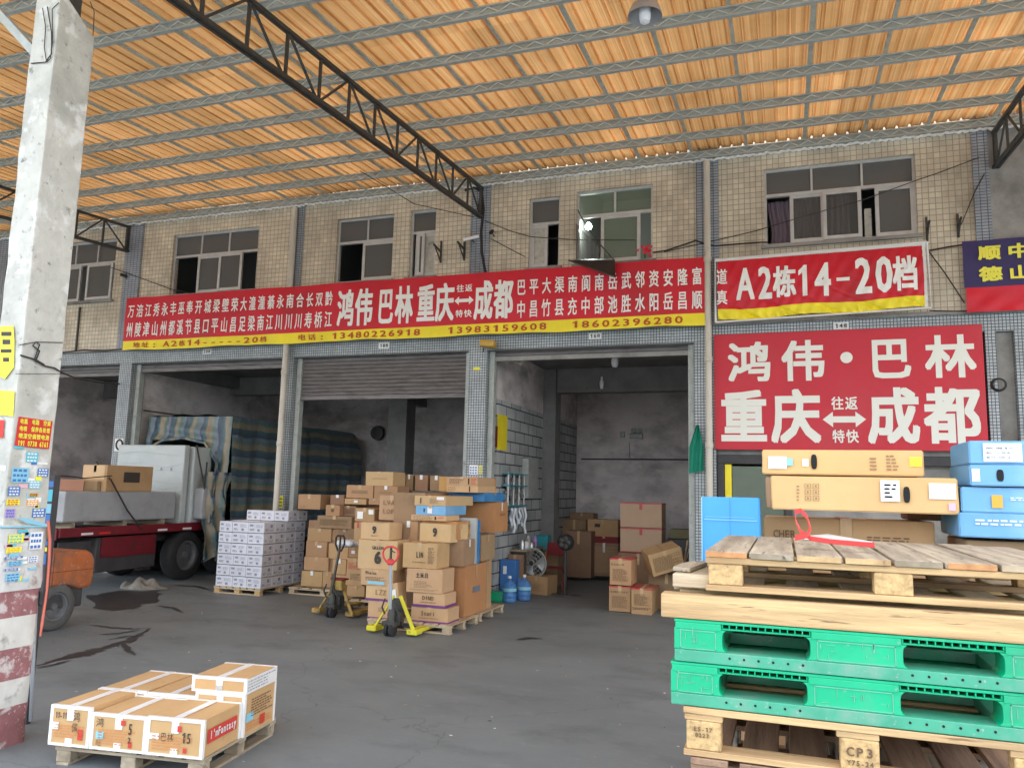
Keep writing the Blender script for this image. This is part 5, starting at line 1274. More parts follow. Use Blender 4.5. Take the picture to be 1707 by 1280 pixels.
# right side columns running back (their ends face the open bay)
XR = -4.65
def side(label, y0, y1, pxa, za, zb, m='carton_tan', x0=-5.35, x1=XR, **k2):
    k2.setdefault('group', G); return carton('carton', label, x0, x1, y0, y1, za, zb, m, k2.pop('rot', 0), tape='side', snap=False, **k2)
side('tall carton with a grey blue stamp facing the bay', 11.35, 12.25, 0, .135, .90, 'carton_orange', prints=(('#', .35, .68, .44, .56, 'ad_grey', 0, 's'),))
side('narrow carton beside the grey blue stamped one', 12.27, 12.50, 0, .135, .92, 'carton_tan')
side('brown carton with a white tape end above the stamped one', 11.25, 11.70, 0, .905, 1.30, 'carton_dull', tm='tape_white')
side('brown carton with speckled side above the stamped one', 11.98, 12.62, 0, .925, 1.34, 'carton_dull', tm='tape_clear')
side('thin white and purple wrapped slab squeezed on edge', 11.72, 11.80, 0, .905, 1.62, 'wrap_white', seam=False)
side('second thin dark slab on edge by the wrapped one', 11.82, 11.93, 0, .905, 1.58, 'carton_blue', seam=False)
side('carton with black stencilled lines near the pile top', 11.2, 11.95, 0, 1.31, 1.58, 'carton_orange', prints=(('=', .2, .95, .55, .8, 'letter_dark', 0, 's'), ('=', .35, .9, .1, .25, 'letter_dark', 0, 's')), x1=-4.75)
side('right hand carton with shiny taped corner', 12.45, 13.1, 0, 1.36, 1.86, 'carton_orange', x1=-4.6, tm='tape_white', prints=(('=', .35, .9, .55, .65, 'letter_brown', 0, 's'),))
side('long blue carton near the top of the pile', 12.2, 13.2, 0, 1.88, 2.02, 'carton_blue', x1=-4.7)
side('long corrugated brown carton on the blue one', 12.0, 13.0, 0, 2.03, 2.27, 'carton_orange', x0=-5.45, x1=-4.8)
pc('carton with hand slots in the row under blue slab', 685, 858.6, 744, 872, 11.1, .5, 'carton_pale', prints=(('#', .68, .72, .2, .8, 'void', 0), ('=', .05, .6, .1, .9, FT, 0), ('=', .78, .95, .4, .8, 'print_red', 0)), **kw)
pc('tilted blue slab carton with a white sticker', 694, 843, 746, 858, 11.15, .7, 'carton_blue_light', rot=-4, prints=(('#', .40, .56, .2, .85, 'label_white', 0), ('#', .27, .31, .3, .7, 'void', 0)), **kw)
pc('long carton with a black slot on the blue slab', 692, 826, 746, 842, 11.15, 1.0, 'carton_pale', rot=-3, prints=(('#', .20, .225, .2, .75, 'void', 0), ('=', .5, .8, .2, .7, FT, 0), ('#', .72, .95, .6, .9, 'label_white', 0)), **kw)
pc('lower of two slotted cartons at the pile top', 744, 809, 797, 820, 11.9, .8, 'carton_pale', rot=0, prints=(('#', .72, .75, .1, .9, 'void', 0), ('=', .05, .3, .2, .8, FT, 0)), **kw)
pc('upper of two slotted cartons at the pile top', 744, 795, 796, 808.4, 11.9, .8, 'carton_pale', rot=0, prints=(('#', .70, .74, .15, .85, 'void', 0), ('=', .1, .6, .2, .8, 'letter_brown', 0), ('=', .8, .97, .1, .9, 'print_red', 0)), **kw)
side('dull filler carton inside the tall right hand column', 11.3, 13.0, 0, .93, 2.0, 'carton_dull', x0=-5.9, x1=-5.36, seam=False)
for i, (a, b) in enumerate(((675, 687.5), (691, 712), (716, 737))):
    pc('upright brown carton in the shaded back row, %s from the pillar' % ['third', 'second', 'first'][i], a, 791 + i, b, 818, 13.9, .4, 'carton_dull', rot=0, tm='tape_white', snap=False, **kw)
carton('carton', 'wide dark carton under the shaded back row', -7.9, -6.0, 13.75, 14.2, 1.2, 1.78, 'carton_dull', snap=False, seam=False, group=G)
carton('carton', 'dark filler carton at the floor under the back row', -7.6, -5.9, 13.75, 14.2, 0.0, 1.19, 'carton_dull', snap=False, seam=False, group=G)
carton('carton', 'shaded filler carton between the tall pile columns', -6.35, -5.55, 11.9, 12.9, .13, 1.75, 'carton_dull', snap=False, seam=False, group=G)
# white bag
bgp = aY(580, 914, 12.0)
t = thing('plastic_bag', 'crumpled white plastic bag on the brown cartons', 'bag', tuple(bgp))
def bagp(u, v):
    a = u * 2 * math.pi; k = math.sin(v * math.pi)
    return (bgp.x + 0.19 * k * math.cos(a) * (1 + .15 * math.sin(3 * a)) - 0.12 * (1 - v) * (math.cos(a) < 0) * k, bgp.y + 0.15 * k * math.sin(a), bgp.z + 0.02 + 0.13 * (1 - math.cos(v * math.pi)) / 2 + 0.02 * math.sin(a * 5 + v * 8) * k)
MB().grid(30, 12, bagp).build('bag', 'bag_white', t, smooth=True)


# ================================================================== HAND PALLET TRUCKS
def jack(label, loc, rotz, body, dark, hand, ring, style, hz=1.25):
    t = thing('pallet_truck', label, 'pallet truck', loc, rotz, 'hand pallet trucks')
    for s in (-1, 1):
        q = MB(); q.prism([(0.22, .045), (1.20, .05), (1.36, .03), (1.36, .06), (1.25, .095), (0.22, .095)], lambda y, z, s=s: (s * .27 - .08, y, z), lambda y, z, s=s: (s * .27 + .08, y, z))
        q.build('fork', body, t, bevel=0.006, local=True)
        MB().beam((s * .33, .10, .07), (s * .05, .16, .54), 0.05 if s > 0 else 0.03, 0.03, up=(0, 1, 0)).build('side_brace', body, t, local=True, bevel=0.004)
        MB().box(s * .33 - .10, s * .33 + .06, .05, .24, .035, .11).build('fork_heel', body, t, bevel=0.01, local=True)
        MB().lathe([(0, -.028), (.07, -.028), (.092, -.020), (.092, .020), (.07, .028), (0, .028)], (s * .038, 0, .092), 24, axis='X').build('steering_wheel', 'rubber', t, smooth=True, local=True)
        MB().lathe([(0, -.03), (.035, -.03), (.035, .03), (0, .03)], (s * .27, 1.15, .036), 12, axis='X').build('load_roller', 'rubber', t, smooth=True, local=True)
    MB().box(-.10, .10, .17, .21, .12, .50).box(-.26, .26, .19, .24, .10, .16).build('carriage_plate', dark, t, local=True, bevel=0.006)
    q = MB().lathe([(0, .17), (.055, .17), (.06, .30), (.045, .34), (.03, .46), (.03, .50), (0, .50)], (0, .02, 0), 16)
    q.box(-.09, .09, -.05, .12, .14, .21).box(-.05, .11, .06, .16, .20, .33)
    q.build('pump', dark, t, local=True, smooth=True)
    MB().tube([(-.10, .0, .30), (-.12, -.05, .40), (-.07, -.06, .52)], .012, 6).tube([(.09, .02, .24), (.13, -.03, .34), (.06, -.05, .46)], .01, 6).build('linkage', 'steel_dark', t, smooth=True, local=True)
    lean = -0.10 if style == 'ring' else 0.10
    top = Vector((0.03 if style != 'ring' else 0.02, lean, hz - .22)); b0 = Vector((0, -.02, .38))
    MB().tube([b0, top], [.024, .020], 12).build('handle_tube', hand, t, smooth=True, local=True)
    q = MB(); pts = []
    if style == 'ring':
        for k in range(25):
            a = 2 * math.pi * k / 24; pts.append((top.x + .125 * math.sin(a), top.y - .01, top.z + .10 - .115 * math.cos(a) * (1 + .15 * math.cos(a))))
        q.tube(pts, .014, 8, cap=False); q.build('grip_loop', ring, t, smooth=True, local=True)
        MB().box(top.x - .055, top.x + .055, top.y - .03, top.y + .02, top.z - .06, top.z + .03).build('grip_hub', ring, t, bevel=0.02, local=True)
        MB().box(top.x - .012, top.x + .012, top.y - .02, top.y + .01, top.z + .02, top.z + .18).beam((top.x, top.y - .015, top.z + .15), (top.x + .08, top.y - .03, top.z + .12), .012, .012).build('release_lever', 'steel_dark', t, local=True)
    else:
        P = [(-.035, 0), (-.085, .10), (-.085, .20), (-.06, .235), (.06, .235), (.085, .20), (.085, .10), (.035, 0)]
        pts = [(top.x + a, top.y + .03 * b, top.z - .02 + b) for a, b in P] + [(top.x - .035, top.y, top.z - .02)]
        q.tube(pts, .016, 8); q.build('grip_loop', ring, t, smooth=True, local=True)
        MB().beam((top.x, top.y, top.z - .01), (top.x, top.y + .01, top.z + .20), .022, .02).build('release_lever', ring, t, local=True)
        MB().box(-.05, .15, .04, .16, .42, .58).build('control_box', body, t, bevel=0.015, local=True)
        MB().box(-.08, .20, .03, .17, .585, .61).build('box_lid', 'dark_red', t, bevel=0.01, local=True)
    return t
f1 = aZ(651, 1060); jack('yellow pallet truck with grey tube and red ring handle', (f1.x, f1.y - .02, 0), R(-3), 'jack_yellow', 'steel_dark', 'jack_grey', 'jack_red', 'ring', 1.27)
f2 = aZ(551, 1029); jack('worn yellow pallet truck with black handle by the brown pile', (f2.x, f2.y, 0), R(-6), 'jack_old', 'steel_dark', 'steel_dark', 'rubber', 'loop', 1.28)

# ================================================================== OPEN BAY CONTENTS
# water bottles
def bottle(lab, x, y):
    t = thing('water_bottle', lab, 'bottle', (x, y, 0), group='blue water bottles')
    pr_ = [(0, .004), (.11, .004), (.132, .02), (.135, .06), (.128, .075), (.128, .085), (.135, .10), (.135, .17), (.128, .18), (.128, .19), (.135, .20), (.135, .28), (.128, .30), (.11, .34), (.06, .385), (.032, .40), (.030, .44), (0, .44)]
    MB().lathe(pr_, (0, 0, 0), 24).build('bottle_body', 'bottle_blue', t, smooth=True, local=True)
    MB().lathe([(0, .438), (.034, .438), (.034, .475), (.02, .485), (0, .485)], (0, 0, 0), 16).build('cap', 'label_white', t, smooth=True, local=True)
    MB().lathe([(.1352, .205), (.1356, .207), (.1356, .262), (.1352, .264)], (0, 0, 0), 24).build('paper_band', 'label_cyan', t, smooth=True, local=True)
for lab, px, py in (('blue water bottle standing nearest the carton pile', 845, 1005), ('blue water bottle standing beside the pale floor carton', 870, 1002), ('blue water bottle half hidden behind the other two', 856, 995)):
    p = aZ(px, py); bottle(lab, p.x, p.y + .12)
t = thing('storage_basket', 'green plastic basket on the floor beside the pile', 'basket', tuple(aZ(822, 1005)))
b = aZ(822, 1003); MB().prism([(b.x - .16, 0), (b.x + .16, 0), (b.x + .2, .18), (b.x - .2, .18)], lambda x, z: (x, b.y, z), lambda x, z: (x, b.y + .3, z)).build('basket', 'plastic_green', t, bevel=0.02)
t = thing('file_box', 'dark teal file box standing behind the green basket', 'box', (b.x + .05, 14.75, 0))
MB().box(b.x - .12, b.x + .2, 14.7, 14.95, 0, .72).build('box', 'ad_blue', t, bevel=0.01)
MB().box(b.x - .05, b.x + .02, 14.69, 14.699, .45, .6).build('label', 'label_white', t)
# fan on a floor carton
carton('carton', 'pale open carton on the floor under the standing fan', -5.0, -4.5, 15.45, 15.95, 0, .36, 'carton_tan', -8, snap=False, prints=(('=', .1, .9, .2, .6, FT, 0),))
carton('carton', 'low brown carton between wall and fan', -5.31, -5.02, 15.2, 15.6, 0, .78, 'carton_dull', 0, snap=False)
fn_ = aY(888, 938, 15.55)
t = thing('floor_fan', 'round wire-cage floor fan on a pale carton', 'fan', (fn_.x, 15.6, .365))
q = MB()
for rr in (0.06, .13, .20, .27, .30):
    q.tube([(fn_.x + rr * math.cos(2 * math.pi * k / 28), 15.5 - .05 * (1 - rr / .3), fn_.z + rr * math.sin(2 * math.pi * k / 28)) for k in range(29)], .005 if rr < .29 else .012, 5, cap=False)
for k in range(20):
    a = 2 * math.pi * k / 20; q.tube([(fn_.x + .05 * math.cos(a), 15.45, fn_.z + .05 * math.sin(a)), (fn_.x + .30 * math.cos(a + .15), 15.5, fn_.z + .30 * math.sin(a + .15))], .003, 4)
q.build('cage', 'steel_grey', t, smooth=True)
for k in range(3):
    a0 = 2 * math.pi * k / 3
    MB().grid(6, 6, lambda u, v: (fn_.x + (.05 + .2 * v) * math.cos(a0 + (u - .5) * 1.3 * (.6 + v * .4)), 15.56 + .05 * (u - .5), fn_.z + (.05 + .2 * v) * math.sin(a0 + (u - .5) * 1.3 * (.6 + v * .4)))).build('blade', 'steel_bright', t, smooth=True)
MB().lathe([(0, -.07), (.06, -.06), (.06, .12), (0, .14)], (fn_.x, 15.57, fn_.z), 16, axis='Y').build('motor', 'steel_dark', t, smooth=True)
MB().tube([(fn_.x - .25, 15.62, .38), (fn_.x - .30, 15.6, fn_.z), (fn_.x, 15.62, fn_.z + .31), (fn_.x + .30, 15.6, fn_.z), (fn_.x + .25, 15.62, .38)], .012, 6).build('stand_tube', 'steel_dark', t, smooth=True)
# post fan / machine stand and red chair
p = aZ(940, 992)
t = thing('pedestal_fan', 'dark pedestal fan standing on two foot plates', 'fan', (p.x, p.y, 0))
zt_ = aY(938, 905, p.y).z
q = MB().box(p.x - .25, p.x - .05, p.y - .06, p.y + .06, 0, .02).box(p.x + .12, p.x + .32, p.y - .06, p.y + .06, 0, .02)
q.build('foot', 'steel_dark', t); MB().box(p.x - .05, p.x + .12, p.y - .02, p.y + .02, .003, .017).tube([(p.x + .02, p.y, 0.01), (p.x + .02, p.y, zt_)], .035, 10).build('post', 'steel_dark', t)
MB().lathe([(0, -.14), (.10, -.13), (.16, -.08), (.17, 0), (.12, .08), (0, .1)], (p.x + .03, p.y, zt_ + .02), 20, axis='Y').build('fan_head', 'rubber', t, smooth=True)
q = MB()
for k in range(5):
    a = 2 * math.pi * k / 5; q.lathe([(0, -.16), (.05, -.15), (.05, -.13), (0, -.12)], (p.x + .03 + .08 * math.cos(a), p.y, zt_ + .02 + .08 * math.sin(a)), 8, axis='Y')
q.build('vent', 'steel_dark', t)
p2 = aZ(922, 985)
t = thing('red_chair', 'dark red folding chair beside the pedestal fan', 'chair', (p2.x, p2.y, 0))
def ch(nm, *a): MB().beam(*a, .025, .025).build(nm, 'dark_red', t)
cx_, cy_ = p2.x, p2.y + .15
for s in (-.2, .2):
    ch('leg', (cx_ + s, cy_ - .18, 0), (cx_ + s, cy_ + .12, 1.0)); ch('leg', (cx_ + s, cy_ + .2, 0), (cx_ + s, cy_ - .15, .46))
MB().box(cx_ - .21, cx_ + .21, cy_ - .18, cy_ + .2, .45, .48).build('seat', 'dark_red', t, bevel=0.01)
MB().box(cx_ - .21, cx_ + .21, cy_ + .08, cy_ + .1, .72, .98).build('backrest', 'dark_red', t, bevel=0.01)
# rack on the block wall
rk = thing('wire_rack', 'white tubed rack with teal shelves hung with plastic bags', 'rack', (-5.2, 15.2, 1.3))
ra, rb_ = aX(845, 790, -5.2), aX(888, 790, -5.15)
ys = [14.75 + .34 * k for k in range(4)]
for y in ys: MB().tube([(-5.19, y, 1.75), (-5.19, y, 2.42)], .016, 8).build('upright', 'cloth_white', rk, smooth=True)
for z in (2.40, 2.16, 1.76): MB().box(-5.3, -5.14, 14.7, 15.85, z - .012, z + .012).build('shelf', 'teal', rk)
for i, y in enumerate([14.8, 14.98, 15.16, 15.33, 15.5, 15.68]):
    h_ = rnd.uniform(.32, .55)
    MB().grid(6, 8, lambda u, v: (-5.12 - .05 * math.sin(u * math.pi) + .02 * math.sin(v * 9 + i), y - .07 + .13 * u, 1.72 - h_ * v)).build('hanging_bag', 'bag_white' if i % 2 else 'jack_grey', rk, smooth=True)
q = MB()
for i in range(40):
    y = 14.75 + rnd.uniform(0, 1.0); z = rnd.uniform(1.8, 2.35); q.box(-5.28, -5.28 + rnd.uniform(.05, .1), y, y + .06, z, z + rnd.uniform(.03, .1))
q.build('small_parts', 'steel_bright', rk)
# jumble of hardware on a shelf by the fan
sh_ = thing('work_shelf', 'low shelf crowded with bright kettles and tools', 'shelf', (-5.15, 15.9, .9))
MB().box(-5.32, -4.95, 15.3, 16.6, .84, .87).build('board', 'wood_grey_y', sh_)
for y in (15.35, 16.5): MB().box(-5.3, -4.98, y, y + .03, 0, .839).build('leg', 'steel_dark', sh_)
for i, (y, r_, h_, m_) in enumerate(((15.45, .06, .2, 'steel_bright'), (15.65, .08, .16, 'label_white'), (15.85, .05, .26, 'steel_grey'), (16.05, .09, .14, 'steel_bright'), (16.3, .06, .22, 'ad_purple'))):
    t = thing('kitchen_pot', ['tall bright metal flask first along the low shelf', 'white enamel mug on the low shelf', 'grey spray can standing on the low shelf', 'wide metal pot on the low shelf', 'purple tin at the far end of the low shelf'][i], 'container', (-5.1, y, .87), group='items on the low shelf')
    MB().lathe([(0, .001), (r_, .001), (r_, h_ * .7), (r_ * .6, h_), (0, h_)], (0, 0, 0), 14).build('container', m_, t, smooth=True, local=True)
bn = aY(907, 904, 17.2)
t = thing('teal_bin', 'small teal plastic bin on a ledge by the block wall', 'bin', tuple(bn))
MB().prism([(bn.x - .12, bn.z - .17), (bn.x + .12, bn.z - .17), (bn.x + .15, bn.z + .17), (bn.x - .15, bn.z + .17)], lambda x, z: (x, 17.0, z), lambda x, z: (x, 17.28, z)).build('bin', 'teal', t, bevel=0.015)
carton('carton', 'brown carton under the teal bin', -5.3, -4.75, 16.95, 17.4, 0, bn.z - .175, 'carton_dull', 0, snap=False)
t = thing('yellow_poster', 'tall yellow poster on the white block wall', 'poster', (-5.32, 14.7, 2.8)); q = MB().box(-5.326, -5.322, 14.40, 14.98, 2.86, 3.56); q.build('poster', 'banner_yellow', t)
t = thing('framed_notice', 'small red framed notice beside the yellow poster', 'notice', (-5.32, 14.5, 2.8)); MB().box(-5.327, -5.322, 14.435 - .01, 14.395, 2.9, 3.32).box(-5.327, -5.322, 14.31, 14.39, 2.9, 3.3).build('notice', 'dark_red', t)
t = thing('wall_cabinet', 'dark hanging cabinet on the block wall', 'cabinet', (-5.2, 16.4, 2.2)); MB().box(-5.325, -5.18, 16.0, 16.4, 1.9, 2.75).build('door', 'steel_grey', t, bevel=0.01); MB().box(-5.325, -5.20, 16.405, 16.8, 1.9, 2.72).build('side_box', 'steel_grey', t, bevel=0.01)
# far cartons
B3 = 'cartons at the back of the open bay'
def far(lab, px0, py0, px1, py1, Y, dep, m='carton_dull', **k): return pc(lab, px0, py0, px1, py1, Y, dep, m, rot=k.pop('rot', 0), snap=False, group=B3, **k)
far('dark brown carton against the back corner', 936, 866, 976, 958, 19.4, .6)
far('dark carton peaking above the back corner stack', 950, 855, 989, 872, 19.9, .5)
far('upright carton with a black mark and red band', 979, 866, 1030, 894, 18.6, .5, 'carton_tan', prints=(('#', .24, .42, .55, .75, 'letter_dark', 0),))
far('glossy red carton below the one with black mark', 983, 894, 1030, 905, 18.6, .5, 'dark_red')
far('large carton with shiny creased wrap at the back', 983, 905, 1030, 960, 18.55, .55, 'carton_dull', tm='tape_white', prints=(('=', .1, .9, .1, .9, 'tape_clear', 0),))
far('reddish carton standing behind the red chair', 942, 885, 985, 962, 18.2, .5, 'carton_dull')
far('upper pinkish carton with red taped edges', 1034, 838, 1103, 879, 16.6, .6, 'carton_pink2', tm='tape_red', bands=((.95, 1.0, 'tape_red'),))
far('lower pinkish carton with red taped edges', 1034, 880, 1103, 921, 16.6, .6, 'carton_pink2', tm='tape_red', bands=((.95, 1.0, 'tape_red'), (0, .04, 'tape_red')))
carton('carton', 'plain carton on the floor below the pinkish pair', -3.35, -2.5, 16.62, 17.2, 0, aY(1060, 922, 16.6).z, 'carton_dull', 0, snap=False, group=B3)
kk = dict(prints=(('=', .06, .94, .74, .82, 'letter_dark', 0), ('=', .15, .85, .15, .62, 'letter_brown', 0)), bands=((.955, 1.0, 'tape_red'),))
pc('brown labelled carton on top of the two floor cartons', 1016, 931, 1052, 975, 13.95, .6, 'carton_tan', rot=0, snap=False, group='labelled brown cartons', **kk)
pc('brown labelled carton at the floor, below the stacked one', 1015, 977, 1051, 1019, 13.95, .6, 'carton_tan', rot=0, snap=False, group='labelled brown cartons', **kk)
pc('brown labelled carton on the floor nearest the drainpipe', 1052, 981, 1087, 1024, 13.9, .75, 'carton_tan', rot=0, snap=False, group='labelled brown cartons', prints=(('=', .06, .94, .18, .28, 'letter_dark', 0), ('=', .15, .85, .35, .8, 'letter_brown', 0)), bands=((.955, 1.0, 'tape_red'),))
t = pc('long brown carton leaning tilted on the labelled ones', 1078, 918, 1135, 956, 14.35, .5, 'carton_tan', rot=0, snap=False, group='labelled brown cartons', prints=(('=', .1, .95, .15, .8, 'letter_brown', 0),)); t.rotation_euler = (R(8), R(-17), R(22)); t.location.z += .06
carton('carton', 'dull carton behind the labelled floor cartons', -2.4, -1.75, 14.75, 15.3, 0, .62, 'carton_dull', 0, snap=False, group='labelled brown cartons')
oc = aY(1140, 890, 16.5)
t = thing('olive_case', 'olive canvas case on top of dark crates by the pillar', 'case', tuple(oc)); MB().box(oc.x - .28, oc.x + .25, 16.4, 16.8, oc.z - .1, oc.z + .1).build('case', 'olive', t, bevel=0.04, seg=2)
t = thing('dark_crate', 'dark crate under the olive case', 'crate', (oc.x, 16.6, 0)); MB().box(oc.x - .35, oc.x + .25, 16.4, 16.9, 0, oc.z - .105).build('crate', 'truck_dark', t, bevel=0.01)
for i, (a, b_) in enumerate((((1128, 985), (1152, 905)), ((1134, 985), (1146, 900)), ((1146, 985), (1135, 912)))):
    rope(['bare wooden stick leaning by the pillar, widest apart', 'bare wooden stick leaning between two others', 'bare wooden stick crossing the other two'][i], [aY(*a, 14.9), aY(*b_, 15.0)], .014, 'wood_pale_n', 'wooden_stick', 'stick', 'sticks by the pillar')
# green cloth
t = thing('green_cloth', 'green cloth hanging on the pillar beside the drainpipe', 'cloth', (-1.4, 13.9, 2.4))
MB().grid(16, 24, lambda u, v: (lambda w2: (-1.40 - w2 + (w2 * 1.55) * u, 13.86 + .03 * math.sin(u * 11 + v * 3), 3.28 - .82 * v + .05 * (u - .5) * v))(0.03 + 0.13 * min(1, v * 2.2))).build('cloth', 'cloth_green', t, smooth=True)
# pipes and bulbs under the ceiling
t = thing('waste_pipe', 'white bent waste pipe under the ceiling of the open bay', 'pipe', tuple(aY(850, 600, 14.9)))
MB().tube([aY(a, b_, 14.9) for a, b_ in ((821, 627), (836, 611), (851, 594), (856, 594), (862, 604), (868, 606), (871, 602), (870, 594), (870, 580))], .05, 12).build('pipe', 'pvc', t, smooth=True)
for lab, px, py, Y in (('white spiral bulb hanging in the open bay', 1025, 603, 15.6), ('small dusty bulb hanging deeper in the bay', 1003, 640, 17.4)):
    p = aY(px, py, Y); t = thing('hanging_bulb', lab, 'bulb', tuple(p)); r_ = .075 if px > 1010 else .05
    MB().lathe([(0, -.12), (r_ * .7, -.11), (r_, -.04), (r_, .04), (r_ * .6, .09), (.025, .11), (.025, .17), (0, .17)], tuple(p), 16).build('bulb', 'bulb_off', t, smooth=True)
    MB().tube([(p.x, p.y, p.z + .165), (p.x, p.y, 4.91 if Y < 17 else 4.355)], .006, 5).build('cord', 'strap_dark', t)
# wiring and boxes on the back wall
wy = 20.685
def wpt(*pts): return [aY(a, b_, wy) for a, b_ in pts]
rope('dark conduit running level along the back wall', wpt((969, 765), (1150, 766)), .018, nm='conduit', cat='conduit')
rope('thin wire dropping from the meter box', wpt((1049, 738), (1050, 764)), .008, nm='wire', cat='wire')
p = aY(1058, 727, wy); t = thing('meter_box', 'pair of small grey meter boxes on the back wall', 'meter box', tuple(p)); MB().box(p.x - .12, p.x + .22, wy - .1, wy, p.z - .06, p.z + .06).box(p.x - .08, p.x + .04, wy - .1, wy, p.z + .09, p.z + .2).box(p.x + .1, p.x + .2, wy - .1, wy, p.z + .09, p.z + .2).box(p.x - .38, p.x - .27, wy - .08, wy, p.z - .02, p.z + .12).build('box', 'steel_grey', t, bevel=0.01)
p = aY(633, 722, wy); t = thing('wall_fan', 'small round wall fan above the tarpaulin', 'fan', tuple(p)); MB().lathe([(0, -.12), (.2, -.1), (.22, 0), (.05, .05), (0, .05)], (p.x, wy - .1, p.z), 20, axis='Y').build('fan', 'steel_dark', t, smooth=True)
rope('drooping dark cable along the truck bay wall', [aX(240, 684, -14.28), aX(300, 692, -14.28), aX(330, 697, -14.28)], .015, nm='cable', cat='cable')

# ================================================================== WALL FITTINGS
def bracket(lab, px, py0, py1, out=.34, armf=.5):
    a, b_ = aY(px, py0, FY - .02), aY(px, py1, FY - .02); x = (a.x + b_.x) / 2
    t = thing('wall_bracket', lab, 'bracket', (x, FY, b_.z), group='rusty wall brackets')
    zm = b_.z + (a.z - b_.z) * armf
    MB().beam((x, FY - .02, b_.z), (x, FY - .02, a.z), .04, .03, up=(1, 0, 0)).build('upright', 'steel_dark', t)
    MB().beam((x, FY - .03, zm), (x, FY - .03 - out, zm + .05), .03, .035).build('arm', 'steel_dark', t)
    MB().beam((x, FY - .03, b_.z + .03), (x, FY - .03 - out * .8, zm + .02), .02, .02).build('brace', 'steel_dark', t)
bracket('rusty wall bracket nearest the narrow door-like window', 735, 402, 438)
bracket('rusty wall bracket beside the truss pillar', 774, 398, 434)
bracket('rusty wall bracket by the edge of the wide window', 1545, 362, 402, .25)
bracket('rusty wall bracket above the corner of the blue banner', 1597, 357, 396, .25)
def camthing(lab, px, py, m, d=(-.2, -.25, -.08)):
    p = aY(px, py, FY - .12); t = thing('security_camera', lab, 'security camera', tuple(p), group='security cameras')
    D = Vector(d)
    MB().tube([p - D * .5, p + D * .5], .035, 12).build('camera_body', m, t, smooth=True)
    MB().tube([p, (p.x + .05, FY - .06, p.z - .08)], .012, 6).build('mount', 'steel_dark', t)
camthing('white security camera pointing left from the truss pillar', 785, 397, 'bulb_off', (-.26, -.16, -.10))
camthing('black security camera on the truss pillar', 819, 387, 'rubber', (.14, -.26, -.06))
camthing('small dark camera on the far tiled wall', 206, 459, 'rubber', (-.1, -.1, .02))
t = thing('flood_lamp', 'old amber flood lamp on the pillar under the long banner', 'lamp', tuple(aY(812, 573, 13.7)))
p = aY(813, 573, 13.7); MB().box(p.x - .15, p.x + .15, 13.62, 13.82, p.z - .07, p.z + .07, M=Matrix.Translation(p) @ Matrix.Rotation(R(6), 4, 'Y') @ Matrix.Translation(-p)).build('housing', 'amber', t, bevel=0.04, seg=3, smooth=True)
MB().tube([(p.x - .12, 13.8, p.z - .14), (p.x - .12, 13.8, p.z + .12)], .012, 6).tube([(p.x - .15, 13.82, p.z), (p.x - .15, 13.995, p.z)], .015, 6).build('mount', 'steel_dark', t)
# adverts on pillars
def stick(lab, px0, py0, px1, py1, m, Y=FY - .004, lines=None):
    a, b_ = aY(px0, py1, Y), aY(px1, py0, Y); t = thing('small_notice', lab, 'notice', tuple(a), group='notices on the tiled pillars')
    MB().box(a.x, b_.x, Y - .003, Y, a.z, b_.z).build('paper', m, t)
    if lines:
        L = MB()
        for i in range(3):
            for j in range(3):
                w2, h2 = (b_.x - a.x) / 3.4, (b_.z - a.z) / 3.6; L.box(a.x + w2 * (j + .3), a.x + w2 * (j + .95), Y - .005, Y - .0035, a.z + h2 * (i + .4), a.z + h2 * (i + .9))
        L.build('print_blocks', lines, t)
stick('blue and white notice low on the middle pillar', 782, 775, 797, 791, 'label_white', lines='ad_blue')
stick('yellow notice beside the blue one on the middle pillar', 798, 776, 804, 790, 'ad_yellow', lines='ad_blue')
stick('faded yellow smear high on the middle pillar', 789, 612, 800, 617, 'ad_yellow')
stick('yellow notice low on the pillar behind the white stack', 464, 826, 472, 846, 'ad_yellow', lines='letter_dark')
stick('white notice with a black ring on the far pillar', 190, 731, 206, 752, 'label_white')
p = aY(199, 741, FY - .01); t = thing('ring_sign', 'black round ring on the white notice', 'sign', tuple(p)); MB().tube([(p.x + .09 * math.cos(k * math.pi / 12), FY - .012, p.z + .11 * math.sin(k * math.pi / 12)) for k in range(25)], .022, 6, cap=False).build('ring', 'letter_dark', t, smooth=True)
p = aY(1665, 641, 13.98); t = thing('cable_coil', 'small coil of dark cable hung on the grey pillar', 'cable coil', tuple(p)); q = MB()
for j in range(4): q.tube([(p.x + (.085 + .008 * j) * math.cos(k * math.pi / 12), 13.96 + .012 * j, p.z + (.085 + .006 * j) * math.sin(k * math.pi / 12)) for k in range(25)], .009, 6, cap=False)
q.build('coil', 'strap_dark', t, smooth=True)
# cables
def cable(lab, pts, r=.009, Y=FY - .06):
    P = [aY(*a[:2], a[2] if len(a) > 2 else Y) for a in pts]; out = []
    for i in range(len(P) - 1):
        for k in range(6): out.append(P[i].lerp(P[i + 1], k / 6))
    out.append(P[-1]); rope(lab, out, r, nm='cable', cat='cable', grp='loose cables on the facade', n=5)
cable('thick black cable running down from the truss to the long banner', [(803, 322), (806, 350), (802, 385), (803, 420), (808, 450), (810, 456)], .028)
cable('cable looping from the lit window to the drainpipe', [(1088, 421), (1110, 418), (1140, 408), (1160, 401), (1175, 407), (1192, 410), (1270, 404), (1280, 404)], .014)
cable('thin cable rising across the curtain window', [(1107, 420), (1180, 404), (1260, 385), (1350, 358), (1440, 333), (1530, 300), (1560, 290), (1632, 263)], .008)
cable('thin cable falling from the truss pillar to the lit window', [(808, 368), (850, 385), (885, 395), (960, 400), (1060, 400)], .008)
cable('lower thin cable sagging right of the truss pillar', [(818, 398), (850, 415), (875, 428)], .008)
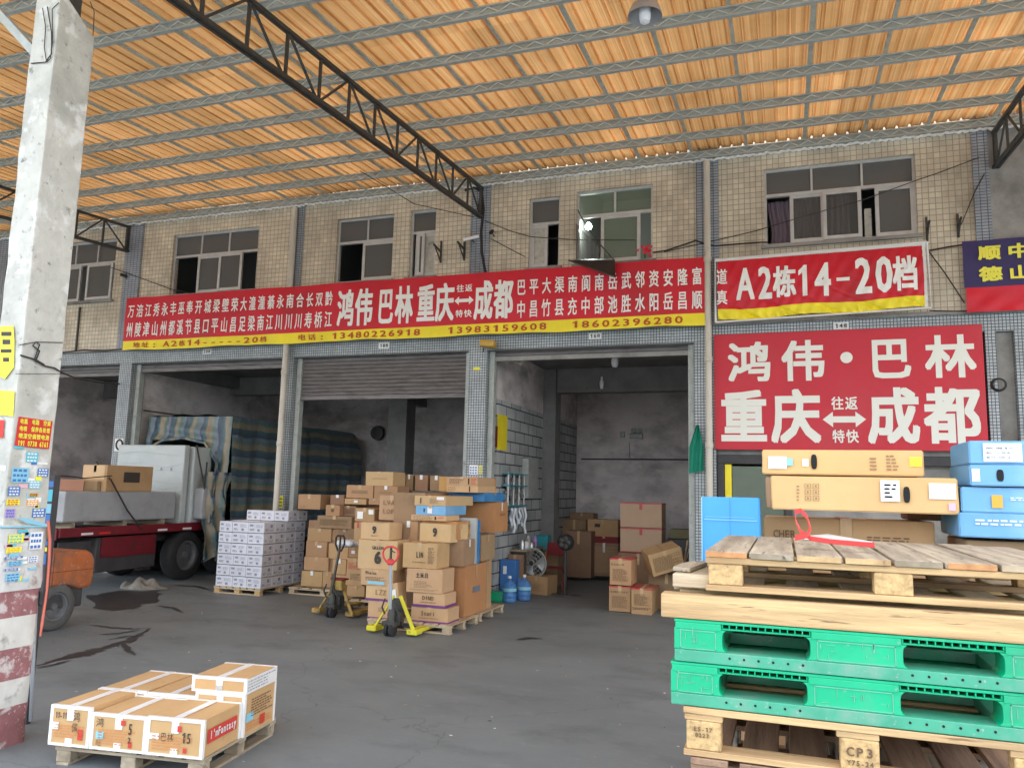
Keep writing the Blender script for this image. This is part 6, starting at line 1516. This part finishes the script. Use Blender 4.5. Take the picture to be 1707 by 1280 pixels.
cable('thin cable slanting across the far left windows', [(185, 446), (230, 462), (285, 482), (335, 493)], .009)
cable('tan guy rope slanting down to the blue banner', [(1549, 420), (1575, 455), (1608, 505)], .010)
cable('thin rope hanging from the right truss to a bracket', [(1641, 290), (1625, 320), (1602, 375)], .008)
cable('dark cable between the two right hand banners', [(1549, 418), (1580, 412), (1607, 408)], .014)
cable('white line under the blue banner', [(1549, 518), (1600, 519), (1707, 516)], .010)
cable('loose cable under the long banner by the far pillar', [(105, 588), (140, 583), (175, 585), (203, 582)], .016)
cable('thin cable slanting under the truss near the wall', [(600, 285, 12), (690, 340, 13), (790, 362, 13.9)], .008)
cable('cable strung across the far bay from the column', [(92, 617, 6), (125, 630, 10), (160, 637, 13), (199, 640, 13.98)], .014)
cable('dark cable bundle where the truss meets the wall', [(775, 318), (790, 312), (803, 320), (800, 335), (797, 350)], .03)
# rusty downpipe on the left wall, gate bar
t = thing('rusty_rod', 'thin rusty vertical rod on the tiled wall left of the banner', 'rod', tuple(aY(128, 585, FY - .03))); MB().beam(aY(126, 586, FY - .03), aY(133, 512, FY - .03), .04, .03, up=(0, 1, 0)).build('rod', 'steel_dark', t)
# awning sheet and plants at the lit window
aw = thing('plastic_awning', 'dark plastic sheet awning hanging out from the lit window', 'awning', tuple(aY(960, 430, 13.9)))
q = MB(); q.v += [aY(951, 434, 13.95), aY(1008, 431, 13.9), aY(1025, 434, 13.5), aY(1026, 461, 13.35)]; q.face([0, 1, 2, 3]); q.build('lower_edge', 'awning', aw, solid=.004)
MB().grid(24, 4, lambda u, v: (lambda p: (p.x, p.y + .02 * math.sin(u * 40), p.z))(aY(960 + 38 * u, 372 + 40 * u + (432 - 372 - 40 * u) * v, 13.97 - .2 * u))).build('sheet', 'pane_dark', aw, smooth=True)
MB().tube([aY(963, 350, 13.95), aY(975, 372, 13.9), aY(996, 403, 13.7), aY(1024, 434, 13.5)], .012, 6).tube([aY(948, 434, 13.95), aY(985, 447, 13.6), aY(1026, 462, 13.33)], .014, 6).build('edge_rod', 'steel_dark', aw, smooth=True)
lp = aY(981, 378, 14.7)
t = thing('lit_bulb', 'bright lit bulb inside the upper window', 'bulb', tuple(lp)); MB().lathe([(0, -.07), (.05, -.05), (.07, 0), (.05, .05), (.02, .08), (0, .08)], tuple(lp), 16).build('bulb', 'bulb_lit', t, smooth=True)
pl = bpy.data.lights.new('bulb_light', 'POINT'); pl.energy = 16; pl.color = (.85, 1, .92); pl.shadow_soft_size = .08; po = bpy.data.objects.new('bulb_light', pl); COL.objects.link(po); po.location = (lp.x, lp.y, lp.z - .02)
fp = aY(1075, 416, 13.98)
t = thing('red_flowers', 'bunch of red artificial flowers in the lit window', 'flowers', tuple(fp)); q = MB()
for i in range(26):
    c = fp + Vector((rnd.gauss(0, .055), rnd.uniform(-.05, .02), rnd.gauss(0, .05))); a = rnd.uniform(0, 6.3); r_ = .035
    q.add([c + Vector((r_ * math.cos(a), -.02, r_ * math.sin(a))), c + Vector((r_ * math.cos(a + 2), 0, r_ * math.sin(a + 2))), c + Vector((r_ * math.cos(a + 4), .01, r_ * math.sin(a + 4)))], [(0, 1, 2)])
q.build('petals', 'flower_red', t); MB().tube([fp, fp - Vector((0, 0, .16))], .02, 6).build('stem', 'leaf', t)
# high bay lamp
p = aY(1075, 20, 7.75)
t = thing('bay_lamp', 'grey bell lamp with a white bulb under the canopy', 'lamp', tuple(p))
MB().lathe([(.185, -.06), (.178, -.02), (.15, .05), (.09, .13), (.05, .17), (.045, .26), (0, .26)], tuple(p), 28).build('shade', 'lamp_shade_grey', t, smooth=True)
MB().lathe([(0, -.13), (.05, -.12), (.062, -.07), (.062, .03), (.04, .09), (0, .1)], tuple(p), 18).build('bulb', 'bulb_off', t, smooth=True)
MB().tube([(p.x, p.y, p.z + .25), (p.x, p.y, roofz(p.y) - .05)], .012, 6).build('rod', 'steel_dark', t)

# ================================================================== FRONT LEFT PALLET
O = Vector((-5.17, 4.62, 0)); A8 = R(8)
def lw(x, y): return O + Vector((x * math.cos(A8) - y * math.sin(A8), x * math.sin(A8) + y * math.cos(A8), 0))
c = lw(.64, .56); pallet('wooden pallet under the white taped cartons in front', tuple(c), 1.22, 1.05, .148, A8, woods=('wood_grey_y', 'wood_grey_x', 'wood_grey_n'), nb=7, name='wooden_pallet', boty=True)
def fcart(lab, x0, x1, y0, y1, z0, z1, prints=(), edges='fb', m='carton_bright', midtape=True, sidetape=True):
    m = 'carton_front' if m == 'carton_bright' else m
    c = lw((x0 + x1) / 2, (y0 + y1) / 2); w_, d_ = x1 - x0, y1 - y0; h_ = z1 - z0
    t = carton('carton', lab, c.x - w_ / 2, c.x + w_ / 2, c.y - d_ / 2, c.y + d_ / 2, z0, z1, m, 8 + rnd.uniform(-.6, .6), 'white taped cartons on the front pallet', snap=False, seam=False, prints=prints, jit=.003, bev=.004)
    e = .0042; tw = .021
    q = MB(); W2, D2 = w_ / 2, d_ / 2
    def strip(a0, a1, b0, b1, c0, c1): q.box(a0, a1, b0, b1, c0, c1)
    for s in (-1, 1):
        y_ = s * D2
        ya, yb = (y_ - e, y_ + tw) if s < 0 else (y_ - tw, y_ + e)
        strip(-W2 - e, W2 + e, ya, yb, h_ - tw, h_ + e * .5)
        strip(-W2 - e * .9, W2 + e * .9, ya + .0003, yb, -.001, tw * .8)
        if s < 0 or True:
            strip(-W2 - e * 1.1, -W2 + tw, ya - .0004, yb, tw * .8, h_ - tw); strip(W2 - tw, W2 + e * 1.1, ya - .0004, yb, tw * .8, h_ - tw)
    q.build('edge_tape', 'tape_white', t, local=True)
    if midtape:
        MB().box(-.028, .028, -D2 - e - .001, D2 + e, h_ - .001, h_ + e).build('top_tape', 'tape_white', t, local=True)
        MB().box(-.028, .028, -D2 - e - .0012, -D2 + .01, h_ - .10, h_ + e + .0005).box(-.028, .028, -D2 - e - .0012, -D2 + .01, -.001, .055).build('end_tape', 'tape_white', t, local=True)
    return t
OP = 'orange_print'
fcart('taped carton at the outer front corner of the pallet', .0, .335, 0, .50, .15, .43, (('=', .12, .85, .20, .55, OP, 0), ('#', .02, .22, .40, .58, 'label_white', 0), ('11-11', .12, .42, .68, .84, 'letter_dark', .005), ('鸿', .56, .76, .62, .88, 'letter_dark', 0), ('佩', .54, .72, .36, .60, 'letter_dark', 0), ('#', .72, .84, .18, .45, 'print_red', 0)))
fcart('taped carton in the middle of the front row', .345, .795, 0, .50, .15, .40, (('=', .14, .80, .15, .60, OP, 0), ('#', .10, .24, .30, .50, 'label_cyan', 0), ('鸿', .08, .24, .62, .88, 'letter_dark', 0), ('旺', .10, .22, .10, .28, 'letter_dark', 0), ('5', .68, .76, .48, .80, 'letter_dark', .01), ('#', .54, .62, .72, .86, 'print_red', 0), ('#', .70, .76, .12, .30, 'print_red', 0), ('2', .68, .75, .25, .42, 'letter_dark', .01)))
fcart('taped carton in front with a red printed side panel', .805, 1.25, 0, .50, .15, .41, (('=', .1, .80, .15, .55, OP, 0), ('#', .04, .22, .42, .58, 'label_white', 0), ('巴林', .24, .48, .38, .62, 'letter_dark', 0), ('15', .62, .80, .38, .66, 'letter_dark', .01), ('#', .54, .61, .66, .82, 'print_red', 0), ('#', .66, .72, .12, .25, 'print_red', 0), ('#', .10, .88, .34, .72, 'print_red', 0, 's')))
fcart('taped carton at the outer back corner of the pallet', .0, .42, .515, 1.14, .15, .43)
fcart('taped carton in the middle of the back row', .43, .84, .515, 1.14, .15, .425)
fcart('tall taped carton under the flat white one', .85, 1.27, .515, 1.0, .15, .465, (('=', .1, .9, .1, .3, OP, 0, 's'), ('#', .06, .28, .32, .52, 'label_cyan', 0, 's'), ('#', .5, .66, .1, .34, 'print_red', 0, 's'), ('=', .2, .9, .4, .85, 'letter_brown', 0, 's')), m='carton_bright')
t7 = fcart('flat carton wrapped in white scribbled tape on top', .82, 1.28, .50, .98, .471, .585, (('#', -.005, 1.0, 0, 1.0, 'tape_white', 0, 's'), ('=', .03, .97, .12, .9, 'letter_faint_blue', 0, 's')))
# brand panel lettering on the side of the front carton
cc = lw(1.25, .25)
L = MB(); ux = Vector((-math.sin(A8), math.cos(A8), 0)); n_ = Vector((math.cos(A8), math.sin(A8), 0))
base = lw(1.25, 0) + n_ * .0075
fnL = lambda x, z, d: base + ux * x + Vector((0, 0, z)) + n_ * (.001 + d)
put_row(L, "I'mFantasy", fnL, .07, .42, .265, .325, bold=.02, fill=.9)
par = [o for o in bpy.data.objects if o.get('label', '').startswith('taped carton in front with')][0]
letters(L, 'label_white', par)

# ================================================================== FRONT RIGHT STACK
YF = 2.98
def gpallet(lab, x0, z0, w_=1.22, d_=1.0, h_=.148):
    t = thing('plastic_pallet', lab, 'pallet', (x0 + w_ / 2, YF + d_ / 2, z0), 0, 'green plastic pallets')
    X0, X1, Y0, Y1 = -w_ / 2, w_ / 2, -d_ / 2, d_ / 2
    bl = [(X0, X0 + .17), (-.145, .145), (X1 - .17, X1)]
    mb = MB().box(X0, X1, Y0 + .004, Y1 - .004, h_ - .010, h_)
    mb.box(X0 + .01, X1 - .01, Y0 + .012, Y1 - .012, h_ - .030, h_ - .0235)
    for a, b_ in bl: mb.box(a + .004, b_ - .004, Y0 + .002, Y0 + .02, h_ - .034, h_ - .0101)
    for (a, b_) in ((X0 + .17, -.145), (.145, X1 - .17)):
        n = 12
        for i in range(n + 1):
            x = a + (b_ - a) * i / n; mb.box(x - .0022, x + .0022, Y0 + .006, Y0 + .05, h_ - .0235, h_ - .0101)
    mb.build('deck', 'plastic_green', t, local=True, bevel=0.0015)
    for yi, (ya, yb) in enumerate(((Y0, Y0 + .14), (-.07, .07), (Y1 - .14, Y1))):
        for bi, (a, b_) in enumerate(bl):
            zb_, zt2 = .042, h_ - .0305; fl = .014; n = 9; pf = []
            L_ = bi > 0; R_ = bi < 2
            for k in range(n + 1):
                z = zb_ + (zt2 - zb_) * k / n; q_ = abs(2 * k / n - 1) ** 5
                pf.append((b_ + (fl * q_ if R_ else 0) - (.0 if R_ else 0), z))
            for k in range(n, -1, -1):
                z = zb_ + (zt2 - zb_) * k / n; q_ = abs(2 * k / n - 1) ** 5
                pf.append((a - (fl * q_ if L_ else 0), z))
            MB().prism(pf, lambda x, z: (x, ya + .004, z), lambda x, z: (x, yb - .004, z)).build('block', 'plastic_green', t, local=True, bevel=0.003, seg=2, smooth=True)
            if yi == 0:
                q = MB(); a2, b2, za, zb2_ = a + .022, b_ - .022, zb_ + .004, zt2 - .006; y_ = Y0 + .0022
                for (p_, q2, r_, s_) in ((a2, a2 + .003, za, zb2_), (b2 - .003, b2, za, zb2_), (a2, b2, zb2_ - .003, zb2_ - .0001), (a2, b2, za, za + .003)): q.box(p_, q2, y_, y_ + .003, r_, s_)
                q.build('panel_rib', 'plastic_green_rub', t, local=True)
    mb = MB()
    for ya, yb in ((Y0, Y0 + .13), (-.065, .065), (Y1 - .13, Y1)): mb.box(X0 + .001, X1 - .001, ya + .001, yb - .001, 0, .0415)
    for a, b_ in bl: mb.box(a, b_, Y0 + .131, -.066, 0, .04).box(a, b_, .066, Y1 - .131, 0, .04)
    mb.build('base_frame', 'plastic_green_worn', t, local=True, bevel=0.003, seg=2)
    q = MB()
    for (a, b_) in ((X0 + .185, -.16), (.16, X1 - .185)):
        for i in range(6):
            x = a + .01 + (b_ - a - .02) * i / 5; q.lathe([(0, -.001), (.0045, -.001), (.0045, .002), (0, .002)], (x, Y0 + .0008, .024), 8, axis='Y')
    q.build('drain_hole', 'void', t, local=True)
    q = MB()
    for i in range(26):
        x = rnd.choice([rnd.uniform(-.13, .13), rnd.uniform(X0 + .02, X0 + .16), rnd.uniform(X1 - .16, X1 - .02)]); z = rnd.uniform(.05, .10); l = rnd.uniform(.006, .03)
        q.box(x, x + rnd.uniform(.0012, .004), Y0 + .0015, Y0 + .0035, z, z + l) if i % 3 else q.box(x, x + l * 1.5, Y0 + .0015, Y0 + .0035, z, z + .0015)
    q.build('scuff', 'plastic_green_rub', t, local=True)
    return t
WP = ('wood_new_y', 'wood_new_x', 'particle')
zst = [0, .148, .296, .444, .592, .740, .888, 1.030]
for i, z in enumerate(zst):
    ws_ = ('wood_red_y', 'wood_red_x', 'particle_grey') if i == 7 else ('wood_grey_y', 'wood_pale_x', 'particle_grey')
    pallet('reddish stained pallet below the one stamped CP3' if i == 7 else 'weathered wooden pallet low in the stack, %s from the ground' % ORD[i], (.22 + rnd.uniform(-.02, .02), YF + .6, z), 1.14, 1.2, .144 if i < 7 else .142, woods=ws_, nb=7)
cp = pallet('new wooden pallet stamped CP3 below the green ones', (.22, YF + .6, 1.176), 1.16, 1.2, .166, woods=('wood_new_x', 'wood_new_x', 'particle'), nb=6, alongx=True)
L = MB(); put_row(L, 'CP3', lambda x, z, d: (x, YF + .0015 - d, z), .175, .265, 1.242, 1.272, bold=.02, fill=.75)
put_row(L, 'Y75-24', lambda x, z, d: (x, YF + .0015 - d, z), .178, .262, 1.213, 1.230, bold=.01, fill=.85)
put_row(L, 'ES-17', lambda x, z, d: (x, YF + .0015 - d, z), -.325, -.258, 1.262, 1.277, bold=.005, fill=.85); put_row(L, '0223', lambda x, z, d: (x, YF + .0015 - d, z), -.32, -.27, 1.242, 1.256, bold=.005, fill=.85)
letters(L, 'letter_brown', cp, 'stamp')
gpallet('lower green plastic pallet resting on the CP3 pallet', -.405, 1.3455)
gpallet('upper green plastic pallet under the thick timber', -.392, 1.4965)
# stringer pallet
sp = thing('stringer_pallet', 'pale timber pallet with a thick long front beam', 'pallet', (.25, YF + .6, 1.647), 0)
for y in (-.6, -.05, .5): MB().box(-.69, .72, y + .0, y + .09, 0, .085).build('stringer', 'wood_new_x', sp, local=True, bevel=0.006, seg=2)
mb = MB()
for i in range(7): mb.box(-.66 + i * .205, -.66 + i * .205 + .12, -.46, .6, .0855, .102)
mb.build('deck', 'wood_pale_y', sp, local=True, bevel=0.002)
t = thing('split_board', 'short pale split board poking out under the top pallet', 'board', (-.36, YF + .2, 1.751)); MB().box(-.405, -.27, YF + .06, YF + .6, 1.7502, 1.80).build('board', 'wood_pale_x', t, bevel=0.004)
t = thing('broken_board', 'splintered grey board end lying beside the top pallet', 'board', (-.4, YF + .3, 1.80))
bb = [aY(1115, 963, YF + .1), aY(1140, 966, YF + .1), aY(1160, 945, YF + .35), aY(1152, 942, YF + .4), aY(1130, 945, YF + .3)]
q = MB(); z_ = 1.803; ps = [(-.412, YF + .12), (-.345, YF + .10), (-.31, YF + .42), (-.33, YF + .47), (-.352, YF + .40), (-.37, YF + .45), (-.40, YF + .30)]
q.prism(ps, lambda x, y: (x, y, z_), lambda x, y: (x, y, z_ + .016)); q.build('board', 'wood_grey_y', t, bevel=0.002)
tp2 = pallet('weathered top pallet of the tall stack', (.345, YF + .62, 1.7500), 1.25, 1.2, .142, woods=('wood_grey_y', 'wood_new_x', 'particle'), nb=8, gap=.06, bw=.10)
for i in range(8):
    bw_ = 1.25 / (8 + 7 * .06); x = .345 - .625 + i * bw_ * 1.06
    MB().box(x + .003, x + bw_ - .003, YF + .0105, YF + .0125, 1.8715, 1.8905).build('board_end', ['wood_orange_y', 'wood_grey_n', 'wood_new_n', 'wood_new_n', 'wood_grey_n', 'wood_orange_y', 'wood_pale_n', 'wood_orange_y'][i], tp2)
# red plastic strip lying on the top pallet
rs = thing('red_strip', 'loop of red and white plastic band lying on the top pallet', 'plastic band', (.15, 3.4, 1.895))
zz = 1.895
q = MB()
P = [(1458, 908, 3.3), (1420, 905, 3.3), (1385, 902, 3.3), (1352, 897, 3.32), (1335, 886, 3.34), (1327, 868, 3.36), (1326, 853, 3.38), (1335, 851, 3.40), (1345, 862, 3.38), (1350, 880, 3.34), (1345, 892, 3.3), (1325, 896, 3.28)]
pts = [aY(a, b_, c_) for a, b_, c_ in P]; pts = [Vector((p.x, p.y, max(p.z, zz))) for p in pts]
def ribbon(pts, w_, m, nm, up=Vector((0, .6, .4))):
    q = MB(); n = len(pts)
    for p in pts: q.v += [p - up * w_ * .5, p + up * w_ * .5]
    for i in range(n - 1): q.face([2 * i, 2 * i + 1, 2 * i + 3, 2 * i + 2])
    q.v = [v if v.z > zz else Vector((v.x, v.y, zz)) for v in q.v]
    o = q.build(nm, m, rs, smooth=True, solid=.002); return o
ribbon(pts[:8], .04, 'jack_red', 'band'); ribbon(pts[7:], .045, 'jack_red', 'band')
q = MB(); w0 = [aZ(a, b_, zz + .002) for a, b_ in ((1345, 893), (1380, 890), (1455, 903), (1440, 907), (1385, 903), (1340, 899))]
q.v += w0; q.face(list(range(6))); q.build('paper_sheet', 'label_white', rs, solid=.001)

# cartons stacked behind
ICON = []
for iu in (.19, .235):
    for iv in (.28, .46, .64):
        ICON += [('#', iu, iu + .034, iv, iv + .012, 'letter_faint', 0), ('#', iu, iu + .034, iv + .13, iv + .142, 'letter_faint', 0), ('#', iu, iu + .003, iv, iv + .142, 'letter_faint', 0), ('#', iu + .031, iu + .034, iv, iv + .142, 'letter_faint', 0), ('#', iu + .012, iu + .022, iv + .04, iv + .10, 'letter_faint', 0)]
G2 = 'cartons behind the pallet stack'
for i, (x0, x1) in enumerate(((-.52, .28), (.30, 1.10), (1.12, 1.95))):
    for j in range(3):
        carton('carton', '%s brown carton from the ground, %s column behind the pallet stack' % (ORD[j], ORD[i]), x0, x1, 4.62, 5.25, j * .53, j * .53 + .525, 'carton_tan', 0, G2, snap=False, tm='tape_white')
pc('bright blue carton standing at the edge of the stack', 1170, 829, 1269, 958, 4.5, .11, 'sheet_blue', rot=0, snap=False, group=G2, seam=False, prints=(('#', .0, .02, 0, 1, 'label_cyan', 0), ('#', .49, .497, 0, 1, 'ad_blue', 0), ('#', .05, .95, .70, .71, 'label_cyan', 0), ('#', .08, .9, .74, .745, 'label_cyan', 0)))
carton('carton', 'long dull brown carton right behind the top pallet', -.12, .76, 4.8, 5.3, 1.597, 1.975, 'carton_tan', 0, G2, snap=False, prints=(('=', .62, .88, .70, .78, 'letter_brown', 0), ('CHER', .06, .2, .70, .82, 'letter_brown', .01)))
t = pc('long pale slotted carton with a white shipping label', 1286, 795, 1600, 853, 4.55, .42, 'carton_bright', rot=0, snap=False, group=G2, seam=False, prints=(('#', .60, .70, .32, .92, 'label_white', 0), ('=', .62, .69, .4, .85, 'letter_faint_blue', 0), ('@', 0, 0, 0, 0, 'void', 0), ('#', .85, .985, .42, .86, 'label_white', 0), *ICON, ('#', .945, .98, .10, .32, 'tape_pinkish', 0), ('=', .145, .16, .25, .75, 'letter_faint', 0)))
pc('pale slotted carton on top with a yellow sticker', 1271, 750, 1540, 792, 4.75, .42, 'carton_bright', rot=0, snap=False, group=G2, seam=False, prints=(('#', .04, .16, .22, .72, 'label_white', 0), ('#', .16, .2, .35, .65, 'label_cyan', 0), ('#', .26, .30, .34, .62, 'label_white', 0), ('@', 0, 0, 0, 0, 'void', 1), ('#', .92, .99, .38, .74, 'ad_yellow', 0), ('=', .68, .74, .2, .75, 'letter_faint', 0), ('=', .78, .86, .2, .85, 'letter_faint', 0)))
carton('carton', 'thin dark slab for the shaded open end of the long carton', -.10, -.065, 4.56, 4.97, 2.03, 2.2, 'carton_dull', 0, G2, snap=False, seam=False)  # dull slab colours in the shade of the long carton's open end
for i, (x0, y0, x1, y1, m_, lab) in enumerate(((1617, 735, 1790, 774, 'carton_blue_light', 'topmost light blue carton with a white label'), (1617, 775, 1790, 811, 'carton_blue_light', 'second light blue carton down, with a round slot'), (1603, 813, 1790, 856, 'carton_blue_light', 'third light blue carton down with an orange emblem'), (1600, 857, 1790, 898, 'carton_blue_light', 'lowest blue carton wrapped in clear film'))):
    pr2 = {0: (('#', .14, .52, .1, .9, 'label_white', 0), ('=', .17, .5, .2, .8, 'letter_faint_blue', 0)), 1: (('@', 0, 0, 0, 0, 'void', 2), ('#', .02, .10, .2, .8, 'label_white', 0)), 2: (('#', .28, .38, .2, .7, 'ad_orange', 0), ('=', .45, .6, .5, .65, 'label_white', 0)), 3: (('=', .15, .7, .5, .8, 'label_white', 0),)}[i]
    pc(lab, x0, y0, x1, y1, 4.55 - .02 * (i % 2), .5, m_, rot=rnd.uniform(-.5, .5), snap=False, group='blue cartons behind the pallet stack', seam=False, prints=pr2)
carton('carton', 'dull carton bearing the pile of blue cartons', .87, 1.85, 4.6, 5.1, 1.597, 1.90, 'carton_dull', 0, G2, snap=False, seam=False)
carton('carton', 'added dark carton filling the dark gap beside the blue cartons', .66, .86, 5.0, 5.3, 1.98, 2.03, 'carton_dull', 0, G2, snap=False, seam=False)  # dull box added so the gap reads dark

#--END--
